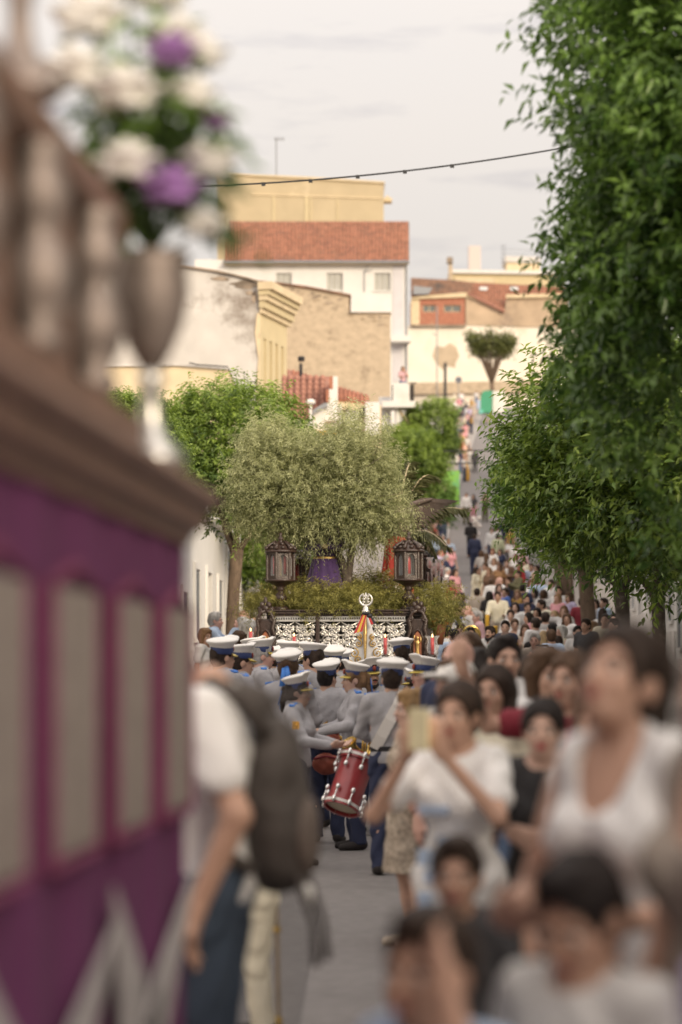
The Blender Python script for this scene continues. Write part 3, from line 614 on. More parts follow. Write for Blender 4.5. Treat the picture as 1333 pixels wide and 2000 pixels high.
def crown_leaves(n_shoot, per, rx, ry, rz, ll, seed, up=.7, droop=.5, bumpy=.22, boxy=2.4, inner=.45, shoot=.45, wr=.40, wild=.12, flat_bottom=.55, taper=0.0):
    g = np.random.default_rng(seed)
    d = g.normal(size=(n_shoot, 3)); d /= np.linalg.norm(d, axis=1, keepdims=True)
    d[:, 2] = np.where(d[:, 2] < -flat_bottom, -flat_bottom * g.random(n_shoot), d[:, 2]); d /= np.linalg.norm(d, axis=1, keepdims=True)
    sup = (np.abs(d) ** boxy).sum(1) ** (-1 / boxy)                       # boxy ellipsoid
    k = g.normal(size=(9, 3)) * 2.2; ph = g.random(9) * 6.28
    lump = 1 + bumpy * np.sin(d @ k.T + ph).mean(1) * 2.2
    rad = (inner + (1 - inner) * g.random(n_shoot) ** .55) * sup * lump
    rad *= np.where(g.random(n_shoot) < wild, 1 + .10 * g.random(n_shoot), 1)
    base = d * rad[:, None] * np.array([rx, ry, rz]) * .92
    base[:, :2] *= (1 - taper * np.clip(-base[:, 2:] / rz, 0, 1))
    sd = d * np.array([1 / rx, 1 / ry, 1 / rz]) * min(rx, rz) * .8 + np.array([0, 0, up]) + g.normal(size=(n_shoot, 3)) * .35
    sd /= np.linalg.norm(sd, axis=1, keepdims=True)
    sl = shoot * (.5 + g.random(n_shoot)) * .75
    t = (np.arange(per) + .5) / per
    pos = base[:, None, :] + sd[:, None, :] * (sl[:, None] * t[None])[:, :, None]
    pos[:, :, 2] -= (sl[:, None] * .35 * t[None] ** 2)
    az = (np.arange(per) % 2) * PI + (np.arange(per) // 2) * 1.9; az = az[None] + g.random((n_shoot, 1)) * 6.28
    a = np.cross(sd, np.array([.3, .2, .9])); a /= np.linalg.norm(a, axis=1, keepdims=True); b = np.cross(sd, a)
    ld = a[:, None] * np.cos(az)[..., None] + b[:, None] * np.sin(az)[..., None] + sd[:, None] * .7
    ld[..., 2] -= droop; ld += g.normal(size=ld.shape) * .2
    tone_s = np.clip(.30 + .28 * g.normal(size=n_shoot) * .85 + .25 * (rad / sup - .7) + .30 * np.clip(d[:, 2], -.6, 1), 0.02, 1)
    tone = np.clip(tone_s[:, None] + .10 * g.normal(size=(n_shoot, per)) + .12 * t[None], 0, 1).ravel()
    pos = pos.reshape(-1, 3); ld = ld.reshape(-1, 3); m = len(pos)
    nrm = np.tile([0, 0, 1.0], (m, 1)) + g.normal(size=(m, 3)) * .45 + np.repeat(d, per, 0) * .5
    ln = ll * (.65 + .6 * g.random(m)); mats_ = leaf_frames(pos, ld, nrm, ln, ln * wr * 1.0)
    return pos, mats_, tone
_lm = LEAF.copy(); LEAF_ME = {}
for k_, t_ in ((0, .18), (1, .42), (2, .68)):
    LEAF_ME[k_] = np_mesh('leaf', LEAF, LT, tone=np.full(5, t_)); LEAF_ME[k_].materials.append(M_leaf)
def limbs(base, top, r0, spread, n, seed, reach=.75, fork=.0):
    g = random.Random(seed); mb = MB(); base = Vector(base); top = Vector(top); L_ = (top - base)
    path = [base + L_ * t + Vector((.04 * math.sin(5 * t + seed), .04 * math.cos(4 * t), 0)) * L_.length * .4 for t in (0, .25, .5, .75, 1)]
    mb.tube([base - Vector((0, 0, .1))] + path, [r0 * 1.35, r0 * 1.15, r0 * 1.0, r0 * .95, r0 * .95, r0 * 1.02], 10)
    for k in range(n):
        a = 2 * PI * k / n + g.random(); rr_ = spread * g.uniform(.6, 1); e = top + Vector((rr_ * math.cos(a), rr_ * math.sin(a), reach * g.uniform(.6, 1.2)))
        m1 = top.lerp(e, .45) + Vector((0, 0, -.12 * reach)); mb.tube([top - L_.normalized() * .1, m1, e], [r0 * .62, r0 * .42, r0 * .16], 7)
        for j in range(3):
            f = e + Vector((g.uniform(-1, 1) * .6, g.uniform(-1, 1) * .6, g.uniform(.1, .9))) * reach * .8; mb.tube([m1.lerp(e, .3 + .25 * j), f], [r0 * .2, r0 * .06], 5)
    return mb
def tree(name, label, X, Y, trunk_h, r0, crown_c, crown, m_leaf, group, seed, rot=0, single=0, bark=None, cat='tree', lean=(0, 0), nlimb=5, spread=.9, reach=.8, zs=1.0):
    z = GX(X, Y); t = thing(name, label, cat, (X, Y, z), 0, group)
    top = Vector((lean[0], lean[1], trunk_h)); limbs((0, 0, 0), top, r0, spread, nlimb, seed, reach).build('trunk', bark or M_bark, t, True)
    pos, mats_, tone = crown
    c, s = math.cos(rot), math.sin(rot); Rm = np.array([[c, -s, 0], [s, c, 0], [0, 0, 1]]) * zs
    cc = np.array([crown_c[0] - X, crown_c[1] - Y, crown_c[2] - z])
    if not single:
        key = (id(pos), m_leaf.name)
        if key not in _crown_me: _crown_me[key] = leaves_mesh('crown', pos, mats_, tone)
        o = link('crown', _crown_me[key], m_leaf, t, Vector(cc)); o.rotation_euler = (0, 0, rot); o.scale = (zs,) * 3; tag(o, kind='stuff'); return t
    wp = pos @ Rm.T + cc; wm = np.einsum('ij,njk->nik', Rm, mats_)
    ab = wp + np.array([X, Y, z]); px = CX + F * ab[:, 0] / ab[:, 1]; py = HZ - F * (ab[:, 2] - H) / ab[:, 1]
    score = ab[:, 1] + RNG.random(len(ab)) * .5 + 50 * ((px < 5) | (px > 1328) | (py < 5) | (py > 1300))
    near = np.argsort(score)[:single * 4]; RNG.shuffle(near); pick = near[:single]; rest = np.ones(len(wp), bool); rest[pick] = False
    o = link('crown', leaves_mesh('crown', wp[rest], wm[rest], tone[rest]), m_leaf, t); tag(o, kind='stuff')
    for i in pick:
        lo = bpy.data.objects.new('leaf', LEAF_ME[min(2, int(tone[i] * 3))]); COL.objects.link(lo); lo.parent = t
        M3 = Matrix(wm[i].tolist()); lo.matrix_local = Matrix.Translation(Vector(wp[i])) @ M3.to_4x4()
    return t
_crown_me = {}
GR = 'clipped street trees along the right pavement'
near_c = crown_leaves(9000, 14, 2.6, 2.2, 3.05, .10, 11, bumpy=.24, inner=.42, wild=.12, shoot=.5, boxy=3.4, taper=.32)
mid_c = crown_leaves(5600, 14, 2.4, 2.3, 1.36, .098, 12, bumpy=.18, inner=.55, boxy=4.2, wild=.25, shoot=.5, taper=.42)
left_c = crown_leaves(3300, 14, 1.7, 1.7, 1.45, .10, 13, bumpy=.2, droop=.7, inner=.5, wild=.4, shoot=.55, up=1.0)
far_c = crown_leaves(1900, 12, 1.6, 1.5, 1.75, .14, 14, bumpy=.25, inner=.45, up=1.0, shoot=.6)
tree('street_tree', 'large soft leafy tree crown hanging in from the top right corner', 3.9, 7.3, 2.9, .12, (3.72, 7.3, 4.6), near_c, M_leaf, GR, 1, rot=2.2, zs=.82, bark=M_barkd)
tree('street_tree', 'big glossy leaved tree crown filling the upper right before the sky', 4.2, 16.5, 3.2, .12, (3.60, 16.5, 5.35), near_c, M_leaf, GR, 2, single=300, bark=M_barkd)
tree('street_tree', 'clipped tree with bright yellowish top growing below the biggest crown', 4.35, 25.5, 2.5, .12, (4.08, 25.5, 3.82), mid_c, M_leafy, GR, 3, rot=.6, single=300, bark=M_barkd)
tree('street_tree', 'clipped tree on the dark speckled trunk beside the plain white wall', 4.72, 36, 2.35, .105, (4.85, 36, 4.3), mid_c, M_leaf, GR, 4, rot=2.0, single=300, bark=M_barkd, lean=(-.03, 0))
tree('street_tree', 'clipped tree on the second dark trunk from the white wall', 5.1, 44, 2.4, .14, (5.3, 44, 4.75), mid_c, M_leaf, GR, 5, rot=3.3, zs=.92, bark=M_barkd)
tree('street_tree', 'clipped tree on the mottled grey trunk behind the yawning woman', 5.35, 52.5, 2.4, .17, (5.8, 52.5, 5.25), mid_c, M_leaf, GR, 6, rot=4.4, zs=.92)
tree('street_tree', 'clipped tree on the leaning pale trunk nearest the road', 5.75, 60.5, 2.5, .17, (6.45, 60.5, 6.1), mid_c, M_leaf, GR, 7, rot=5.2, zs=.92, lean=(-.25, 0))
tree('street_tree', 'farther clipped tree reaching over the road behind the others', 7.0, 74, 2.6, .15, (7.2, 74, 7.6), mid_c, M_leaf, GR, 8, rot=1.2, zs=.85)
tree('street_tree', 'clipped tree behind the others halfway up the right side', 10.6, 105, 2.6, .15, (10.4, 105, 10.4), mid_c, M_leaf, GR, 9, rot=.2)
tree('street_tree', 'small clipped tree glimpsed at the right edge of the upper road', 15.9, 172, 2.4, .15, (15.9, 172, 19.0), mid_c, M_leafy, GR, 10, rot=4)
GL = 'street trees along the left pavement'
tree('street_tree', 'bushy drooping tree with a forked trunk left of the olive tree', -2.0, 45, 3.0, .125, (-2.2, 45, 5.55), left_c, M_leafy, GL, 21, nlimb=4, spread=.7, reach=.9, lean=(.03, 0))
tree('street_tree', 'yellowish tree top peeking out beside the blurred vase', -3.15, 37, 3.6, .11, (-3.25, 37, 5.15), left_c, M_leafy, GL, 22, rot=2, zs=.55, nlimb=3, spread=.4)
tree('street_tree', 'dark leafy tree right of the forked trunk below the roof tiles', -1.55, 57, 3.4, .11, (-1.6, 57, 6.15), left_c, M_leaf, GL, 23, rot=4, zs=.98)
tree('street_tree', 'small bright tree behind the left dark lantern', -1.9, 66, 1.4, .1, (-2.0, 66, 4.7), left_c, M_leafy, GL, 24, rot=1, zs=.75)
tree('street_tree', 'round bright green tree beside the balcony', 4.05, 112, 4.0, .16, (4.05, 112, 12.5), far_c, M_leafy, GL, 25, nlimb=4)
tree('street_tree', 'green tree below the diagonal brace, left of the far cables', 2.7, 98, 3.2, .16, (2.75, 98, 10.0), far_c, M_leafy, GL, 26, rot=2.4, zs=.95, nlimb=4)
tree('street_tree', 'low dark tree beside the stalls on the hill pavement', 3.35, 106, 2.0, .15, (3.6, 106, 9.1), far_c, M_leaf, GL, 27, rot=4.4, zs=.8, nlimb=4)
# sparse vase-shaped tree before the closing wall
Y = 248; X = XW(961, Y); z = GX(X, Y)
t = thing('pruned_tree', 'sparse vase shaped tree with bare rising limbs before the pale wall', 'tree', (X, Y, z))
mb = MB(); zt = ZW(747, Y) - z
mb.tube([(0, 0, -.1), (.05, 0, zt * .6), (0, 0, zt)], [.26, .22, .24], 9); g = random.Random(4); tips = []
for k in range(15):
    a = 2 * PI * k / 15; r = 2.55 * g.uniform(.75, 1); e = Vector((r * math.cos(a), .7 * r * math.sin(a), zt + 5.0 * g.uniform(.85, 1.02))); m1 = Vector((e.x * .38, e.y * .4, zt + 2.0))
    mb.tube([(0, 0, zt - .1), m1, e], [.15, .09, .03], 6); tips += [(m1, e)]
mb.build('trunk', M_bark, t, True)
pos = []
for a, e in tips:
    for j in range(300):
        q = a.lerp(e, .35 + .65 * g.random() ** .8); pos.append(q + Vector((g.gauss(0, .33), g.gauss(0, .33), g.gauss(0, .3))))
pos = np.array(pos); gg = np.random.default_rng(3); m = len(pos)
tag(link('crown', leaves_mesh('crown', pos, leaf_frames(pos, gg.normal(size=(m, 3)) - [0, 0, .4], gg.normal(size=(m, 3)) + [0, 0, 1], np.full(m, .34), np.full(m, .15)), gg.random(m)), leaf_mat('dry_leaf', (.06, .08, .022), (.24, .26, .08), .3), t), kind='stuff')
# ------------------------------------------------------------------ flower float (36 m away)
M_ebony = mat('carved_dark_wood', (.045, .026, .020), .32, .3, 14, .35, 60, spec=.6)
M_silver = mat('silver', (.78, .75, .70), .28, .08, 12, .1, 60, metal=.85)
M_gold = mat('gilt', (.62, .42, .16), .35, .2, 14, .2, 50, metal=.8)
M_redwax = mat('red_wax', (.50, .025, .03), .35, .1, 8, .05)
M_flame = mat('candle_flame', (1, .7, .35), .5, 0, 4, 0, emit=(1, .62, .25, 3))
M_purple = mat('purple_velvet', (.055, .02, .105), .75, .2, 6, .2, 40, sheen=.4)
M_redcl = mat('red_robe', (.45, .04, .03), .7, .15, 6, .1)
M_niche = mat('niche_copper', (.33, .12, .06), .5, .2, 12, .1)
M_feather = mat('brown_feather', (.17, .125, .105), .7, .3, 12, .5, 60, stretch=(6, 1, 6))
M_skirt = mat('dark_skirt_cloth', (.05, .02, .03), .9, .2, 5, .2)
M_wcloth = mat('white_cloth', (.80, .78, .76), .8, .03, 5, .1, 40)
M_fern = leaf_mat('fern_frond', (.14, .145, .03), (.52, .48, .15), .34, .5)
M_palm = leaf_mat('palm_leaf', (.10, .12, .04), (.36, .34, .16), .25, .45)
def glass_mat(name, tint=(1, 1, 1), frost=.12):
    m = bpy.data.materials.new(name); m.use_nodes = True; t = m.node_tree; L = t.links.new; o = t.nodes['Material Output']; b = t.nodes['Principled BSDF']
    b.inputs['Base Color'].default_value = (*[c * .9 for c in tint], 1); b.inputs['Roughness'].default_value = .12; b.inputs['Specular IOR Level'].default_value = .9
    tr = t.nodes.new('ShaderNodeBsdfTransparent'); tr.inputs[0].default_value = (*tint, 1)
    lw = t.nodes.new('ShaderNodeLayerWeight'); lw.inputs[0].default_value = .35
    mr = t.nodes.new('ShaderNodeMapRange'); mr.inputs['To Min'].default_value = frost; mr.inputs['To Max'].default_value = .75
    mx = t.nodes.new('ShaderNodeMixShader'); L(lw.outputs['Facing'], mr.inputs[0]); L(mr.outputs[0], mx.inputs[0]); L(tr.outputs[0], mx.inputs[1]); L(b.outputs[0], mx.inputs[2]); L(mx.outputs[0], o.inputs[0])
    return m
M_glass = glass_mat('clear_glass', frost=.06); M_etched = glass_mat('etched_glass', (1, .95, .94), .38)

FX, FY = 0.046, 36.0; FZ = G(36); FROT = -.075
fl = thing('procession_float', 'dark carved float with silver openwork front panels carried among the band', 'float', (FX, FY, FZ), FROT)
fz = lambda py: ZW(py, 36) - FZ                                     # photo height on the float's front plane
hw = 1.26; dep = 3.9
z0, z1 = fz(1300), fz(1204)
body = MB(); body.box(-hw + .1, hw - .1, .06, dep, z0 - .1, z1 + .04); body.build('core', M_ebony, fl)
mb = MB()
for a, b_, t in ((z1, z1 + .035, .03), (z1 + .036, z1 + .075, .06), (z1 + .076, z1 + .10, .085)):
    mb.box(-hw + .1, hw - .1, -t, dep + t, a, b_)
mb.build('top_rail', M_ebony, fl, bevel=.008)
mb = MB()
for a, b_, t in ((z0 - .10, z0 - .03, .05), (z0 - .18, z0 - .101, .09)): mb.box(-hw, hw, -t, dep + t, a, b_)
mb.build('base_rail', M_ebony, fl, bevel=.008)
sk = MB()
for k in range(80):
    x0_, x1_ = -hw + 2 * hw * k / 80, -hw + 2 * hw * (k + 1) / 80
    sk.add([(x0_, -.02 - .03 * (k % 2), z0 - .18), (x1_, -.02 - .03 * ((k + 1) % 2), z0 - .18), (x1_, -.02 - .05 * ((k + 1) % 2), .25), (x0_, -.02 - .05 * (k % 2), .25)], [(0, 1, 2, 3)])
sk.build('skirt', M_skirt, fl)
sk = MB().box(-hw + .02, -hw + .05, 0, dep, .25, z0 - .18).box(hw - .05, hw - .02, 0, dep, .25, z0 - .18).box(-hw, hw, dep - .03, dep, .25, z0 - .18); sk.build('skirt', M_skirt, fl)

def spiral(mb, cx, cz, r0, turns, dirn, a0, y, th=.0135, flip=1, n=18):
    pts = [(cx + flip * r0 * (1 - .86 * t) * math.cos(a0 + dirn * turns * 2 * PI * t), y, cz + r0 * (1 - .86 * t) * math.sin(a0 + dirn * turns * 2 * PI * t)) for t in [i / n for i in range(n + 1)]]
    mb.tube(pts, [th * (1 - .35 * i / n) for i in range(n + 1)], 5); mb.ball(pts[-1], th * 1.5, 6, 4); return pts[0]
def openwork(parent, x0, x1, y=-.035):
    w = x1 - x0; cx = (x0 + x1) / 2; zc = (z0 + z1) / 2 - .02; h = z1 - z0
    MB().box(x0, x1, .03, .058, z0, z1).build('panel_back', M_dark, parent)
    fr = MB().box(x0, x1, y - .005, y + .02, z1 - .075, z1 - .045).box(x0, x1, y - .008, y + .02, z1 - .016, z1 - .002).box(x0, x1, y, y + .02, z0, z0 + .02)
    k = int(w / .035); bd_ = MB()
    for i in range(k): bd_.ball((x0 + w * (i + .5) / k, y, z1 - .031), (.015, .012, .013), 6, 4)
    fr.build('panel_frame', M_silver, parent); bd_.build('beading', M_silver, parent)
    m = MB()
    for s in (-1, 1):
        for v in (-1, 1):
            for (dx, dz, r, a0, d) in ((.09, .06, .062, PI, 1), (.20, .05, .055, 0, -1), (.13, .17, .06, -PI / 2, 1), (.25, .16, .052, PI, -1), (.05, .20, .045, 0, 1), (.27, .26, .04, -PI / 2, 1), (.17, .28, .042, PI / 2, -1)):
                if v > 0 and dz > .25: continue
                p = spiral(m, cx + s * dx, zc + v * dz * .9, r, 1.35, d * v, a0 * v, y, flip=s)
                q = (cx + s * .02, y, zc + v * dz * .35); mid = ((p[0] + q[0]) / 2 + s * .02, y, (p[2] + q[2]) / 2 + v * .03)
                m.tube([p, mid, q], [.010, .012, .008], 5)
            m.tube([(cx + s * w * .47, y, zc + v * .02), (cx + s * w * .36, y, zc + v * .12), (cx + s * w * .42, y, zc + v * .24), (cx + s * w * .47, y, zc + v * .27)], .010, 5)
            m.tube([(cx + s * .01, y, zc + v * .30), (cx + s * .12, y, zc + v * .24), (cx + s * .3, y, zc + v * .31)], .009, 5)
    g_ = random.Random(2)
    for s in (-1, 1):
        for ix in range(6):
            for iz in range(5):
                xx, zz2 = cx + s * (.035 + w * .46 * ix / 6), z0 + .05 + (h - .15) * (iz + .5) / 5
                spiral(m, xx, zz2, .026, 1.1, 1 if (ix + iz) % 2 else -1, ix * 1.3 + iz, y + .008, .0095, s, 9)
                m.ball((xx + s * .03, y + .006, zz2 + .035), (.016, .008, .010), 6, 4)
    for k in range(8):
        a = k * PI / 4; m.ball((cx + .035 * math.cos(a), y, zc + .035 * math.sin(a)), (.016, .01, .016), 6, 4)
    m.ball((cx, y - .01, zc), .02, 8, 5); m.lathe([(.055, -.004), (.06, 0), (.055, .004)], (0, 0, 0), 4, cap=False)
    m.v = m.v[:-12]; m.f = m.f[:-8]
    m.build('scrollwork', M_silver, parent, True)
LX = lambda px: (px - CX) * 36 / F - FX
edges = [(LX(536), LX(617)), (LX(625), LX(708)), (LX(716), LX(793))]
for a, b_ in edges: openwork(fl, a, b_)
for px in (621, 712): MB().box(LX(px - 4), LX(px + 4), -.055, .05, z0, z1).build('divider', M_ebony, fl, bevel=.01)
def corner(px, mirror):
    c = MB(); x = LX(px); zt = z1 + .06
    c.box(x - .10, x + .10, -.10, .10, z0 - .1, zt - .1)
    c.build('corner_post', M_ebony, fl, bevel=.015)
    o = MB()
    for s in (-1, 1):
        o.tube([(x + s * .115, -.10, z0 - .05), (x + s * .135, -.11, z0 + .15), (x + s * .11, -.12, z0 + .3), (x + s * .14, -.12, z0 + .42), (x + s * .10, -.12, z0 + .55), (x + s * .13, -.11, zt - .12), (x + s * .07, -.11, zt), (x, -.11, zt + .03)], [.03, .022, .03, .02, .032, .028, .03, .03], 7)
        spiral(o, x + s * .06, zt + .03, .05, 1.2, 1, -PI / 2, -.11, .018, s); spiral(o, x + s * .11, zt - .1, .045, 1.2, 1, PI / 2, -.12, .017, s); spiral(o, x + s * .12, z0 + .2, .04, 1.2, -1, 0, -.12, .015, s)
        o.ball((x + s * .05, -.11, zt + .11), (.04, .035, .05), 8, 5); o.ball((x + s * .09, -.06, zt + .05), .04, 8, 5)
    o.ball((x, -.10, zt + .16), (.035, .035, .075), 8, 6); o.ball((x, -.11, zt + .06), (.055, .04, .05), 8, 5)
    o.tube([(x - .075, -.125, z0 + .12), (x - .075, -.125, z0 + .42), (x - .045, -.13, z0 + .50), (x, -.13, z0 + .535), (x + .045, -.13, z0 + .50), (x + .075, -.125, z0 + .42), (x + .075, -.125, z0 + .12)], .014, 6)
    o.build('carving', M_ebony, fl, True)
    MB().prism([(x - .068, -.104, z0 + .10), (x + .068, -.104, z0 + .10), (x + .068, -.104, z0 + .42), (x, -.104, z0 + .52), (x - .068, -.104, z0 + .42)], (0, -.01, 0)).build('niche', M_niche, fl)
    f = MB().lathe([(.03, 0), (.034, .05), (.022, .12), (.032, .2), (.034, .235), (.012, .25), (.022, .265), (.024, .29), (.012, .315)], (x, -.135, z0 + .12), 9, sx=1, sy=.7)
    f.tube([(x - .03, -.14, z0 + .34), (x - .055, -.15, z0 + .40), (x - .04, -.15, z0 + .45)], .009, 5).tube([(x + .03, -.14, z0 + .34), (x + .05, -.15, z0 + .36), (x + .045, -.15, z0 + .43)], .009, 5)
    f.build('niche_figure', M_gold, fl, True)
corner(520, 1); corner(817, -1)

def lantern(lx, ly, label, candles):
    t = thing('lantern', label, 'lantern', (0, 0, 0), 0, 'dark wood lanterns on the flower float')
    c, s = math.cos(FROT), math.sin(FROT); t.location = (FX + c * lx - s * ly, FY + s * lx + c * ly, FZ + z1 + .10); t.rotation_euler = (0, 0, FROT + .3)
    MB().lathe([(.13, 0), (.13, .03), (.10, .05), (.05, .07), (.045, .10), (.085, .14), (.10, .18), (.085, .22), (.045, .26), (.04, .29), (.07, .31), (.05, .335), (.10, .375), (.20, .42), (.235, .43), (.235, .455), (.215, .46)], (0, 0, 0), 24).build('stand', M_ebony, t, True)
    b0, b1, r = .46, .86, .205; cage = MB()
    for k in range(6):
        a0, a1 = 2 * PI * k / 6, 2 * PI * (k + 1) / 6; A, B = Vector((r * math.cos(a0), r * math.sin(a0), 0)), Vector((r * math.cos(a1), r * math.sin(a1), 0)); n = ((A + B) / 2).normalized()
        arch = []; wv, hv = .28, .5
        # panel ring with an arched opening, prism extruded inwards
        inn = [(.24, .05), (.76, .05), (.76, .28), (.70, .335), (.60, .36), (.5, .37), (.40, .36), (.30, .335), (.24, .28)]
        outr = [(0.02, 0), (.98, 0), (.98, .25), (.98, .40), (.62, .40), (.5, .40), (.38, .40), (.02, .40), (.02, .25)]
        for q in range(9):
            q2 = (q + 1) % 9; quad = []
            for (uu, vv) in (outr[q], outr[q2], inn[q2], inn[q]): quad.append(A.lerp(B, uu) + Vector((0, 0, b0 + vv)))
            cage.prism(quad, -n * .028)
        cage.tube([A + Vector((0, 0, b0)), A + Vector((0, 0, b1))], .02, 6)
    cage.build('cage', M_ebony, t)
    gl = MB()
    for k in range(6):
        a0, a1 = 2 * PI * k / 6, 2 * PI * (k + 1) / 6; q = r - .025
        gl.add([(q * math.cos(a0), q * math.sin(a0), b0 + .03), (q * math.cos(a1), q * math.sin(a1), b0 + .03), (q * math.cos(a1), q * math.sin(a1), b1 - .03), (q * math.cos(a0), q * math.sin(a0), b1 - .03)], [(0, 1, 2, 3)])
    gl.build('glazing', M_glass, t)
    MB().lathe([(.235, b1), (.245, b1 + .02), (.22, b1 + .035), (.19, b1 + .05), (.16, b1 + .09), (.10, b1 + .13), (.05, b1 + .15), (.03, b1 + .19), (.055, b1 + .21), (.03, b1 + .23), (.02, b1 + .26), (.03, b1 + .28), (.004, b1 + .31)], (0, 0, 0), 18).build('roof', M_ebony, t, True)
    cr = MB()
    for k in range(6):
        a = 2 * PI * k / 6; d = Vector((math.cos(a), math.sin(a), 0)); tt = Vector((-d.y, d.x, 0))
        cr.ball(d * .215 + Vector((0, 0, b1 + .065)), .034, 8, 5); cr.tube([d * .215 + Vector((0, 0, b1 + .05)), d * .18 + Vector((0, 0, b1 + .11)), d * .12 + Vector((0, 0, b1 + .14)), d * .07 + Vector((0, 0, b1 + .18))], [.03, .026, .022, .012], 6)
        e = d.copy(); e.rotate(Euler((0, 0, PI / 6))); cr.ball(e * .17 + Vector((0, 0, b1 + .07)), (.04, .04, .03), 7, 4); cr.ball(e * .12 + Vector((0, 0, b1 + .125)), (.032, .032, .03), 7, 4)
    cr.build('cresting', M_ebony, t, True)
    for (x, y) in candles:
        cd = MB().lathe([(.0, 0), (.048, .005), (.048, .27), (.036, .285), (0, .285)], (x, y, b0 + .07), 12).build('candle', M_redwax, t, True)
        MB().lathe([(.045, 0), (.04, .03), (.04, .06), (.042, .065)], (x, y, b0 + .01), 12).build('candle_cup', M_silver, cd, True)
    return t
lantern(-.965, .16, 'dark lantern at the float front left with red candles showing', [(-.08, -.05), (.08, -.06)])
lantern(.955, .16, 'dark lantern at the float front right beside the orange flowers', [(-.02, -.03)])
lantern(-.965, 2.65, 'dark lantern half hidden behind the front left lantern', [(0, 0)])
lantern(.955, 2.65, 'dark lantern half hidden behind the front right lantern', [(0, 0)])

def fw(lx, ly, lz): c, s = math.cos(FROT), math.sin(FROT); return Vector((FX + c * lx - s * ly, FY + s * lx + c * ly, FZ + lz))
zb = z1 + .08
# bed of feathery greenery
pa = []
for (rx, ry, rz, n, sd, cxx, cyy, cz, up) in ((1.12, 1.75, .42, 2300, 31, 0, 1.85, -.02, .8), (.95, .55, .28, 900, 32, 0, .42, .02, .5), (.34, .5, .17, 320, 33, -1.2, .5, .12, .1), (.42, .6, .24, 460, 34, 1.28, .55, .07, .0), (.5, .6, .5, 500, 35, -.35, 1.2, .05, 1.0), (.5, .6, .52, 500, 36, .45, 1.2, .1, 1.0)):
    p, m_, t_ = crown_leaves(n, 16, rx, ry, rz, .062, sd, up=up, droop=.05, bumpy=.2, inner=.25, shoot=.34, wr=.13, wild=.5, flat_bottom=.25)
    pa.append((p + np.array([cxx, cyy, zb + cz]), m_, t_))
pos = np.concatenate([a[0] for a in pa]); mm = np.concatenate([a[1] for a in pa]); tn = np.concatenate([a[2] for a in pa])
gb = thing('greenery_bed', 'dense bed of feathery yellow green fern covering the float top', 'greenery', fw(0, 1.9, z1 + .101), FROT)
o = link('fronds', leaves_mesh('fronds', pos - np.array([0, 1.9, z1 + .101]), mm, np.clip(tn + .12, 0, 1)), M_fern, gb); tag(o, kind='stuff')
MB().ball((0, 0, 0), (1.0, 1.7, .3), 20, 8).build('moss_mound', mat('moss', (.07, .08, .02), .95, .4, 9, .8, 30), gb, True)
# small flowers
def floret_mesh(n, cx, cy, cz, rx, ry, rz, seed, size):
    g = np.random.default_rng(seed); d = g.normal(size=(n, 3)); d /= np.linalg.norm(d, axis=1, keepdims=True); d[:, 2] = np.abs(d[:, 2])
    c = d * (g.random(n) ** .4)[:, None] * [rx, ry, rz] + [cx, cy, cz]; v = []; t = []
    for i in range(n):
        nn_ = d[i] + g.normal(size=3) * .5 + [0, -.6, .2]; nn_ /= np.linalg.norm(nn_); a = np.cross(nn_, [.1, .3, 1]); a /= np.linalg.norm(a); b_ = np.cross(nn_, a); s = size * (.6 + .8 * g.random()); base = len(v); v.append(c[i] - nn_ * s * .3)
        for k in range(10):
            r_ = s * (1 if k % 2 == 0 else .45); an = k * PI / 5; v.append(c[i] + (a * math.cos(an) + b_ * math.sin(an)) * r_)
        t += [(base, base + 1 + k, base + 1 + (k + 1) % 10) for k in range(10)]
    return np_mesh('florets', np.array(v), np.array(t))
fb = thing('flower_clump', 'airy clump of small white and lilac flowers behind the olive trunk', 'flowers', fw(.42, 1.2, zb + .2), FROT)
mw = mat('white_petal', (.72, .66, .62), .7, .08, 20, 0); ml = mat('lilac_petal', (.38, .20, .42), .7, .15, 20, 0)
for me_, m_ in ((floret_mesh(420, .1, 0, 0, .36, .3, .52, 5, .020), mw), (floret_mesh(70, .1, -.08, 0, .34, .3, .42, 6, .024), ml), (floret_mesh(60, -.50, -.1, .1, .10, .15, .26, 8, .02), ml), (floret_mesh(60, -.45, -.1, .1, .16, .15, .36, 9, .018), mw)):
    tag(link('florets', me_, m_, fb), kind='stuff')
# olive tree
ot = thing('olive_tree', 'grey green olive tree with two slender stems rising from the float', 'tree', fw(.05, 1.0, zb + .3), FROT)
T0 = fw(.05, 1.0, zb + .3)
def ol(px, py, Y=36.9):
    p = P(px, py, Y) - T0; c, s = math.cos(-FROT), math.sin(-FROT); return Vector((c * p.x - s * p.y, s * p.x + c * p.y, p.z))
mb = MB(); b0 = ol(676, 1150)
mb.tube([b0 + Vector((0, 0, -.2)), ol(677, 1125), ol(668, 1095), ol(655, 1072), ol(625, 1030), ol(580, 990), ol(540, 930), ol(515, 870)], [.085, .07, .058, .05, .045, .035, .02, .008], 9)
mb.tube([b0 + Vector((.02, 0, -.2)), ol(681, 1125), ol(686, 1085), ol(690, 1055), ol(705, 1000), ol(725, 930), ol(740, 860)], [.08, .062, .055, .048, .035, .022, .008], 9)
g = random.Random(9)
for k in range(34):
    a = ol(g.uniform(560, 700), g.uniform(980, 1060)); e = ol(g.uniform(480, 780), g.uniform(850, 1050), 36.9 + g.uniform(-.7, .7)); mb.tube([a, a.lerp(e, .5) + Vector((0, 0, .1)), e], [.018, .012, .004], 5)
mb.build('trunk', M_barkd, ot, True)
pa = []
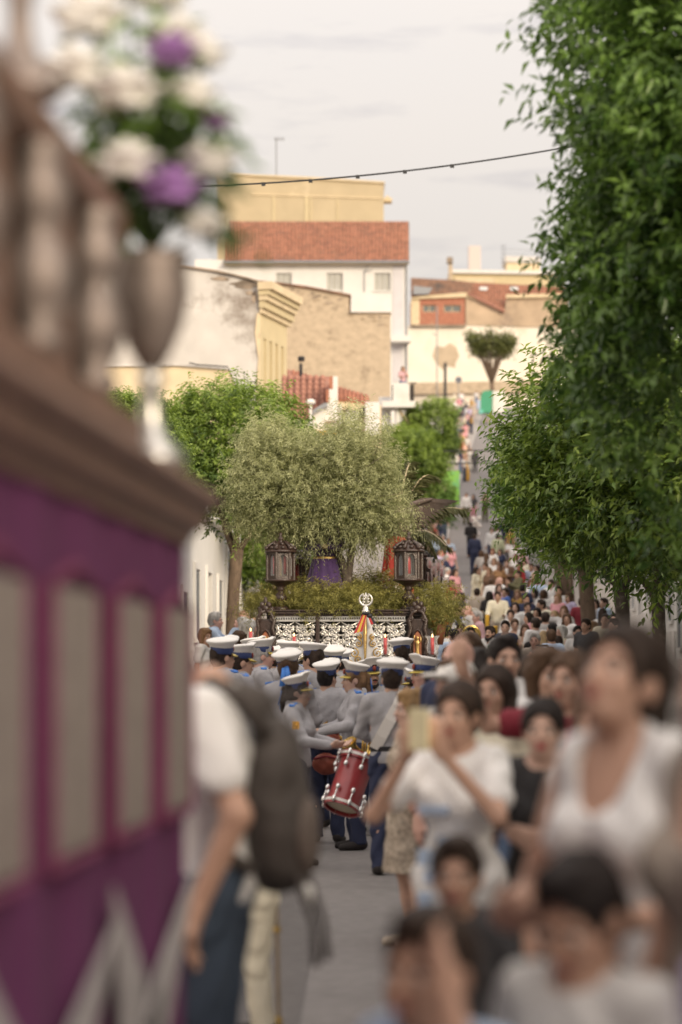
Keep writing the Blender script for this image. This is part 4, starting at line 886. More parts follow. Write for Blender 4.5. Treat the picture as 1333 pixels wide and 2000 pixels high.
for (px, py, rx, ry, rz, n, sd, up, dr) in ((645, 905, .6, .7, .42, 1000, 48, .8, .2), (560, 950, .82, .8, .74, 1800, 41, .45, .25), (640, 970, .85, .85, .66, 1700, 42, .3, .4), (706, 940, .56, .7, .82, 1500, 43, .9, .1), (500, 965, .34, .5, .58, 560, 44, .2, .4), (715, 995, .48, .55, .46, 760, 45, .1, .5), (520, 880, .34, .4, .40, 420, 46, 1.0, .1), (585, 1005, .5, .6, .25, 420, 47, .0, .5)):
    p, m_, t_ = crown_leaves(n, 17, rx, ry, rz, .066, sd, up=up, droop=dr, bumpy=.4, inner=.2, shoot=.5, wr=.15, wild=.75, flat_bottom=.9)
    pa.append((p + np.array(ol(px, py)), m_, np.clip(t_ * 1.0 + .1 + .22 * np.random.default_rng(sd).normal(size=len(t_)) * .7, 0, 1)))
pos = np.concatenate([a[0] for a in pa]); mm = np.concatenate([a[1] for a in pa]); tn = np.concatenate([a[2] for a in pa])
tag(link('crown', leaves_mesh('crown', pos, mm, tn), M_olive, ot), kind='stuff')
# statues
def robe(mb, c, h, r0, r1, folds=11, amp=.08, rot=0, sy=.8, seg=66):
    vs = []; n = 12
    for i in range(n + 1):
        t = i / n; r = r0 + (r1 - r0) * t ** .7
        for k in range(seg):
            a = 2 * PI * k / seg + rot; q = r * (1 + amp * (1 - t * .6) * math.sin(folds * a + 2 * t))
            vs.append(Vector(c) + Vector((q * math.cos(a), sy * q * math.sin(a), h * t)))
    fs = [(i * seg + k, i * seg + (k + 1) % seg, (i + 1) * seg + (k + 1) % seg, (i + 1) * seg + k) for i in range(n) for k in range(seg)]
    return mb.add(vs, fs)
st = thing('kneeling_statue', 'statue in deep purple robe with gilt waistband behind the left stem', 'statue', fw(-.36, .95, zb + .2), FROT)
robe(MB(), (0, 0, 0), .62, .40, .2).build('robe', M_purple, st, True)
MB().lathe([(.175, .60), (.185, .615), (.185, .64), (.175, .655)], (0, 0, 0), 20, sy=.8).build('waistband', M_gold, st, True)
mb = MB().lathe([(.17, .65), (.19, .8), (.21, .95), (.16, 1.05), (.06, 1.1)], (0, 0, 0), 18, sy=.7); mb.tube([(.2, 0, .98), (.26, -.15, .78), (.06, -.28, .8)], [.07, .06, .045], 8).tube([(-.2, 0, .98), (-.26, -.15, .78), (-.02, -.28, .8)], [.07, .06, .045], 8); mb.build('tunic', M_purple, st, True)
M_carved = mat('painted_skin', (.42, .26, .18), .5, .1, 10, .05)
mb = MB().tube([(0, 0, 1.06), (0, -.01, 1.16)], .05, 8).ball((0, -.02, 1.24), (.075, .09, .11), 12, 8).ball((.02, -.3, .8), (.05, .06, .04), 8, 5); mb.build('head', M_carved, st, True)
MB().ball((0, .02, 1.26), (.09, .09, .11), 12, 8).ball((0, .07, 1.12), (.08, .05, .14), 10, 6).build('hair', mat('dark_brown_hair', (.03, .018, .012), .5, .3, 20, .3), st, True)
an = thing('angel_statue', 'angel statue with brown feathered wing spreading right of the olive', 'statue', fw(.68, 1.75, zb + .2), FROT)
robe(MB(), (0, 0, 0), 1.0, .30, .16, 9, .1).build('robe', M_redcl, an, True)
mb = MB().lathe([(.16, .98), (.18, 1.2), (.2, 1.38), (.14, 1.48), (.05, 1.52)], (0, 0, 0), 18, sy=.7).tube([(.19, 0, 1.4), (.34, -.1, 1.25), (.4, -.2, 1.45)], [.065, .05, .035], 8).tube([(-.19, 0, 1.4), (-.3, -.12, 1.2), (-.15, -.3, 1.25)], [.065, .05, .035], 8); mb.build('tunic', M_feather, an, True)
MB().tube([(0, 0, 1.48), (0, 0, 1.58)], .045, 8).ball((0, -.01, 1.66), (.07, .085, .1), 12, 8).build('head', M_carved, an, True)
MB().ball((0, .02, 1.68), (.085, .085, .1), 12, 8).build('hair', mat('fair_hair', (.25, .15, .07), .5, .3, 20, .3), an, True)
for s in (1, -1):
    wg = MB(); root_ = Vector((s * .06, .13, 1.30))
    for k in range(13):
        t = k / 12; p0 = root_ + Vector((s * (.05 + .42 * t), .02 + .01 * k * .5, .18 + .12 * math.sin(t * 2))); e = p0 + Vector((s * (.28 + .16 * t), .10, -.42 + .40 * t - .02)); side = (e - p0).cross(Vector((0, 1, 0))).normalized() * (.055 - .02 * t)
        mid = p0.lerp(e, .55) + Vector((0, 0, .05 * (1 - t))); tip2 = e + Vector((s * .03, 0, .03))
        top = [p0, p0 + side * .7, mid + side, tip2, mid - side, p0 - side * .7]; wg.prism(top, (0, .012, 0))
    wg.tube([root_, root_ + Vector((s * .2, .02, .22)), root_ + Vector((s * .5, .05, .30))], [.05, .045, .02], 8); wg.build('wing', M_feather, an)
# palm behind the olive
pt = thing('palm_plant', 'arching palm fronds reaching right from behind the right lanterns', 'palm', fw(.55, 3.2, zb), FROT); T1 = fw(.55, 3.2, zb)
MB().tube([(0, 0, -.1), (.02, 0, .6), (0, 0, 1.05)], [.08, .07, .07], 9).build('trunk', M_bark, pt, True)
def frond(tip, arch, seed):
    g = np.random.default_rng(seed); a = np.array([0, 0, 1.05]); tip = np.array(tip); n = 46; t = np.linspace(0, 1, n)
    path = a[None] + (tip - a)[None] * t[:, None]; path[:, 2] += arch * 4 * t * (1 - t) * .9
    mb = MB().tube([tuple(p) for p in path[::5]] + [tuple(path[-1])], .012, 5)
    tang = np.gradient(path, axis=0); tang /= np.linalg.norm(tang, axis=1, keepdims=True); side = np.cross(tang, [0, 0, 1.0]); side /= np.linalg.norm(side, axis=1, keepdims=True)
    P_, D_ = [], []
    for s in (-1, 1):
        for o_ in (0, .5):
            P_.append(path); D_.append(side * s * .8 + tang * .75 + np.array([0, 0, -.45]) + g.normal(size=path.shape) * .1)
    P_ = np.concatenate(P_) + g.normal(size=(n * 4, 3)) * .008; D_ = np.concatenate(D_); ln_ = np.tile(.30 * (1 - .5 * np.abs(t - .4)) * np.minimum(1, 8 * t + .2), 4)
    me_ = leaves_mesh('frond', P_, leaf_frames(P_, D_, np.tile([0, 0, 1.0], (len(P_), 1)) + g.normal(size=P_.shape) * .2, ln_, ln_ * .09), np.clip(.45 + .2 * g.normal(size=len(P_)), 0, 1))
    o = link('frond', me_, M_palm, pt); mb.build('rib', M_creamd, o)
def pl(px, py, Y):
    p = P(px, py, Y) - T1; c, s = math.cos(-FROT), math.sin(-FROT); return Vector((c * p.x - s * p.y, s * p.x + c * p.y, p.z))
frond(pl(905, 995, 39), .28, 1); frond(pl(872, 1066, 38.4), .32, 2); frond(pl(845, 930, 39.5), .42, 3); frond(pl(800, 905, 39.4), .2, 4); frond(pl(850, 1090, 40), .42, 5); frond(pl(690, 1000, 39.6), .25, 6)
# candelabra of glass tulips right of the float
def tulip(mbg, c, s=1): mbg.lathe([(.012 * s, 0), (.03 * s, .015 * s), (.045 * s, .05 * s), (.04 * s, .09 * s), (.036 * s, .12 * s), (.055 * s, .16 * s)], c, 12, cap=False)
cb = thing('candelabrum', 'branched candelabrum of pink glass tulips rising right of the dark lanterns', 'candelabrum', P(838, 1235, 38.4), world=True)
basep = P(838, 1240, 38.4)
for px, py in ((840, 1102), (848, 1113), (857, 1106), (863, 1118), (840, 1131), (848, 1127), (855, 1131), (862, 1126), (871, 1141), (857, 1149), (843, 1151), (857, 1163), (865, 1169), (850, 1171)):
    q = P(px, py + 9, 38.4 + random.uniform(-.2, .2)); arm = MB().tube([basep + Vector((0, 0, .1)), basep.lerp(q, .5) + Vector((.03, 0, -.02)), q + Vector((0, 0, -.05)), q], [.02, .016, .012, .012], 6).build('arm', M_ebony, cb)
    mg = MB(); tulip(mg, q, 1.15); mg.build('glass_tulip', M_etched, cb, True); MB().lathe([(.018, 0), (.017, .11), (0, .12)], q + Vector((0, 0, .01)), 8).build('candle', mat('pink_wax', (.55, .14, .16), .4, .1, 8, 0), cb, True)
for px, py, Yt, lb, gl_ in ((845, 1278, 35.2, 'glass tulip with a red candle right of the dark corner post', 1.9), (753, 1278, 35.3, 'tall red candle in clear glass before the right silver panel', 0), (575, 1276, 35.3, 'lit red candle showing behind the caps before the left silver panel', 0), (490, 1266, 35.6, 'small red candle glass beside the left dark corner post', 0)):
    q = P(px, py, Yt); c = thing('candle_holder', lb, 'candle', (q.x, q.y, q.z - .25), world=True, group='candles along the float front')
    MB().lathe([(.02, -.25), (.02, -.06), (.05, -.04), (.055, -.01), (.03, 0)], q, 12).build('stem', M_ebony, c, True)
    if gl_:
        mg = MB(); mg.lathe([(.03, 0), (.075, .03), (.085, .1), (.07, .18), (.075, .22), (.11, .27)], q, 16, cap=False); mg.build('glass_tulip', M_glass, c, True)
    else: MB().lathe([(.04, .0), (.042, .2), (.045, .24)], q, 12, cap=False).build('glass_sleeve', M_glass, c, True)
    MB().lathe([(.028, 0), (.027, .24), (0, .25)], q, 10).build('candle', M_redwax, c, True); MB().ball(q + Vector((0, 0, .27)), (.010, .010, .028), 8, 6).build('flame', M_flame, c, True)
# orange flowers
fo = thing('flower_bunch', 'bunch of orange flowers at the right edge of the float', 'flowers', P(858, 1215, 37.6), world=True)
q = P(858, 1203, 37.6); mo = mat('orange_petal', (.62, .24, .06), .6, .2, 12, 0)
for k in range(26):
    d = Vector((random.gauss(0, 1), random.gauss(0, 1), random.gauss(0, 1))).normalized(); c = q + Vector((d.x * .16, d.y * .14, d.z * .2)); m_ = MB()
    for j in range(6):
        a = j * PI / 3; m_.ball(c + Vector((.022 * math.cos(a), -.005, .022 * math.sin(a))), (.02, .008, .02), 6, 4)
    m_.build('bloom', mo if k % 6 else mw, fo, True)
p_, m__, t__ = crown_leaves(60, 10, .18, .15, .2, .07, 77, shoot=.12); tag(link('leaves', leaves_mesh('leaves', p_ + np.array(q), m__, t__), M_leaf, fo), kind='stuff')
MB().lathe([(.06, -.45), (.09, -.3), (.12, -.12)], q, 14).build('vase', M_niche, fo, True)
# the white standard in front of the float
Yb = 33.0; base = P(715, 1200, Yb); sd_ = thing('ceremonial_banner', 'white gathered standard with gold embroidery, silver wreath finial and red yellow ribbon', 'banner', (base.x, Yb, G(Yb)), world=True)
MB().tube([(base.x, Yb, G(Yb)), P(715, 1196, Yb)], .018, 8).build('pole', M_silver, sd_)
f = MB(); c = P(715, 1171, Yb)
ring = [c + Vector((.085 * math.cos(a), 0, .085 * math.sin(a))) for a in [PI / 2 + .35 + (2 * PI - .7) * k / 26 for k in range(27)]]
f.tube(ring, [.006 + .012 * math.sin(PI * k / 26) for k in range(27)], 7)
f.lathe([(.02, -.20), (.05, -.18), (.055, -.15), (.035, -.135), (.045, -.115), (.03, -.10), (.02, -.085)], c, 14); f.tube([c + Vector((0, 0, -.08)), c + Vector((0, 0, .095))], .008, 6).tube([c + Vector((-.035, 0, .06)), c + Vector((.035, 0, .06))], .008, 6)
for s in (-1, 1):
    for dz in (-.04, .0, .04): spiral(f, c.x + s * .03, c.z + dz, .022, 1.2, 1, 0, Yb, .007, s, 10)
f.build('finial', M_silver, sd_, True)
robe(MB(), (base.x, Yb, base.z - 1.1), 1.1, .44, .035, 7, .07, sy=.35).build('cloth', M_wcloth, sd_, True)
g_ = MB(); yf = lambda t: Yb - .375 * (.035 + (.44 - .035) * (1 - t) ** .7 * 1.0) * 1.05
zz_ = lambda t: base.z - 1.1 + 1.1 * t
g_.tube([Vector((base.x - .01, yf(t) - .012, zz_(t))) for t in (.98, .8, .6, .45, .3)], [.022, .03, .022, .014, .004], 6)
for s in (-1, 1):
    for t, r_, x_ in ((.62, .055, .10), (.5, .07, .16), (.42, .06, .10), (.36, .085, .22), (.7, .04, .09), (.3, .06, .15)): spiral(g_, base.x + s * x_, zz_(t) + .02, r_, 1.3, 1, PI / 2 * (1 if t > .45 else -1), yf(t * .9) - .01 + .05, .011, s)
g_.build('embroidery', M_gold, sd_, True)
mred, myel, mblk = mat('red_ribbon', (.5, .03, .03), .5, .1, 8, 0), mat('yellow_ribbon', (.75, .45, .04), .5, .1, 8, 0), mat('black_ribbon', (.02, .02, .025), .5, .1, 8, 0)
t0 = P(713, 1199, Yb - .12); t1 = P(700, 1235, Yb - .16); d = (t1 - t0); sx = Vector((.036, 0, .008))
for k, m_ in ((0, mred), (1, myel), (2, mred)):
    a = t0 + sx * (k * .6 - .9); b_ = t1 + sx * (k - 1.5) * 1.1; MB().prism([a, a + sx * .58, b_ + sx * 1.05, b_], (0, .006, 0)).build('ribbon', m_, sd_)
t1 = P(725, 1220, Yb - .14)
for k, m_ in ((0, mred), (1, mblk)):
    a = t0 + Vector((.03 + .02 * k, 0, 0)); b_ = t1 + sx * k; MB().prism([a, a + sx * .5, b_ + sx, b_], (0, .006, 0)).build('ribbon', m_, sd_)
MB().ball(P(715, 1198, Yb - .12), (.055, .03, .025), 10, 6).ball(P(722, 1203, Yb - .12), (.04, .025, .03), 8, 5).build('bow', mblk, sd_, True)
# ------------------------------------------------------------------ people: one continuous skin surface per body, clothes as children
class Sdf:
    def __init__(s): s.p = []
    def cone(s, a, b, ra, rb, k=.03): s.p.append(('c', np.array(a, float), np.array(b, float), ra, rb, k)); return s
    def ell(s, c, r, k=.03, M=None): s.p.append(('e', np.array(c, float), np.array(r, float), M, None, k)); return s
    def bounds(s, off):
        lo, hi = [], []
        for t, a, b, c, d, k in s.p:
            if t == 'c': lo.append(np.minimum(a - c, b - d)); hi.append(np.maximum(a + c, b + d))
            else: m = b.max() if c is not None else b; lo.append(a - m); hi.append(a + m)
        return np.min(lo, 0) - off, np.max(hi, 0) + off
    def grid(s, res, off=0.0):
        lo, hi = s.bounds(off + 3 * res); n = np.ceil((hi - lo) / res).astype(int) + 1
        ax = [lo[i] + res * np.arange(n[i]) for i in range(3)]; D = np.full(n, 9.0)
        for t, a, b, c, d, k in s.p:
            k = max(k, res * .8)
            if t == 'c': l, h = np.minimum(a - c, b - d), np.maximum(a + c, b + d)
            else: m = b.max() if c is not None else b; l, h = a - m, a + m
            mg = k + off + 2.5 * res
            i0 = np.maximum(((l - mg - lo) / res).astype(int), 0); i1 = np.minimum(((h + mg - lo) / res).astype(int) + 2, n)
            sl = tuple(slice(i0[i], i1[i]) for i in range(3))
            X, Y_, Z = ax[0][sl[0]][:, None, None], ax[1][sl[1]][None, :, None], ax[2][sl[2]][None, None, :]
            if t == 'c':
                ab = b - a; L2 = max(ab @ ab, 1e-9)
                px, py, pz = X - a[0], Y_ - a[1], Z - a[2]
                tt = np.clip((px * ab[0] + py * ab[1] + pz * ab[2]) / L2, 0, 1)
                q = np.sqrt((px - tt * ab[0]) ** 2 + (py - tt * ab[1]) ** 2 + (pz - tt * ab[2]) ** 2) - (c + (d - c) * tt)
            else:
                px, py, pz = X - a[0], Y_ - a[1], Z - a[2]
                if c is not None:
                    M = c; px, py, pz = (M[0, 0] * px + M[1, 0] * py + M[2, 0] * pz), (M[0, 1] * px + M[1, 1] * py + M[2, 1] * pz), (M[0, 2] * px + M[1, 2] * py + M[2, 2] * pz)
                k0 = np.sqrt((px / b[0]) ** 2 + (py / b[1]) ** 2 + (pz / b[2]) ** 2); k1 = np.sqrt((px / b[0] ** 2) ** 2 + (py / b[1] ** 2) ** 2 + (pz / b[2] ** 2) ** 2)
                q = k0 * (k0 - 1) / (k1 + 1e-9)
            o = D[sl]; hh = np.clip(.5 + .5 * (o - q) / k, 0, 1); D[sl] = o * (1 - hh) + q * hh - k * hh * (1 - hh)
        return D - off, lo, ax
_EC = np.array([(0, 0, 0), (1, 0, 0), (0, 1, 0), (1, 1, 0), (0, 0, 1), (1, 0, 1), (0, 1, 1), (1, 1, 1)])
_EE = [(0, 1), (2, 3), (4, 5), (6, 7), (0, 2), (1, 3), (4, 6), (5, 7), (0, 4), (1, 5), (2, 6), (3, 7)]
def surface(name, D, lo, res):
    s = D < 0; n = np.array(D.shape) - 1
    cnt = sum(s[c[0]:c[0] + n[0], c[1]:c[1] + n[1], c[2]:c[2] + n[2]].astype(np.int8) for c in _EC)
    act = (cnt > 0) & (cnt < 8); idx = np.argwhere(act)
    if len(idx) == 0: idx = np.zeros((1, 3), int)
    ids = np.full(act.shape, -1, np.int32); ids[tuple(idx.T)] = np.arange(len(idx))
    val = np.stack([D[idx[:, 0] + c[0], idx[:, 1] + c[1], idx[:, 2] + c[2]] for c in _EC], 1)
    acc = np.zeros((len(idx), 3)); w = np.zeros(len(idx))
    for a, b in _EE:
        va, vb = val[:, a], val[:, b]; m = (va < 0) != (vb < 0); t = np.where(m, va / np.where(np.abs(va - vb) < 1e-9, 1, va - vb), 0)
        acc += np.where(m[:, None], _EC[a] + t[:, None] * (_EC[b] - _EC[a]), 0); w += m
    v = (idx + acc / np.maximum(w, 1)[:, None]) * res + lo; quads = []
    for ax in range(3):
        o1, o2 = [(1, 2), (2, 0), (0, 1)][ax]
        A = [slice(None)] * 3; B = [slice(None)] * 3; A[ax] = slice(0, -1); B[ax] = slice(1, None); sa, sb = s[tuple(A)], s[tuple(B)]
        e = np.argwhere(sa != sb); e = e[(e[:, o1] > 0) & (e[:, o2] > 0) & (e[:, o1] < n[o1]) & (e[:, o2] < n[o2])]
        if len(e) == 0: continue
        d1 = np.zeros(3, int); d1[o1] = 1; d2 = np.zeros(3, int); d2[o2] = 1
        q = np.stack([ids[tuple((e - d1 - d2).T)], ids[tuple((e - d2).T)], ids[tuple(e.T)], ids[tuple((e - d1).T)]], 1)
        fl_ = sa[tuple(e.T)]; q = np.where(fl_[:, None], q, q[:, ::-1]); quads.append(q[(q >= 0).all(1)])
    return np_mesh(name, v, quads=np.concatenate(quads), smooth=True)

ARM = {'down': ((.245, .03, 1.13), (.255, -.06, .89), (0, -.15, -1)), 'clasp': ((.25, .0, 1.13), (.07, -.21, 1.03), (-.8, -.2, -.3)), 'cross': ((.25, -.05, 1.15), (.0, -.23, 1.16), (-1, .15, .05)),
       'phone': ((.23, -.20, 1.22), (.06, -.31, 1.45), (-.25, -.2, 1)), 'head': ((.38, -.12, 1.48), (.15, -.10, 1.70), (-.9, .2, .0)), 'fwd': ((.25, -.10, 1.15), (.19, -.34, 1.10), (-.2, -1, .1)),
       'chin': ((.2, -.20, 1.17), (.05, -.20, 1.42), (-.2, .2, .9)), 'reach': ((.42, -.08, 1.40), (.63, -.22, 1.44), (1, -.3, 0)), 'back': ((.26, .12, 1.15), (.07, .19, 1.02), (-1, .1, 0)), 'horn': ((.27, -.05, 1.16), (.17, -.26, 1.08), (-.5, -.8, 0)),
       'wave': ((.34, -.18, 1.38), (.36, -.32, 1.62), (0, -.3, 1)), 'clap': ((.24, -.10, 1.16), (.05, -.30, 1.28), (-.3, -.5, .7))}
def rotm(yaw, pitch=0, roll=0): return np.array((Euler((0, 0, R(yaw))).to_matrix() @ Euler((R(pitch), 0, 0)).to_matrix() @ Euler((0, R(roll), 0)).to_matrix()))
def rig(sex, armR, armL, yaw, pitch, hk, legs, slim, hfwd=0):
    J = {}; sw = .158 if sex == 'f' else .18; sw *= slim
    J['sh'] = {s: np.array((s * sw, .01, 1.395)) for s in (-1, 1)}
    J['el'], J['wr'], J['hd'] = {}, {}, {}
    for s, a in ((-1, armR), (1, armL)):
        e, w_, h_ = ARM[a] if isinstance(a, str) else a; m = np.array((s, 1, 1.0)); J['el'][s], J['wr'][s], J['hd'][s] = np.array(e) * m, np.array(w_) * m, np.array(h_, float) * m
        if sex == 'f': J['el'][s][0] -= s * .015
    hw_ = .088
    J['hip'] = {s: np.array((s * hw_, 0, .90)) for s in (-1, 1)}
    if legs == 'walk': J['kn'] = {-1: np.array((-.085, -.14, .50)), 1: np.array((.085, .03, .48))}; J['an'] = {-1: np.array((-.085, -.18, .085)), 1: np.array((.085, .27, .11))}
    else: J['kn'] = {s: np.array((s * .095, -.02, .49)) for s in (-1, 1)}; J['an'] = {s: np.array((s * .105, .03, .085)) for s in (-1, 1)}
    J['hc'] = np.array((0, -.012 - hfwd, 1.575 + (hk - 1) * .06 - hfwd * .35)); J['hr'] = rotm(yaw, -pitch); J['hk'] = hk; J['sex'] = sex; J['slim'] = slim
    return J
def hp(J, p): return J['hc'] + J['hr'] @ (np.array(p, float) * J['hk'])
def add_torso(S, J, o=0.0, lower=True, upper=True):
    f = J['sex'] == 'f'; q = J['slim']
    if lower: S.ell((0, .01, .94), ((.165 if not f else .17) * q + o, .115 * q + o, .13 + o), .06)
    S.ell((0, .0, 1.10), ((.145 if not f else .125) * q + o, .10 * q + o, .15 + o), .06)
    if upper:
        S.ell((0, .0, 1.27), ((.172 if not f else .15) * q + o, .118 * q + o, .165 + o), .06)
        a, b = J['sh'][-1], J['sh'][1]; S.cone(a * [.75, 1, 1] + [0, 0, .0], b * [.75, 1, 1], .066 * q + o, .066 * q + o, .06)
        S.cone((0, .015, 1.40), (0, .0, 1.47), .075 * q + o * .6, .055 + o * .3, .04)
        if f:
            for s in (-1, 1): S.ell((s * .068, -.085 * q, 1.24), (.062 + o, .058 + o, .062 + o), .04)
def add_arm(S, J, s, o=0.0, frac=9.0, k=.035):
    q = J['slim'] * (.88 if J['sex'] == 'f' else 1); a, e, w_ = J['sh'][s], J['el'][s], J['wr'][s]
    if frac <= 1: S.cone(a, a + (e - a) * frac, .054 * q + o, (.046 * q + o) * 1.06, k); return
    S.cone(a, e, .054 * q + o, .041 * q + o, k); S.cone(e, w_, .042 * q + o, .029 * q + o * .9, .02)
def add_hand(S, J, s, fine):
    w_, d = J['wr'][s], J['hd'][s] / np.linalg.norm(J['hd'][s]); l = np.cross(d, (0, 1, .2)); l /= np.linalg.norm(l) + 1e-9; n = np.cross(l, d)
    pl_ = w_ + d * .075
    for t in (-.022, 0, .022): S.cone(w_ + l * t * .5, pl_ + l * t, .022, .017, .012)
    if fine:
        for t, ln_ in ((-.033, .055), (-.011, .072), (.011, .075), (.033, .06)):
            b = pl_ + l * t; m = b + d * ln_ * .55 + n * .008; S.cone(b, m, .0105, .0095, .006); S.cone(m, m + d * ln_ * .45 + n * .022, .0095, .008, .004)
        b = w_ + d * .025 + l * .022; m = b + d * .03 + l * .03 + n * .01; S.cone(b, m, .014, .0115, .01); S.cone(m, m + d * .028 + n * .012, .0115, .009, .005)
    else: S.cone(pl_, pl_ + d * .06 + n * .02, .026, .016, .015); S.cone(w_ + d * .03 + l * .02, w_ + d * .06 + l * .045, .013, .010, .01)
def body_sdf(J, fine):
    S = Sdf(); add_torso(S, J)
    for s in (-1, 1):
        add_arm(S, J, s); add_hand(S, J, s, fine); q = J['slim']
        S.cone(J['hip'][s], J['kn'][s], .088 * q, .055 * q, .05); S.cone(J['kn'][s], J['an'][s], .054 * q, .036, .03)
        m = J['kn'][s] * .62 + J['an'][s] * .38; S.ell(m + [0, .018, 0], (.045 * q, .05 * q, .09), .03)
        S.cone(J['an'][s] + [0, .02, -.035], J['an'][s] + [s * .02, -.15, -.055], .038, .028, .03)
    hk = J['hk']; h = lambda *p: hp(J, p); M = J['hr']
    S.cone((0, .02, 1.42), h(0, .03, -.07), .056 * J['slim'] if J['sex'] == 'm' else .047, .05 * hk if J['sex'] == 'm' else .043 * hk, .03)
    S.ell(h(0, .014, .032), np.array((.073, .093, .088)) * hk, .02, M); S.ell(h(0, -.03, -.03), np.array((.060, .062, .082)) * hk, .03, M)
    S.ell(h(0, -.052, -.088), np.array((.036, .034, .030)) * hk, .03, M)
    S.cone(h(0, -.088, .008), h(0, -.108, -.030), .009 * hk, .0145 * hk, .012); S.cone(h(-.036, -.078, .022), h(.036, -.078, .022), .013 * hk, .013 * hk, .012)
    for s in (-1, 1):
        S.ell(h(s * .074, .012, -.012), np.array((.012, .022, .033)) * hk, .008, M); S.ell(h(s * .034, -.068, -.03), np.array((.024, .02, .02)) * hk, .02, M)
    S.ell(h(0, -.088, -.060), np.array((.025, .012, .008)) * hk, .008, M)
    return S
def wrinkle(D, ax, amp, seed):
    X, Y_, Z = ax[0][:, None, None], ax[1][None, :, None], ax[2][None, None, :]
    w_ = np.sin(31 * Z + 9 * np.sin(7 * X + seed) + 6 * Y_) * np.sin(17 * X + 11 * Y_ + 5 * Z + seed * 2) + .6 * np.sin(53 * X + 21 * Z + 3 * np.sin(15 * Z)) * np.sin(23 * Y_ + 13 * Z)
    return D + amp * w_
def garment(name, J, kind, res, seed=0):
    S = Sdf(); o = .014; rs = res; wr = .0065
    if kind in ('skirt', 'dress', 'longdress'):
        hem = .48 if kind != 'longdress' else .10
        S.ell((0, .01, .95), (.175 + o, .12 + o, .12), .05); S.cone((0, .0, .92), (0, .02, hem), .15 * J['slim'] + o, .22 if kind != 'longdress' else .27, .06)
    if kind in ('dress', 'tee', 'shirt', 'tank', 'jacket', 'longdress'):
        oo = o + (.012 if kind == 'jacket' else .0) + (.004 if kind == 'shirt' else 0)
        add_torso(S, J, oo, lower=True)
        if kind != 'tank':
            for s in (-1, 1): add_arm(S, J, s, oo + (.008 if kind in ('tee', 'dress') else 0), .62 if kind in ('tee', 'dress') else 9, .03)
        if kind in ('shirt', 'jacket'):
            for k in range(8):
                a0, a1 = 2 * PI * k / 8, 2 * PI * (k + 1) / 8
                if k in (5, 6): continue
                z0_, z1_ = 1.45 - .02 * math.sin(a0), 1.45 - .02 * math.sin(a1); r_ = .07 if J['sex'] == 'm' else .062
                S.cone((r_ * math.cos(a0), r_ * math.sin(a0), z0_), (r_ * math.cos(a1), r_ * math.sin(a1), z1_), .018, .018, .01)
    if kind in ('trousers', 'shorts'):
        S.ell((0, .01, .95), (.165 * J['slim'] + o, .115 * J['slim'] + o, .13), .05)
        for s in (-1, 1):
            q = J['slim']; S.cone(J['hip'][s], J['kn'][s], .092 * q + o, .064 * q + o, .035)
            if kind == 'trousers': S.cone(J['kn'][s], J['an'][s] + [0, 0, -.02], .064 * q + o, .052 + o, .02)
    D, lo, ax = S.grid(rs); X, Y_, Z = ax[0][:, None, None], ax[1][None, :, None], ax[2][None, None, :]
    if res < .02: D = wrinkle(D, ax, wr, seed)
    cut = lambda A: np.maximum(D, A)
    def cutell(D, c, r): k0 = np.sqrt(((X - c[0]) / r[0]) ** 2 + ((Y_ - c[1]) / r[1]) ** 2 + ((Z - c[2]) / r[2]) ** 2); return np.maximum(D, -(k0 - 1) * min(r))
    if kind in ('trousers', 'shorts'): D = cut(Z - 1.02); D = np.maximum(D, (.055 if kind == 'trousers' else .5) - Z)
    elif kind == 'skirt': D = cut(Z - 1.04); D = np.maximum(D, .5 - Z)
    elif kind == 'dress': D = cut(.5 - Z)
    elif kind == 'longdress': D = cut(.1 - Z)
    elif kind == 'jacket': D = cut(.80 - Z); D = cutell(D, (0, -.13, 1.34), (.045, .09, .16))
    else: D = cut(.90 - Z)
    if kind in ('tee', 'dress'): D = cutell(D, (0, -.04, 1.49), (.085, .11, .075))
    if kind in ('tank',): D = cutell(D, (0, -.10, 1.44), (.075, .14, .15)); D = cutell(D, (0, .1, 1.50), (.08, .1, .08)); D = cutell(D, (.22, .0, 1.36), (.075, .3, .14)); D = cutell(D, (-.22, .0, 1.36), (.075, .3, .14))
    if kind == 'shirt': D = cutell(D, (0, -.12, 1.47), (.035, .09, .09))
    return surface(name, D, lo, rs)
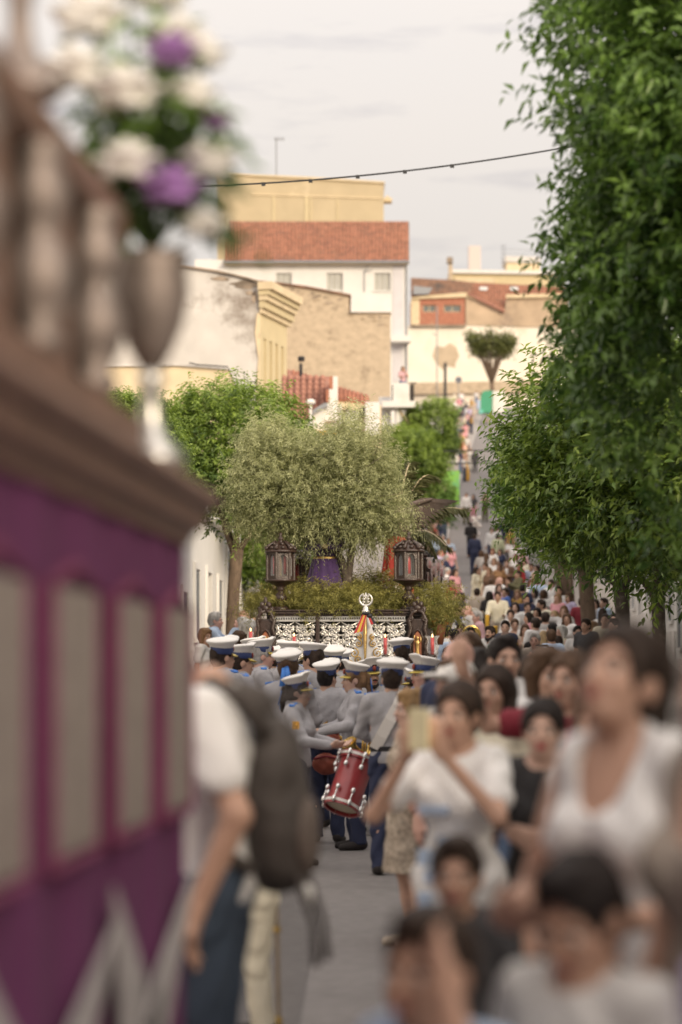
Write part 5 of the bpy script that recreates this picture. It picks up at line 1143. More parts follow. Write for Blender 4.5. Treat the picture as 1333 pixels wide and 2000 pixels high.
def hair_mesh(J, kind, res, seed):
    hk = J['hk']; h = lambda *p: hp(J, p); M = J['hr']; S = Sdf(); t = .013 if kind in ('short', 'grey') else .019
    if kind == 'buzz': t = .006
    S.ell(h(0, .016, .036), (np.array((.074, .094, .089)) + t) * hk, .02, M); S.ell(h(0, .045, -.02), (np.array((.066, .062, .07)) + t * .6) * hk, .03, M)
    if kind in ('long', 'longw'):
        for s in (-1, 1): S.cone(h(s * .062, .02, .0), h(s * .075, .01, -.12), .04 * hk, .045 * hk, .03); S.cone(h(s * .075, .01, -.12), h(0, 0, 0) * 0 + np.array((s * .09, .02, 1.28)), .042 * hk, .035, .03)
        S.cone(h(0, .06, -.02), np.array((0, .10, 1.30)), .075 * hk, .075, .05); S.cone(np.array((0, .10, 1.32)), np.array((0, .12, 1.14)), .08, .05, .04)
    if kind == 'bob':
        for s in (-1, 1): S.cone(h(s * .07, .01, .03), h(s * .075, .005, -.08), .045 * hk, .038 * hk, .03)
        S.ell(h(0, .055, .03), np.array((.095, .075, .11)) * hk, .04, M); S.ell(h(0, -.02, .105), np.array((.08, .07, .035)) * hk, .03, M)
    if kind == 'pony': S.ell(h(0, .118, .03), np.array((.03, .035, .03)) * hk, .02, M); S.cone(h(0, .13, .02), h(0, .15, -.16), .036 * hk, .018 * hk, .02)
    if kind == 'bun': S.ell(h(0, .125, .05), np.array((.045, .04, .045)) * hk, .015, M)
    if kind == 'short': S.ell(h(0, -.045, .108), np.array((.055, .045, .025)) * hk, .02, M)
    D, lo, ax = S.grid(res); X, Y_, Z = ax[0][:, None, None], ax[1][None, :, None], ax[2][None, None, :]
    if res < .02: D = D + .0045 * np.sin(90 * X + 20 * np.sin(30 * Z) + seed) * np.sin(60 * Z + 45 * Y_) + .006 * np.sin(38 * X + 6 * np.sin(25 * Y_) + seed) * np.sin(27 * Z + 33 * Y_)
    lx, ly, lz = ((X - J['hc'][0]) * M[0, i] + (Y_ - J['hc'][1]) * M[1, i] + (Z - J['hc'][2]) * M[2, i] for i in range(3)); lx, ly, lz = lx / hk, ly / hk, lz / hk
    low = .0 if kind in ('long', 'longw') else 1
    fc = (np.sqrt((lx / .068) ** 2 + ((ly + .10) / .092) ** 2 + ((lz + .035) / (.108 if kind != 'short' else .104)) ** 2) - 1) * .07; D = np.maximum(D, -fc)
    if low:
        ear = (np.sqrt((np.abs(lx) - .085) ** 2 / .03 ** 2 + ((ly - .0) / .035) ** 2 + ((lz + .03) / .05) ** 2) - 1) * .03
        if kind != 'bob': D = np.maximum(D, -ear); D = np.maximum(D, np.where(ly > .10, -9, -.075 - lz) if kind in ('pony', 'bun') else -.075 - lz)
        else: D = np.maximum(D, -.115 - lz)
    return surface('hair', D, lo, res)
_skin = {k: mat('skin_' + k, c, .5, .08, 9, .06, 60, spec=.4) for k, c in dict(fair=(.60, .385, .30), tan=(.52, .315, .23), olive=(.47, .28, .20), deep=(.30, .16, .11), rosy=(.60, .355, .285)).items()}
_hairm = {k: mat('hair_' + k, c, .6, .35, 18, .4, 90, stretch=(1, 1, .25), spec=.22) for k, c in dict(black=(.018, .013, .012), dark=(.035, .022, .016), brown=(.085, .048, .028), light=(.22, .13, .07), blonde=(.46, .33, .19), grey=(.40, .38, .36), white=(.62, .60, .57), red=(.14, .05, .03), golden=(.27, .165, .075)).items()}
M_eye = mat('eye_dark', (.03, .02, .018), .3, .1, 9, 0); M_eyew = mat('eye_white', (.7, .66, .62), .3, .05, 9, 0); M_lip = mat('lips', (.42, .13, .11), .45, .1, 9, 0); M_lipr = mat('red_lips', (.5, .04, .06), .4, .1, 9, 0)
CLO = dict(white=(.76, .74, .73), cream=(.72, .66, .52), ivory=(.80, .74, .58), beige=(.52, .44, .36), grey=(.42, .40, .39), palegrey=(.58, .56, .54), lightgrey=(.50, .48, .47), black=(.022, .02, .022), navy=(.025, .032, .075), blue=(.07, .14, .42), sky=(.42, .52, .68), jeans=(.11, .16, .26), darkjeans=(.045, .065, .10), pink=(.62, .30, .33), rose=(.55, .34, .36), red=(.42, .035, .04), maroon=(.22, .02, .035), mustard=(.46, .27, .07), ochre=(.40, .22, .10), brown=(.16, .09, .055), olive=(.13, .12, .06), green=(.10, .22, .10), palegreen=(.58, .60, .40), yellow=(.70, .46, .10), orange=(.62, .28, .10), lilac=(.50, .44, .62), purple=(.12, .04, .16), charcoal=(.06, .058, .062), uniform=(.385, .375, .395), teal=(.10, .42, .40), taupe=(.30, .25, .21), shoe=(.025, .02, .02))
def cloth(n): return mat('cloth_' + n, CLO[n], .85, .06, 5, .25, 55)
_cache = {}
def part(key, fn):
    if key not in _cache: _cache[key] = fn()
    return _cache[key]
RES = {0: .0105, 1: .0135, 2: .022, 3: .03}
PEOPLE = []
def face_parts(J, parent, jk, lod, lips=False):
    h = lambda *p: Vector(hp(J, p)); M3 = Matrix(J['hr'].tolist()); hk = J['hk']
    def mk(fn, sm=True): m = MB(); fn(m); me = m.mesh('eyes', sm); return me
    if lod >= 2:
        def f(m):
            for s in (-1, 1): m.ball(h(s * .033, -.088, .0), (.015 * hk, .008 * hk, .008 * hk), 6, 4, M3).ball(h(s * .034, -.094, .022), (.019 * hk, .006 * hk, .0045 * hk), 6, 3, M3)
        link('eyes', part(('eyes2', jk), lambda: mk(f)), M_eye, parent); return
    for s in (-1, 1):
        def fw_(m): m.ball(h(s * .033, -.083, .0), (.0155 * hk, .009 * hk, .0085 * hk), 8, 5, M3)
        def fi(m): m.ball(h(s * .033, -.0905, .0), (.0068 * hk, .004 * hk, .0068 * hk), 8, 5, M3)
        e = link('eye', part(('ew', s, jk), lambda: mk(fw_)), M_eyew, parent); link('iris', part(('ei', s, jk), lambda: mk(fi)), M_eye, e)
        def fb(m): m.tube([h(s * .012, -.094, .021), h(s * .034, -.095, .027), h(s * .054, -.082, .020)], [.004 * hk, .0045 * hk, .0025 * hk], 5)
        link('eyebrow', part(('eb', s, jk), lambda: mk(fb)), M_eye, parent)
    def fl_(m): m.ball(h(0, -.0985, -.055), (.023 * hk, .006 * hk, .005 * hk), 8, 5, M3).ball(h(0, -.0975, -.065), (.020 * hk, .007 * hk, .0055 * hk), 8, 5, M3)
    link('lips', part(('el', jk), lambda: mk(fl_)), M_lipr if lips else M_lip, parent)
def person(X, Y, h, face, sex='m', hair='short', hairc='dark', skin='olive', top=('shirt', 'white'), bottom=('trousers', 'navy'), arms=('down', 'down'), yaw=0, pitch=0, lod=2, hk=1.0, legs='stand', slim=1.0, hfwd=0, base='', group=None, cat='person', lips=False, lean=0, label=None, shoes='shoe', z=None, over=None, tilt=0):
    if z is None: z = GX(X, Y)
    sc = h / (1.70 + (hk - 1) * .18)
    o = thing('person', label, cat, (X, Y, z), R(face), group); o.scale = (sc, sc, sc); o.rotation_euler = (R(tilt), 0, R(face))
    jk = (sex, str(arms), yaw, pitch, hk, legs, slim, hfwd); J = part(('J',) + jk, lambda: rig(sex, arms[0], arms[1], yaw, pitch, hk, legs, slim, hfwd)); res = RES[lod]; sd = (len(PEOPLE) * 7) % 50 if lod < 2 else 0
    def mkbody(): D, lo, ax = body_sdf(J, lod < 2).grid(res); return surface('body', D, lo, res)
    link('body', part(('b', lod) + jk, mkbody), _skin[skin], o)
    face_parts(J, o, jk, lod, lips)
    if hair != 'bald': link('hair', part(('h', hair, lod) + jk, lambda: hair_mesh(J, hair, res, 3)), _hairm[hairc], o)
    tn_ = {'tee': 't_shirt', 'tank': 'top'}.get(top[0], top[0]); link(tn_, part(('g', top[0], lod, sd) + jk, lambda: garment(tn_, J, top[0], res, sd)), cloth(top[1]), o)
    if over: link(over[0], part(('g', over[0], lod, sd) + jk, lambda: garment(over[0], J, over[0], res, sd)), cloth(over[1]), o)
    if bottom and top[0] not in ('dress', 'longdress'): link(bottom[0], part(('g', bottom[0], lod, sd) + jk, lambda: garment(bottom[0], J, bottom[0], res, sd + 1)), cloth(bottom[1]), o)
    def shoe(s):
        S = Sdf().cone(J['an'][s] + [0, .025, -.03], J['an'][s] + [s * .02, -.17, -.055], .05, .036, .02); D, lo, ax = S.grid(min(res, .015)); Z = ax[2][None, None, :]; D = np.maximum(D, .003 + (J['an'][s][2] - .085) - Z); D = np.maximum(D, Z - J['an'][s][2] - .005); return surface('shoe', D, lo, min(res, .015))
    for s in (-1, 1): link('shoe', part(('s', s, min(lod, 2)) + jk, lambda: shoe(s)), cloth(shoes), o)
    hcw = Matrix.Rotation(R(face), 3, 'Z') @ Vector(J['hc']) * sc + Vector((X, Y, z))
    PEOPLE.append(dict(o=o, base=base, px=CX + F * hcw.x / hcw.y, py=HZ - F * (hcw.z - H) / hcw.y, Y=Y, auto=label is None, J=J, sc=sc))
    return o, J, sc
# ------------------------------------------------------------------ the band
M_capw = mat('cap_white', (.80, .77, .73), .7, .03, 6, .08); M_capb = mat('cap_blue_band', (.03, .05, .16), .6, .1, 10, .1); M_visor = mat('gold_visor', (.50, .38, .08), .4, .2, 20, .2, metal=.5); M_badge = mat('cap_badge', (.30, .05, .03), .4, .2, 20, .1); M_rib = mat('blue_ribbon', (.06, .22, .66), .6, .1, 12, .1)
M_brass = mat('brass', (.72, .50, .16), .25, .1, 8, .05, metal=.9)
M_strap = mat('white_strap', (.78, .74, .70), .7, .04, 8, .1)
def cap_on(o, J, tilt=0):
    h = lambda *p: Vector(hp(J, p)); M3 = Matrix(J['hr'].tolist()) @ Euler((random.uniform(-.10, .10), random.uniform(-.10, .10), 0)).to_matrix() * .965
    def place(mb): return [(tuple(h(0, 0, 0) + M3 @ Vector(v))) for v in mb.v]
    c = MB().lathe([(.092, .085), (.098, .10), (.120, .125), (.138, .142), (.142, .150), (.136, .158), (.10, .168), (.05, .172), (0, .173)], (0, .012, 0), 28, sy=1.0)
    for i, v in enumerate(c.v): c.v[i] = (v[0], v[1], v[2] - .12 * v[1] + (.02 if v[1] < -.08 and v[2] > .12 else 0))
    c.v = place(c); cp = c.build('cap', M_capw, o, True)
    b = MB().lathe([(.088, .035), (.093, .04), (.094, .088), (.090, .092)], (0, .012, 0), 26, sy=1.08); b.v = place(b); b.build('cap_band', M_capb, cp, True)
    v = MB(); n = 12
    for k in range(n + 1):
        a = PI + PI * (.14 + .72 * k / n); x, y = math.cos(a), math.sin(a); v.v += [(.09 * x, .012 + .097 * y, .045), (.105 * x, .012 + .155 * y - .0, .020), (.105 * x, .012 + .155 * y, .014), (.09 * x, .012 + .097 * y, .036)]
    v.f = [(4 * k + i, 4 * k + (i + 1) % 4, 4 * k + 4 + (i + 1) % 4, 4 * k + 4 + i) for k in range(n) for i in range(4)]; v.v = place(v); v.build('visor', M_visor, cp, True)
    q = MB().ball((0, -.098, .075), (.022, .012, .028), 10, 6); q.v = place(q); q.build('badge', M_badge, cp, True)
def ribbon(o, J):
    h = lambda *p: Vector(hp(J, p)); m = MB().ball(h(0, .135, .03), (.035, .025, .025), 10, 6).prism([h(-.01, .15, .02), h(.03, .15, .02), h(.05, .17, -.14), h(.0, .17, -.15)], (0, .006, 0)).prism([h(-.03, .15, .02), h(.01, .15, .02), h(-.02, .175, -.12), h(-.06, .17, -.11)], (0, .006, 0)); m.build('hair_ribbon', M_rib, o, True)
def epaulettes(o, J):
    for s in (-1, 1):
        a = J['sh'][s]; p, q = Vector(a) + Vector((-s * .075, -.005, .072)), Vector(a) + Vector((s * .02, -.005, .058)); d = (q - p); w_ = Vector((0, .028, 0)); n = Vector((0, 0, .010))
        m = MB().obox((p + q) / 2 + n, d / 2, w_, n * .7); m.ball(q + Vector((s * .012, 0, .004)), (.014, .03, .012), 8, 5); m.build('epaulette', M_rib if s else M_rib, o)
GB = 'uniformed band members'
def musician(px, ptop, Y, face, sex, base, hair='short', hairc='dark', skin='olive', arms=('fwd', 'fwd'), yaw=0, rib=False, lod=1, label=None, **kw):
    X = XW(px, Y); z = GX(X, Y); h = ZW(ptop, Y) - z - .055; h = min(max(h, 1.50), 1.92)
    o, J, sc = person(X, Y, h, face, sex, hair, hairc, skin, ('shirt', 'uniform'), ('trousers', 'navy'), arms, yaw=yaw, lod=lod, base=base, group=GB, cat='person', label=label, **kw)
    cap_on(o, J); epaulettes(o, J)
    if rib: ribbon(o, J)
    return o, J, sc
musician(433, 1231, 22.5, 128, 'm', '', label='capped band member at the far left looking right, standing apart', skin='tan', hair='buzz')
musician(470, 1256, 23.4, 108, 'm', '', label='capped band member facing right, second from the left', skin='tan', hair='buzz')
musician(511, 1246, 25.5, 100, 'm', '', label='capped band member with grey hair and gold visor below the left corner post', hairc='grey', skin='rosy')
musician(494, 1244, 28.5, 92, 'm', '', label='band member whose cap edge alone shows above two others at left')
musician(566, 1250, 29.5, -125, 'm', '', label='capped band member closest to the left silver panel')
musician(563, 1269, 22.3, 172, 'f', '', 'bun', 'brown', 'fair', rib=True, label='capped band member with blue hair ribbon seen from behind at left')
musician(613, 1253, 25, -130, 'm', '', skin='tan', label='tall capped band member facing left below the middle panel')
musician(651, 1262, 27, 172, 'm', '', label='capped band member half hidden right of the tall one')
musician(668, 1268, 30.5, 150, 'm', '', label='capped band member hidden left of the white banner foot')
o9, J9, s9 = musician(581, 1313, 20.6, 78, 'f', '', 'pony', 'black', 'fair', rib=True, lod=1, label='short capped band member with low visor and blue ribbon, badge on sleeve')
b_ = MB().obox(Vector(J9['sh'][-1] * .55 + J9['el'][-1] * .45) + Vector((-.072, -.01, 0)), (.006, 0, 0), (0, .03, 0), (0, 0, .035)); b_.build('arm_badge', mat('badge_red_yellow', (.75, .35, .05), .5, .5, 60, 0), o9)
o10, J10, s10 = musician(640, 1288, 23.2, 172, 'm', '', 'short', 'black', 'olive', ('horn', 'horn'), yaw=-25, label='capped band member seen from behind with red leather pouch and brass horn')
musician(694, 1290, 22.4, -82, 'f', '', 'pony', 'light', 'fair', rib=True, label='capped band member in profile facing left with blue hair ribbon')
o12, J12, s12 = musician(724, 1285, 24.6, 18, 'm', '', 'short', 'dark', 'olive', label='bearded capped band member facing the camera under a badge cap', yaw=8)
musician(786, 1245, 28, 182, 'm', '', 'buzz', 'dark', 'tan', label='band member in white cap standing before the right silver panel')
o14, J14, s14 = musician(766, 1284, 19.8, 180, 'm', '', 'buzz', 'dark', 'tan', ('fwd', 'fwd'), lod=0, label='drummer seen from behind with wide white strap across the back')
musician(829, 1279, 21.8, -64, 'm', '', 'buzz', 'grey', 'rosy', label='older capped band member with gold visor facing left beside the drummer')
musician(812, 1306, 23.6, -96, 'f', '', 'bun', 'dark', 'olive', label='band member whose low cap shows between the drummer and the older one')
musician(541, 1262, 31, 160, 'm', '', label='band member hidden behind the ribboned one at left')
musician(745, 1290, 30.5, 176, 'm', '', label='capped band member deep in the band below the banner')
# beard of the facing one
m = MB(); hh = lambda *p: Vector(hp(J12, p))
m.tube([hh(-.062, -.02, -.05), hh(-.045, -.06, -.095), hh(0, -.082, -.115), hh(.045, -.06, -.095), hh(.062, -.02, -.05)], [.012, .018, .022, .018, .012], 7).tube([hh(-.028, -.098, -.048), hh(0, -.108, -.042), hh(.028, -.098, -.048)], [.004, .007, .004], 5); m.build('beard', _hairm['black'], o12, True)
# strap of the drummer
def back_strap(o, J, pts, w_, m_, name='strap', th=.008):
    mb = MB(); n = len(pts)
    for i in range(n - 1):
        p, q = Vector(pts[i]), Vector(pts[i + 1]); d = (q - p).normalized(); s = Vector((0, 1, 0)).cross(d).normalized() * w_ / 2
        mb.prism([p - s, q - s, q + s, p + s], (0, th, 0))
    return mb.build(name, m_, o)
back_strap(o14, J14, [(-.10, .02, 1.485), (-.085, .085, 1.45), (-.05, .128, 1.37), (.02, .148, 1.25), (.09, .135, 1.12), (.14, .10, 1.02)], .095, M_strap)
back_strap(o14, J14, [(-.10, .02, 1.485), (-.11, -.08, 1.44), (-.08, -.14, 1.3)], .095, M_strap)
MB().lathe([(.178, 1.0), (.182, 1.005), (.182, 1.035), (.178, 1.04)], (0, .01, 0), 24, sy=.72).build('belt', cloth('black'), o14)
# red drum beside the drummer's knee
DM = P(684, 1530, 20.35); ax_ = Vector((.30, .36, .86)).normalized(); q_ = Vector((0, 0, 1)).rotation_difference(ax_).to_matrix()
dr = thing('drum', 'red marching drum with silver lugs hanging tilted beside the drummer', 'drum', DM); dr.rotation_euler = q_.to_euler()
M_drum = mat('drum_red', (.34, .04, .045), .32, .08, 6, .02, coat=.4); M_chrome = mat('chrome', (.85, .84, .83), .15, .05, 8, 0, metal=.95); M_skin = mat('drum_head', (.62, .55, .42), .6, .06, 5, .05)
rD, hD = .152, .218
MB().lathe([(rD - .012, -hD + .03), (rD - .010, hD - .03)], (0, 0, 0), 36, cap=False).build('shell', M_drum, dr, True)
for s in (-1, 1):
    MB().lathe([(rD - .01, s * hD - .028), (rD + .008, s * hD - .028), (rD + .008, s * hD + .028), (rD - .012, s * hD + .028)], (0, 0, 0), 36, cap=False).build('hoop', M_drum, dr)
    MB().lathe([(rD + .009, s * hD - .010), (rD + .012, s * hD - .010), (rD + .012, s * hD + .014), (rD + .009, s * hD + .014)], (0, 0, 0), 36, cap=False).build('hoop_stripe', M_strap, dr)
    MB().lathe([(rD - .012, s * hD + .004), (rD - .012, s * hD + .012)], (0, 0, 0), 36).build('drum_skin', M_skin, dr)
    for k in range(8):
        a = 2 * PI * k / 8 + .3; c = Vector((math.cos(a), math.sin(a), 0)); l = MB().tube([c * (rD + .024) + Vector((0, 0, s * (hD + .03))), c * (rD + .024) + Vector((0, 0, s * (hD - .11)))], .006, 6)
        l.ball(c * (rD + .022) + Vector((0, 0, s * (hD - .11))), (.02, .02, .026), 9, 6).ball(c * (rD + .024) + Vector((0, 0, s * (hD + .0))), (.018, .018, .03), 9, 6); l.build('lug', M_chrome, dr, True)
# brass
def horn(loc, rz, label, r=.085, n=3):
    t = thing('brass_horn', label, 'horn', loc, rz); mb = MB()
    for k in range(n): mb.tube([((r + .006 * k) * math.cos(a), -.02 + .022 * k + .006 * a / 6, (r * 1.35) * math.sin(a)) for a in [2 * PI * i / 24 for i in range(25)]], .010, 7)
    mb.tube([(0, 0, r * 1.3), (.08, 0, r * 1.5), (.2, 0, r * 1.55)], [.008, .008, .012], 7); mb.build('tubing', M_brass, t, True)
    MB().tube([(0, .02, -r), (-.1, .05, -r * .6), (-.17, .08, -.02), (-.2, .1, .03)], [.012, .025, .055, .09], 14, cap=False).build('bell', M_brass, t, True)
horn(P(672, 1424, 22.9), .6, 'brass horn tucked under the elbow beside the red pouch'); horn(P(716, 1455, 21.6), 1.2, 'brass instrument loop showing left of the drummer hip', .07, 2)
horn(P(722, 1617, 25.5), .2, 'brass instrument rim low behind the red drum', .10, 1)
for py, lb in ((1443, 'upper red leather guard at the hip of the band member with the horn'), (1492, 'lower red leather guard hanging at the thigh by the horn')):
    q = P(638, py, 22.85); lp = thing('leather_guard', lb, 'pouch', q)
    S = Sdf().ell((0, 0, 0), (.135, .06, .105), .02); D, lo, axx = S.grid(.012); D = wrinkle(D, axx, .004, py); link('pad', surface('pad', D, lo, .012), mat('red_leather', (.32, .075, .045), .5, .2, 10, .2), lp)
    MB().tube([(-.12, -.03, .05), (0, -.066, .075), (.12, -.03, .05)], .008, 6).build('seam', cloth('maroon'), lp)

# ------------------------------------------------------------------ blurred people close to the camera, right side
GF = 'spectators close to the camera'
def near(px, py, Y, h, face, label, **kw):
    X = XW(px, Y); kw.setdefault('lod', 1); kw.setdefault('group', GF)
    z = ZW(py, Y) - (h - .125 * h / 1.7)           # head centre fixes the height; sink or lift is absorbed by h
    h2 = (ZW(py, Y) - GX(X, Y)) / (1 - .0735); o = person(X, Y, h2, face, label=label, **kw); return o
# woman in leopard print, fairly sharp
oL, JL, sL = near(806, 1387, 14.6, 1.58, -72, 'person with golden bouffant hair, pearl earring and beige patterned dress facing left', sex='f', hair='bob', hairc='golden', skin='fair', top=('dress', 'taupe'), arms=('down', 'down'), lod=0, shoes='beige')
ml_ = mat('animal_print', (.40, .33, .26), .8, .5, 38, .3, 60)
for c in oL.children:
    if c.name.startswith('dress'): c.material_slots[0].link = 'OBJECT'; c.material_slots[0].material = ml_
MB().ball(Vector(hp(JL, (-.082, .005, -.055))), .014, 10, 6).build('earring', mat('pearl', (.8, .78, .74), .2, .03, 5, 0), oL, True)
# woman taking a picture with a phone
PH = (((.27, -.24, 1.20), (.07, -.34, 1.44), (-.3, -.2, 1)))
o1, J1, s1 = near(898, 1398, 8.8, 1.6, -25, 'person in white printed T-shirt dress holding up a phone', sex='f', hair='bun', hairc='dark', skin='tan', top=('dress', 'white'), bottom=None, arms=(PH, PH), slim=.88)
mrot = Matrix.Rotation(R(-25), 3, 'Z')
for (x, z_, w_, h_) in ((-.05, 1.22, .12, .03), (.02, 1.10, .10, .05), (-.08, 1.04, .06, .06), (-.02, .97, .12, .05), (-.07, .84, .05, .14)): MB().obox((x, -.142 - max(0, 1.0 - z_) * .22, z_), (w_ / 2, 0, 0), (0, .012, 0), (0, 0, h_ / 2)).build('print', cloth('sky'), o1)
wp = Vector(o1.location) + mrot @ Vector((0, -.40, 1.53)) * s1; ph = thing('phone', 'phone with glowing pale screen held up by the person in printed T-shirt', 'phone', wp, R(-25)); MB().box(-.036, .036, -.005, .005, -.074, .074).build('case', mat('phone_case', (.62, .55, .36), .4, .1, 9, 0), ph, bevel=.004); MB().box(-.036, .036, .0055, .0065, -.074, .074).build('screen', mat('phone_screen', (.5, .45, .25), .3, .2, 20, 0, emit=(.9, .8, .45, .6)), ph)
q = P(888, 1527, 9.4); pu = thing('purse', 'small turquoise and navy purse held against the white T-shirt', 'purse', q); MB().ball((0, 0, 0), (.05, .03, .035), 12, 8).build('flap', mat('turquoise_leather', (.02, .50, .50), .4, .1, 9, .05), pu, True); MB().ball((.0, 0, -.06), (.05, .028, .045), 12, 8).build('body', cloth('navy'), pu, True)
near(968, 1352, 11.6, 1.7, -28, 'long-haired person in pale top standing behind the phone holder', sex='f', hair='long', hairc='dark', skin='tan', top=('tee', 'cream'), bottom=('trousers', 'jeans'))
near(1062, 1428, 9.0, 1.58, -10, 'person in black scoop top with red lips facing the camera', sex='f', hair='bun', hairc='black', skin='fair', top=('tee', 'black'), bottom=('trousers', 'black'), lips=True, arms=('down', 'cross'))
ARMW = (((.25, -.03, 1.10), (.13, -.27, 1.08), (-.6, -.5, .1)))
o4, J4, s4 = near(1222, 1335, 5.45, 1.72, -42, 'person in white V-neck top gazing upwards at the right', sex='f', hair='pony', hairc='dark', skin='tan', top=('tank', 'white'), bottom=('trousers', 'black'), arms=(ARMW, ARMW), pitch=22, lod=0, slim=.95)
ARMF = (((.25, -.12, 1.27), (.19, -.36, 1.24), (-.2, -1, 0)))
near(1450, 1335, 4.4, 1.7, -60, 'person with long dark hair cut off by the right edge', sex='f', hair='long', hairc='dark', skin='tan', top=('tank', 'taupe'), bottom=('trousers', 'black'), arms=('down', 'down'))
o6, J6, s6 = near(893, 1700, 6.6, 1.23, -8, 'dark-haired child looking at the camera, lower middle of the crowd', sex='m', hair='short', hairc='dark', skin='olive', hk=1.22, top=('tee', 'charcoal'), bottom=('shorts', 'navy'), slim=.92, lod=0)
o7, J7, s7 = near(1140, 1775, 4.35, 1.37, -38, 'dark-haired child in pale grey shirt looking down, nearest at right', sex='m', hair='short', hairc='black', skin='olive', hk=1.2, top=('tee', 'palegrey'), bottom=('shorts', 'navy'), slim=.95, pitch=-22, lod=0)
ARMH = (((.30, -.22, 1.30), (.16, -.16, 1.62), (-.5, .3, .5)))
near(845, 1880, 4.3, 1.26, -40, 'child with one hand raised to the head at the bottom edge', sex='m', hair='short', hairc='dark', skin='olive', hk=1.22, top=('tee', 'sky'), bottom=('shorts', 'navy'), slim=.92, lod=0, arms=('down', ARMH))
near(1500, 1745, 4.2, 1.3, -50, 'child in lilac top cut off by the lower right edge', sex='f', hair='long', hairc='dark', skin='tan', hk=1.15, top=('tee', 'lilac'), bottom=('shorts', 'navy'))
near(1178, 1425, 7.6, 1.5, -40, 'brown-haired person half hidden behind the white V-neck top', sex='f', hair='bob', hairc='brown', skin='tan', top=('tee', 'white'), bottom=('trousers', 'jeans'), arms=('down', 'down'))
near(897, 1292, 14.2, 1.75, -40, 'bald person directly left of the dark-haired tall one', hair='bald', skin='rosy', top=('shirt', 'navy'))
ow, Jw, sw_ = near(893, 1338, 12.4, 1.65, -60, 'person wearing a white baseball cap above the phone holder', hair='short', hairc='brown', skin='rosy', top=('tee', 'grey'))
hh = lambda *p: Vector(hp(Jw, p)); m = MB().ball(hh(0, .01, .05), (.092, .108, .09), 16, 10).ball(hh(0, -.12, .05), (.07, .08, .012), 12, 5); m.build('cap', M_capw, ow, True)
near(985, 1290, 13.6, 1.8, 12, 'tall person with short black hair staring toward the camera', hair='short', hairc='black', skin='tan', top=('shirt', 'white'))
near(858, 1345, 15.6, 1.66, -30, 'dark-haired person in navy behind the leopard print dress', sex='f', hair='pony', hairc='black', skin='tan', top=('tee', 'navy'))
near(1068, 1322, 12.2, 1.7, 20, 'brown-haired person turned away right of the tall one', sex='f', hair='bob', hairc='brown', skin='tan', top=('tee', 'white'))
near(1035, 1325, 14.5, 1.7, -160, 'dark-haired person seen from behind in grey top', hair='short', hairc='dark', skin='olive', top=('tee', 'grey'))
near(1120, 1330, 10.8, 1.68, -40, 'person in maroon top with an arm raised beside the looking-up one', sex='f', hair='long', hairc='brown', skin='tan', top=('tee', 'maroon'), arms=('wave', 'down'))
near(935, 1310, 15.5, 1.7, 175, 'dark-haired person seen from behind before the tuba player', sex='f', hair='long', hairc='black', skin='tan', top=('tee', 'navy'))
near(915, 1276, 19, 1.7, 170, 'brown-haired person with hair band before the tuba player', sex='f', hair='bob', hairc='brown', skin='tan', top=('tee', 'white'))
# left: photographer with backpack beside the purple float
ARMB = ((.25, .13, 1.14), (.27, .03, .90), (0, -.2, -1))
XB, YB = -.385, 7.05
ob, Jb, sb = person(XB, YB, 1.87, -100, 'm', 'short', 'dark', 'tan', ('tee', 'white'), ('trousers', 'darkjeans'), ('down', ARMB), lod=0, hfwd=.15, pitch=-8, slim=.9, group=GF, label='tall person in white T-shirt and jeans wearing a dark backpack by the float')
bk = thing('backpack', 'bulging dark grey backpack with dangling straps on the white T-shirt wearer', 'backpack', (XB + .215, YB + .01, 1.27), R(-100))
S = Sdf().ell((0, -.02, .0), (.14, .085, .25), .03).cone((0, -.03, .17), (0, -.01, -.16), .075, .095, .04).ell((0, .03, -.06), (.11, .05, .15), .03); D, lo, axx = S.grid(.014); D = wrinkle(D, axx, .006, 4)
M_pack = mat('pack_fabric', (.07, .058, .052), .8, .25, 7, .3, 40); link('body', surface('body', D, lo, .014), M_pack, bk)
S = Sdf().ell((0, .07, -.09), (.10, .04, .12), .02); D, lo, axx = S.grid(.014); link('pocket', surface('pocket', D, lo, .014), mat('pack_brown', (.13, .10, .085), .8, .2, 9, .3), bk)
mb = MB().tube([(.0, .06, .27), (.02, .1, .33), (0, -.06, .30)], .012, 6); mb.build('handle', M_pack, bk)
for s in (-1, 1): MB().tube([(s * .09, -.03, .20), (s * .12, -.09, .31), (s * .13, -.18, .345), (s * .13, -.27, .28), (s * .135, -.315, .10), (s * .17, -.26, -.08), (s * .17, -.05, -.18)], [.026, .03, .032, .032, .03, .025, .02], 8).build("strap", M_pack, bk, True)
for s in (-.6, .9): MB().tube([(s * .1, .06, -.20), (s * .11, .11, -.34), (s * .115, .12, -.46)], [.012, .010, .014], 5).build('loose_strap', M_pack, bk)
MB().ball((.05, .08, -.26), (.035, .02, .035), 10, 6).build('tag', M_wcloth, bk, True)
person(XW(507, 11.0), 11.0, 1.16, -95, 'm', 'short', 'dark', 'tan', ('shirt', 'cream'), ('trousers', 'cream'), ('down', 'fwd'), hk=1.2, lod=1, group=GF, label='child in cream trousers and shirt standing behind the backpack wearer')
sp = P(545, 1997, 11.2); st_ = thing('staff', 'thin brass tipped staff standing upright beside the cream trousers', 'staff', (sp.x, sp.y, 0)); MB().tube([(0, 0, .01), (-.02, 0, 1.1)], [.011, .011], 8).build('shaft', mat('staff_wood', (.33, .26, .19), .5, .2, 9, .1), st_); MB().lathe([(.014, 0), (.018, .03), (.014, .06)], (0, 0, 0.004), 8).build('tip', M_brass, st_); MB().lathe([(.014, .45), (.018, .46), (.014, .48)], (-.008, 0, 0), 8).build('ring', M_brass, st_)
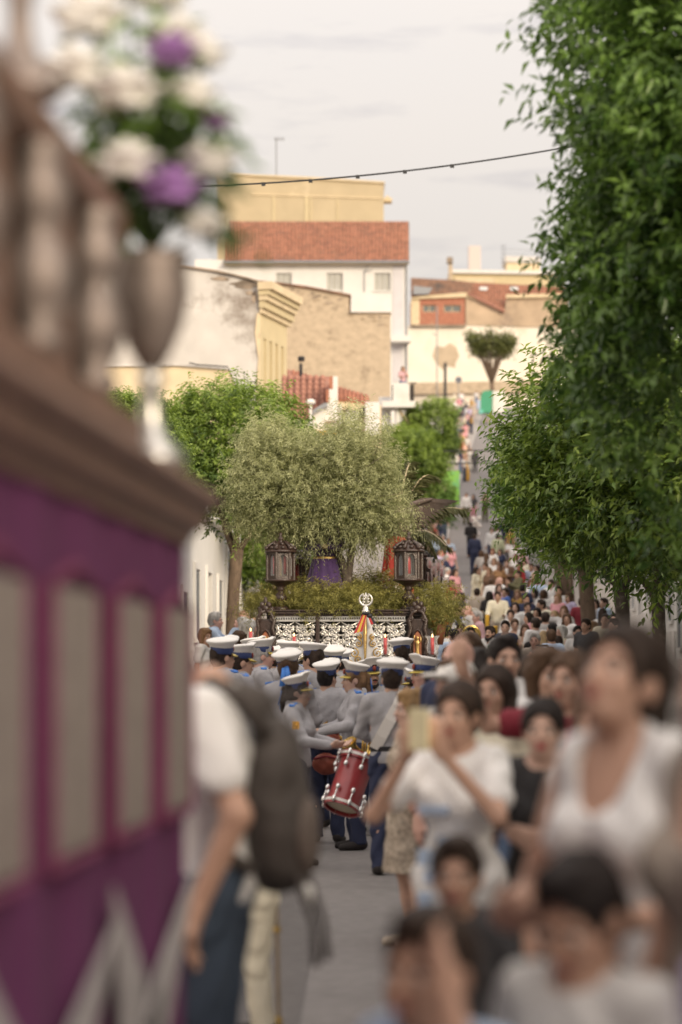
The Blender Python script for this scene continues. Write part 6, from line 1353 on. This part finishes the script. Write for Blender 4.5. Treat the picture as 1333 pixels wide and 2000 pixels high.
# ------------------------------------------------------------------ crowd on the hill
def solveY(py, hh=1.58, lo=38, hi=262):
    prev = None
    for Y in np.arange(lo, hi, .25):
        d = ZW(py, Y) - G(Y) - hh
        if d <= 0: return float(Y)
    return float(hi)
POSE = {'d': ('down', 'down'), 'c': ('clasp', 'clasp'), 'x': ('cross', 'cross'), 'p': ('phone', 'phone'), 'h': ('fwd', 'fwd'), 'r': ('reach', 'down'), 'k': ('clap', 'clap'), 'n': ('down', 'chin'), 'w': ('down', 'wave')}
TOPN = dict(tee='T-shirt', shirt='shirt', tank='sleeveless top', dress='dress', jacket='jacket', longdress='long robe')
HAIRN = {'long': 'long-haired', 'bald': 'bald', 'bob': 'short-bobbed', 'pony': 'ponytailed', 'bun': 'bun-haired'}
POSN = dict(x='with crossed arms', p='holding up a phone', k='clapping', r='with an arm stretched out', n='with a hand at the chin', w='with a raised hand', c='with clasped hands')
COLN = dict(palegrey='pale grey', lightgrey='light grey', darkjeans='dark denim', palegreen='pale green', jeans='denim', navy='navy', sky='pale blue')
def crowd(px, py, code, face, group, Y=None, hh=None, lod=2, extra=''):
    """code: sex hair haircolour top topcolour bottom bottomcolour pose"""
    sx, hr, hc_, tk, tcol, bk_, bcol, po = code.split()[:8]; child = sx in 'bg'
    hgt = dict(m=1.74, f=1.63, b=1.30, g=1.30)[sx] * random.uniform(.97, 1.03)
    if Y is None: Y = solveY(py, hgt - .125)
    else: hgt = min(max((ZW(py, Y) - GX(XW(px, Y), Y)) / .9265, 1.2), 1.95)
    X = XW(px, Y); z = GX(X, Y)
    skin = {'grey': 'rosy', 'white': 'rosy', 'blonde': 'fair'}.get(hc_, random.choice(['tan', 'olive', 'tan', 'fair']))
    over = None; top = (tk, tcol)
    if tk == 'suit': top, over = ('shirt', 'white'), ('jacket', tcol)
    nm = HAIRN.get(hr, {'grey': 'grey-haired', 'white': 'white-haired', 'blonde': 'fair-haired', 'red': 'red-haired'}.get(hc_, ''))
    if hr in ('long', 'bob') and hc_ in ('blonde', 'grey', 'white'): nm = {'blonde': 'blonde', 'grey': 'grey-haired', 'white': 'white-haired'}[hc_]
    who = 'child' if child else 'person'
    base = f"{nm + ' ' if nm else ''}{who} in {COLN.get(tcol, tcol)} {TOPN.get(tk, tk)}" + (f" {POSN[po]}" if po in POSN and len(nm) < 14 else '') + (' ' + extra if extra else '')
    if face is None: face = random.choice([-55, -35, -20, 10, 30, -70])
    yw = random.choice([-30, 0, 0, 30]) if po == 'd' else 0
    o, J, sc = person(X, Y, hgt, face, 'm' if sx in 'mb' else 'f', hr, hc_, skin, top, (bk_, bcol), POSE[po], yaw=yw, lod=lod if Y < 125 else 3, base=base, group=group, hk=1.2 if child else 1.0, over=over, slim=1.08 if sx == 'm' and hr == 'bald' else random.choice([.93, 1.0, 1.0, 1.07]), tilt=random.uniform(-2, 3))
    return o, J, sc
GRC = 'spectators crowding the right side of the hill'; GLC = 'spectators along the left side of the hill'; GTC = 'people at the top of the street'; GWK = 'people walking on the open road'
RC = [(895, 1139, 'g long dark dress white skirt white d', 10), (900, 1168, 'm short dark suit charcoal trousers black d', -80), (902, 1196, 'm bald dark suit navy trousers navy d', -70), (917, 1194, 'm bald grey shirt lightgrey trousers navy d', -75),
 (937, 1206, 'm short grey shirt rose trousers beige d', -80), (973, 1166, 'm short dark shirt ivory trousers beige h', -8), (998, 1203, 'f bun dark shirt white trousers darkjeans c', -8), (1006, 1187, 'f long dark tee white trousers black d', -15),
 (1027, 1172, 'm short dark shirt navy trousers navy d', 0), (1031, 1188, 'f bun dark tee white trousers jeans d', -20), (1032, 1209, 'f long black tee pink trousers navy d', -75), (1047, 1199, 'f long black tee black trousers black d', -60),
 (1044, 1219, 'm short dark tee white trousers navy r', -150), (1026, 1233, 'f long brown tank beige trousers beige r', -10), (1010, 1251, 'g long dark tee white shorts navy d', -20), (1046, 1252, 'm short grey shirt taupe trousers navy k', -15),
 (1063, 1163, 'f bob brown tee white trousers navy d', 150), (1079, 1150, 'm short dark shirt white trousers beige d', -20), (1057, 1183, 'm short dark tee ivory trousers navy d', -40), (1069, 1193, 'f bob grey shirt white skirt grey d', -30),
 (1083, 1205, 'f long blonde tee black trousers black d', -10), (1101, 1206, 'f long light tee white trousers jeans r', -20), (1066, 1208, 'm short dark tee grey trousers navy d', 170), (1126, 1217, 'b short red tee navy shorts navy d', -25),
 (1128, 1236, 'm short black tee white trousers jeans d', -20), (1110, 1245, 'b short light tee beige shorts jeans d', -70), (1098, 1237, 'f bob white tank cream skirt beige d', -60), (1075, 1231, 'f long black tee red trousers black d', -80),
 (1062, 1247, 'f long blonde tee white trousers jeans d', 170), (1136, 1188, 'm short dark tee maroon shorts beige d', 160), (1168, 1191, 'f long dark tee grey shorts jeans d', -60), (1178, 1189, 'm short dark shirt sky trousers navy d', -60),
 (1183, 1224, 'm buzz dark tee cream trousers jeans d', -20), (1176, 1212, 'f long dark tee white trousers jeans d', 150), (957, 1165, 'f long black tee black trousers black d', 160), (987, 1158, 'f pony dark tee blue trousers navy d', -75),
 (975, 1150, 'f long brown tee rose trousers black d', -20), (1039, 1142, 'f bob red shirt white trousers navy d', -30), (1053, 1136, 'm short dark shirt sky trousers jeans d', 170), (1023, 1150, 'm short black tee navy trousers navy d', 160),
 (946, 1108, 'm short brown longdress ivory skirt ivory d', -70), (931, 1116, 'f long dark longdress cream skirt cream d', 60), (932, 1158, 'm short dark suit beige trousers beige d', 175), (978, 1136, 'm bald grey tee white trousers navy d', -70),
 (961, 1037, 'm short brown shirt white trousers navy d', -10), (971, 1035, 'f pony dark tee white trousers navy d', 150), (973, 1049, 'm short dark shirt palegreen trousers navy d', 175), (998, 1059, 'f long brown tee white skirt black x', -10),
 (985, 1019, 'm short dark tee navy trousers navy d', -10), (993, 1022, 'f bob light tee beige trousers black d', -20), (998, 1036, 'f long blonde dress yellow skirt yellow d', -20), (941, 1083, 'f bob brown tee grey trousers black d', 150),
 (950, 1087, 'f long brown dress lightgrey skirt grey d', 160), (963, 1078, 'f long red tee white trousers navy d', -30), (977, 1079, 'f long dark tee navy trousers white d', -20), (966, 1098, 'f long light tee white trousers brown d', -20),
 (991, 1101, 'm short brown suit brown trousers navy x', -10), (1008, 1089, 'f long red tee white trousers navy d', -20), (1021, 1082, 'f long red tee rose trousers jeans d', -20), (1017, 1104, 'm short dark shirt red trousers navy d', -70),
 (1026, 1098, 'f long brown tee ivory trousers white d', -40), (956, 1117, 'f long light tee brown trousers black d', -40), (976, 1108, 'f long brown tee ochre trousers black d', -10), (1012, 1122, 'm short dark shirt olive trousers black k', -70),
 (960, 1139, 'f bun brown shirt white trousers jeans d', 170), (930, 1200, 'm short grey shirt white trousers navy d', -60), (985, 1180, 'b short dark tee white shorts navy d', -40), (1015, 1162, 'f long light tee mustard trousers black d', -40),
 (1045, 1160, 'f long black tee grey trousers black d', -30), (1090, 1180, 'f long light tee pink trousers white d', -40), (1093, 1165, 'm short dark tee white trousers navy d', -40), (1112, 1178, 'f bob brown tee lilac trousers white d', -50),
 (1112, 1222, 'f long brown tee white trousers jeans d', -40), (1148, 1236, 'm short dark tee charcoal trousers jeans d', -40), (1160, 1240, 'f bob light tee white trousers jeans d', -40), (1202, 1236, 'm short dark shirt taupe trousers navy d', -60), (1082, 1244, 'm short brown tee sky trousers jeans d', -150),
 (1205, 1222, 'f long black tee cream trousers navy d', -50), (1008, 1222, 'f pony brown tank white skirt navy d', -30), (985, 1225, 'm short black tee navy trousers navy d', -40), (1052, 1112, 'f long dark tee white trousers navy d', -30), (1038, 1108, 'm short dark tee sky trousers navy d', -20), (1010, 1068, 'm short dark tee white trousers navy d', -20), (1045, 1126, 'f bob blonde tee pink trousers navy d', -30)]
CR = {}
for px, py, code, fc in RC: CR[(px, py)] = crowd(px, py, code, fc, GRC)
# a long-haired one near, seen from behind, and the tuba section by the float
crowd(1091, 1256, 'f long dark tee white trousers black d', 172, GRC, Y=43, lod=1)
GT = 'white shirted players right of the float'
def player(px, py, code, face, Y, yaw=0): return crowd(px, py, code, face, GT, Y=Y, lod=1)
oT, JT, sT = player(918, 1238, 'm short black shirt white trousers black h', 8, 44.5)
oB, JB, sB = player(957, 1237, 'm short dark shirt palegrey trousers black h', -32, 43.5)
hh = lambda *p: Vector(hp(JB, p)); m = MB(); m.tube([hh(-.066, -.015, -.04), hh(-.05, -.06, -.09), hh(0, -.085, -.12), hh(.05, -.06, -.09), hh(.066, -.015, -.04)], [.014, .024, .034, .024, .014], 7).tube([hh(-.03, -.098, -.046), hh(0, -.108, -.04), hh(.03, -.098, -.046)], [.006, .009, .006], 5); m.build('beard', _hairm['black'], oB, True)
player(872, 1236, 'm short black shirt white trousers black d', 165, 44); player(887, 1243, 'm short black shirt sky trousers black d', 175, 42.5); player(903, 1231, 'b short brown tee white shorts black d', -20, 47); player(862, 1246, 'm short dark shirt palegrey trousers black d', 150, 46)
oh, Jh, sh_ = player(873, 1280, 'f bun black shirt black trousers black d', -35, 36.5); hh = lambda *p: Vector(hp(Jh, p)); MB().ball(hh(0, .03, .05), (.098, .105, .10), 14, 9).build('headscarf', cloth('black'), oh, True)
for o_, J_ in ((oT, JT), (oB, JB)): back_strap(o_, J_, [(.10, -.07, 1.44), (.05, -.14, 1.32), (-.08, -.16, 1.14)], .05, cloth('green')); back_strap(o_, J_, [(.10, -.07, 1.44), (.11, .04, 1.46), (.08, .12, 1.36)], .05, cloth('green'))
tb = thing('sousaphone', 'brass tuba with its round bell framing the head of a player', 'tuba', P(921, 1240, 45.1)); tb.rotation_euler = (R(4), 0, .1)
mb = MB().lathe([(.03, -.34), (.045, -.2), (.07, -.08), (.11, -.015), (.165, .0), (.185, .004), (.175, .014), (.10, .0), (.05, -.06)], (0, 0, 0), 26, cap=False); mb.v = [(x, -z, y) for x, y, z in mb.v]; mb.build('bell', M_brass, tb, True)
MB().tube([(.0, .34, 0), (.12, .42, -.1), (.22, .25, -.28), (.18, .0, -.5), (-.05, -.08, -.6), (-.25, .1, -.45), (-.22, .3, -.15)], [.03, .032, .03, .028, .025, .022, .02], 9).build('tubing', M_brass, tb, True)
# yellow-orange marker banners seen between people
for px, py, Y, lb in ((952, 1215, 52, 'slim yellow sleeve showing behind the pink shirt'), (968, 1238, 47, 'slim yellow sleeve showing right of the bearded player'), (1007, 1275, 40, 'slim amber candle sleeve before the camera operator')):
    c = thing('candle_sleeve', lb, 'candle', (XW(px, Y), Y, GX(XW(px, Y), Y)), world=True); q = P(px, py, Y); MB().tube([(q.x, Y, GX(q.x, Y)), q - Vector((0, 0, .12))], .018, 7).build('stick', M_creamd, c); MB().lathe([(.035, -.14), (.045, -.1), (.045, .12), (.04, .16)], q, 12).build('sleeve', mat('amber_wax', (.66, .38, .04), .4, .1, 9, 0), c, True)
# camera operator
oc, Jc, sc_ = crowd(1031, 1268, 'm short black tee charcoal trousers black w', 150, GRC, Y=39.5, lod=1, extra='with a shoulder camera')
vc = thing('video_camera', 'bulky dark shoulder video camera in a navy rain cover', 'camera', P(1053, 1283, 39.2), .25)
S = Sdf().ell((0, 0, 0), (.20, .14, .11), .05).ell((.1, .02, .03), (.14, .12, .10), .04); D, lo, axx = S.grid(.014); D = wrinkle(D, axx, .007, 2); link('cover', surface('cover', D, lo, .014), mat('navy_cover', (.035, .05, .085), .6, .3, 9, .3), vc)
MB().tube([(-.05, 0, .09), (0, 0, .17), (.16, 0, .17), (.2, 0, .1)], .012, 6).build('handle', M_black, vc); MB().box(-.08, .14, -.05, -.01, .17, .2).box(.14, .24, -.03, .03, .12, .16).build('viewfinder', M_black, vc, bevel=.006); MB().lathe([(.05, 0), (.055, .08), (.065, .1), (.06, .12)], (-.02, -.25, -.02), 14).build('microphone', M_black, vc, True); MB().box(.195, .205, -.05, .01, -.05, .02).build('mark', cloth('red'), vc)
# people on the road
def walker(px, yh, yf, code, face, extra='', legs=None):
    # head and feet rows fix the distance on the sloping road
    Y = solveY(yh + (yf - yh) * .07, 1.60); return crowd(px, yh + (yf - yh) * .07, code, face, GWK, extra=extra)
for a in ((927, 1044, 1112, 'm short dark suit navy trousers navy d', 178), (920, 1020, 1090, 'm short black suit black trousers black h', 170), (911, 964, 1022, 'm short brown shirt white trousers olive d', 5), (925, 967, 1020, 'f long dark tee charcoal trousers pink d', -10), (948, 963, 1022, 'f long dark tank black trousers olive x', 0), (919, 876, 924, 'f bob light tee palegrey trousers palegrey d', 20), (928, 879, 925, 'm short dark suit charcoal trousers charcoal d', 175), (951, 792, 838, 'm short brown shirt white shorts white c', 178)): walker(*a)
q = P(929, 1030, 120)
fw_ = thing('flower_arrangement', 'tall white flower arrangement carried beside the dark suits on the road', 'flowers', (q.x, 119.6, G(119.6)), world=True)
for k in range(16): MB().ball(q + Vector((random.gauss(0, .13), -.4 + random.gauss(0, .1), random.uniform(-.55, .45))), (.11, .10, .10), 8, 5).build('bloom', mw, fw_, True)
MB().tube([(q.x, 119.6, G(119.6)), q + Vector((0, -.4, 0))], .03, 6).build('stem', M_bark, fw_)
# orange and pink poles with banners down the left lane
for px, y0_, y1_, Y, m_, lb in ((912, 905, 950, 168, mat('amber_cloth', (.62, .34, .05), .7, .1, 5, .1), 'furled amber banner standing on the far road'), (909, 870, 905, 178, mat('salmon_cloth', (.66, .40, .30), .7, .1, 5, .1), 'furled salmon banner farther up than the amber one'), (904, 858, 885, 190, M_yellow, 'furled ochre banner near the top of the road')):
    c = thing('furled_banner', lb, 'banner', (XW(px, Y), Y, G(Y)), world=True); MB().tube([(XW(px, Y), Y, G(Y)), P(px, y0_ - 12, Y)], .03, 6).build('pole', M_creamd, c); MB().lathe([(.05, 0), (.19, .15), (.22, .8), (.14, 1.3), (.04, (y1_ - y0_) * Y / F)], P(px, y1_, Y), 12, sy=.8).build('cloth', m_, c, True)
# left strip beyond the candelabrum and the palm
random.seed(11)
def rnd_code(kid=.1):
    s = random.choice('mfffm') if random.random() > kid else random.choice('bg')
    hr = {'m': ['short', 'short', 'short', 'buzz'], 'b': ['short'], 'f': ['long', 'long', 'bob', 'pony', 'bun'], 'g': ['long', 'pony']}[s]
    t = random.choice(['tee', 'shirt', 'tee', 'dress' if s in 'fg' else 'shirt']); return f"{s} {random.choice(hr)} {random.choice(['dark', 'black', 'brown', 'brown', 'light', 'grey'])} {t} {random.choice(['white', 'white', 'cream', 'pink', 'palegrey', 'sky', 'navy', 'rose', 'white', 'beige', 'red', 'lilac', 'mustard', 'green'])} {random.choice(['trousers', 'trousers', 'shorts' if s in 'mb' else 'skirt'])} {random.choice(['navy', 'jeans', 'black', 'beige', 'white', 'darkjeans'])} d"
for px, py in ((815, 952), (826, 948), (836, 955), (846, 960), (822, 968), (838, 974), (852, 968), (858, 978), (829, 985), (815, 1015), (826, 1008), (836, 1014), (846, 1012), (853, 1020), (868, 1002), (820, 1028), (833, 1030), (845, 1034), (860, 1026), (851, 1050), (864, 1050), (876, 1058), (868, 1074), (858, 1082), (872, 1090), (881, 1075), (862, 1100), (874, 1118), (884, 1142), (880, 1165), (876, 1190), (888, 1120), (866, 1142), (889, 1186), (866, 1215), (880, 1212)):
    crowd(px, py, rnd_code(.12), random.choice([40, 60, 20, 80, -10]), GLC)
for px, py in ((893, 830), (900, 838), (906, 846), (898, 855), (910, 832), (903, 866), (893, 872), (912, 858), (900, 884), (908, 895)): crowd(px, py, rnd_code(.05), random.choice([30, 60, 0]), GLC)
for px, py in ((876, 758), (884, 764), (893, 757), (889, 772), (897, 780), (902, 770), (906, 786), (899, 796), (912, 790), (917, 800), (922, 784), (926, 796), (931, 768), (928, 756), (935, 782), (914, 812), (907, 818), (921, 816), (886, 786), (891, 800)): crowd(px, py, rnd_code(.05), random.choice([30, 0, -30, 120]), GTC)
# spectators on the left pavement behind the band
GLP = 'spectators on the left pavement'
crowd(413, 1206, 'm short grey shirt sky trousers navy p', 85, GLP, Y=41, lod=1); crowd(467, 1222, 'f bob grey shirt white trousers beige d', 80, GLP, Y=42, lod=1); crowd(487, 1227, 'f bob white shirt ivory skirt grey d', 75, GLP, Y=40.5, lod=1); crowd(464, 1250, 'g long brown tee red shorts navy d', 70, GLP, Y=39, lod=1); crowd(502, 1232, 'm short dark tee palegrey trousers navy d', 60, GLP, Y=44, lod=1); crowd(470, 1205, 'm bald grey shirt rose trousers navy d', 80, GLP, Y=46, lod=1); crowd(396, 1245, 'f bob light tee white trousers navy d', 70, GLP, Y=38, lod=1); crowd(494, 1212, 'f pony dark tee red trousers jeans d', 50, GLP, Y=50, lod=1)
# neighbour leaning on the balcony
qb = P(788, 783, 110.7); person(qb.x, 111.3, 1.6, 20, 'f', 'long', 'light', 'tan', ('tee', 'rose'), ('trousers', 'jeans'), ('fwd', 'chin'), lod=2, label='person in rose top leaning on the slim white balcony', z=ZW(783, 111) + .02, cat='person')

# ------------------------------------------------------------------ unique labels from what stands beside whom
from collections import Counter
def finish_labels():
    auto = [p for p in PEOPLE if p['auto']]; cnt = Counter(p['base'] for p in auto); used = {p['o'].get('label') for p in PEOPLE if not p['auto']}
    for p in auto:
        if cnt[p['base']] == 1: p['lab'] = p['base'] if len(p['base'].split()) >= 4 else p['base'] + ' on the street'; used.add(p['lab'])
    uniq = [p for p in auto if cnt[p['base']] == 1 and len(p['base'].split()) <= 8]
    for p in auto:
        if cnt[p['base']] == 1: continue
        for mode in range(3):
            cand = sorted((q for q in uniq if q is not p), key=lambda q: abs(q['px'] - p['px']) + 1.3 * abs(q['py'] - p['py']))
            for q in cand[:14]:
                dx, dy = p['px'] - q['px'], p['py'] - q['py']
                rel = ('just right of' if dx > 0 else 'just left of') if abs(dx) > abs(dy) else ('in front of' if dy > 0 else 'behind')
                if mode: rel = ['', 'next in line ' + rel, 'near and ' + rel][mode]
                b = ' '.join(p['base'].split()); lab = f"{b}, {rel} the {q['base'].replace(' with ', ' with ')}"
                if len(lab.split()) > 16: lab = f"{b.split(' with ')[0].split(' holding')[0]}, {rel} the {q['base'].split(' with ')[0]}"
                if lab not in used and len(lab.split()) <= 16: break
            else: continue
            break
        p['lab'] = lab; used.add(lab)
    for p in auto: p['o']['label'] = p['lab'][:1].lower() + p['lab'][1:]
finish_labels()
# ------------------------------------------------------------------ nearest float at the left edge, draped in purple
M_mould = mat('brown_moulding', (.205, .12, .092), .5, .2, 7, .1, 40, spec=.5)
M_pcloth = mat('purple_drape', (.13, .026, .10), .9, .10, 4, .2, 40)
M_panel = mat('woven_silver_panel', (.30, .255, .23), .8, .2, 30, .6, 70)
M_tarn = mat('tarnished_silver', (.33, .275, .25), .6, .15, 8, .15, metal=.7)
M_maroon = mat('maroon_trim', (.20, .04, .105), .7, .15, 8, .1)
NR = -math.atan(.06)
nf = thing('purple_float', 'huge near float with brown moulding, purple drape and pale woven panels', 'float', (-.31, 6.0, 0), NR)
# local frame: x<0 into the float, y<0 towards the camera
wD, lD = 2.3, 6.6
zt, zl = 2.105, 1.985
def sweep(prof, name, m):
    """profile (outset, z) run along the right side and round the far end"""
    mb = MB(); n = len(prof); path = lambda o: [(o, -lD, 0), (o, o, 0), (-wD - o, o, 0), (-wD - o, -lD, 0)]
    for k in range(4): mb.v += [(path(o)[k][0], path(o)[k][1], z) for o, z in prof]
    mb.f = [(k * n + i, (k + 1) * n + i, (k + 1) * n + (i + 1) % n, k * n + (i + 1) % n) for k in range(3) for i in range(n)]
    return mb.build(name, m, nf)
sweep([(-.25, zt + .02), (-.06, zt + .02), (-.03, zt), (0, zt - .008), (.012, zt - .03), (.0, zt - .05), (-.02, zt - .058), (-.022, zt - .075), (-.03, zt - .10), (-.055, zt - .115), (-.06, zt - .14), (-.25, zt - .14)], 'moulding', M_mould)
MB().box(-wD + .06, -.2, -lD, -.2, zt - .1, zt + .012).build('deck', M_mould, nf)
# drape with soft folds
mb = MB(); nseg = 150; rows = [zt - .13, 1.86, 1.6, 1.3, 1.0, .7, .4, .12]
pts = [(-.075, -lD + (lD - .075) * i / nseg) for i in range(nseg + 1)] + [(-.075 - (wD - .15) * i / 50, -.075) for i in range(1, 51)]
for r_, z in enumerate(rows):
    for i, (x, y) in enumerate(pts):
        a = .004 + .010 * (r_ / 7) ** 1.3; d = a * math.sin(i * .55) + a * .6 * math.sin(i * 1.27 + r_ * .4); mb.v.append((x + (d if i <= nseg else 0), y + (d if i > nseg else 0), z))
n = len(pts); mb.f = [(r_ * n + i, r_ * n + i + 1, (r_ + 1) * n + i + 1, (r_ + 1) * n + i) for r_ in range(len(rows) - 1) for i in range(n - 1)]
mb.build('drape', M_pcloth, nf, True)
# pale woven panels with maroon frames between them
for k in range(9):
    y1 = -.10 - k * .70; y0 = y1 - .47
    MB().box(-.066, -.052, y0, y1, 1.335, 1.80).build('panel', M_panel, nf, bevel=.012)
    MB().tube([(-.056, y0 - .015, 1.32), (-.056, y0 - .015, 1.80), (-.056, (y0 + y1) / 2, 1.84), (-.056, y1 + .015, 1.80), (-.056, y1 + .015, 1.32), (-.056, y0 - .015, 1.32)], .012, 6).build('panel_frame', M_maroon, nf)
# silver embroidered flames along the lower drape
M_emb = mat('silver_embroidery', (.50, .47, .47), .7, .2, 30, .5, 60, metal=.2)
def leafpoly(mb, base, tip, wd, bend=.0):
    b, t = Vector(base), Vector(tip); d = t - b; s = Vector((0, d.z, -d.y)).normalized() * wd; m = b.lerp(t, .45) + s * bend * 2
    mb.prism([b - s * .25, m - s, t, m + s, b + s * .25], (.008, 0, 0))
for k in range(6):
    yb = -k * 1.25; e = MB(); xx = -.052
    for (y0, z0_, y1, z1_, wd, bd) in ((-.95, .60, -1.34, 1.24, .17, .2), (-1.15, .80, -.06, 1.17, .10, .25), (-.95, .62, -.62, .98, .14, -.2), (-1.0, .58, -1.02, 1.06, .12, .2), (-.95, .60, -.30, .80, .10, -.3), (-.98, .62, -.9, .34, .12, 0)): leafpoly(e, (xx, yb + y0, z0_), (xx, yb + y1, z1_), wd, bd)
    for s in (-1, 1): e.tube([(xx + .01, yb - .95 + s * (.08 + .26 * (1 - t) * math.cos(5 * t)), .50 + .18 * t * math.sin(6 * t) - .2 * t) for t in [i / 14 for i in range(15)]], [.026 - .012 * i / 14 for i in range(15)], 6)
    e.build('embroidery', M_emb, nf)
MB().box(-.072, -.060, -lD, -.08, .1, .44).build('lower_band', cloth('purple'), nf)
# upper gallery: dark posts with silver turned columns in front
MB().box(-wD + .3, -.19, -lD, -.62, zt + .012, zt + .50).build('gallery', mat('gallery_wood', (.06, .034, .027), .5, .25, 7, .2, 40), nf, bevel=.02)
MB().box(-wD + .25, -.13, -lD, -.58, zt + .50, zt + .59).build('gallery_cornice', M_mould, nf, bevel=.02)
MB().box(-wD + .25, -.10, -lD, -.56, zt + .012, zt + .12).build('gallery_base', M_mould, nf, bevel=.02)
for k in range(8):
    y = -1.02 - k * .62
    MB().lathe([(.045, .12), (.052, .15), (.034, .17), (.06, .22), (.068, .27), (.045, .32), (.036, .34), (.05, .37), (.062, .41), (.045, .45), (.04, .47), (.06, .50)], (-.14, y, zt), 16).build('silver_column', M_tarn, nf, True)
    MB().box(-.19, -.145, y - .42, y - .22, zt + .12, zt + .50).build('gallery_post', M_mould, nf, bevel=.01)
# silver vases with white and purple flowers
def petals(mb, c, r, n, tilt, rngs):
    for k in range(n):
        a = 2 * PI * k / n + rngs.random(); d = Vector((math.cos(a), math.sin(a), tilt)).normalized(); M3 = d.to_track_quat('Z', 'Y').to_matrix(); mb.ball(Vector(c) + d * r * .5, (r * .42, r * .14, r * .6), 7, 5, M3)
M_rose = mat('white_rose', (.86, .84, .81), .7, .05, 12, .05); M_lil = mat('purple_bloom', (.40, .21, .50), .7, .12, 12, .05)
def bouquet(lx, ly, label, seed, whites, purples, lv, up=0):
    g = random.Random(seed); c, s = math.cos(NR), math.sin(NR); w_ = Vector((-.31 + c * lx - s * ly, 6 + s * lx + c * ly, zt + .02 + up))
    v = thing('silver_vase', label + ' vase on the near float moulding', 'vase', w_, NR)
    MB().lathe([(.075, 0), (.082, .012), (.075, .03), (.045, .06), (.026, .11), (.022, .17), (.032, .20), (.024, .225)], (0, 0, 0), 20).build('foot', M_silver if not up else M_tarn, v, True)
    MB().lathe([(.024, .225), (.05, .27), (.075, .33), (.088, .40), (.082, .45), (.092, .49)], (0, 0, 0), 20).build('bowl', M_tarn, v, True)
    b = thing('flower_bouquet', label + ' bouquet of white and purple blooms standing in a silver vase', 'flowers', w_ + Vector((0, 0, .46)), NR)
    for i, (x, z, r, y) in enumerate(whites + purples):
        m_ = MB(); cc = Vector((x, y, z)); petals(m_, cc, r, 7, .2, g); petals(m_, cc, r * .8, 6, 1.0, g); petals(m_, cc, r * .5, 5, 3, g)
        for j in range(3): petals(m_, cc, r * .75, 6, -.6 + .2 * j, g)
        m_.build('bloom', M_rose if i < len(whites) else M_lil, b, True); MB().tube([(0, 0, .02), (x * .5, y * .5, z * .55), (x, y, z)], .005, 5).build('stem', M_fernd, b)
    p_, m__, t__ = crown_leaves(lv, 8, .15, .15, .28, .075, seed, up=.9, shoot=.2, inner=.1, wr=.45); tag(link('leaves', leaves_mesh('leaves', p_ + np.array([0, .03, .22]), m__, t__), M_leaf, b), kind='stuff')
M_fernd = mat('stem_green', (.05, .09, .02), .6, .2, 9, 0)
W = [(-.035, .36, .088, -.16), (-.03, .20, .078, -.17), (.105, .36, .066, -.12), (.14, .22, .07, -.08), (-.15, .42, .085, -.12), (-.13, .55, .09, -.08), (.06, .52, .07, -.04), (.02, .63, .08, .0), (.13, .08, .055, -.06), (-.06, .66, .08, .02), (.12, .47, .065, -.05)]
bouquet(-.10, -.45, 'nearer end', 3, W, [(.07, .445, .062, -.18), (.07, .14, .072, -.19), (.16, .31, .036, -.10)], 80)
bouquet(-.20, -1.5, 'left edge', 4, [(.02, .5, .08, -.1), (.1, .56, .08, 0), (-.1, .5, .08, -.1), (.12, .66, .08, 0), (.0, .7, .08, .05)], [(-.02, .6, .06, -.1), (.1, .42, .055, -.08)], 230, zt + .6 - zt)
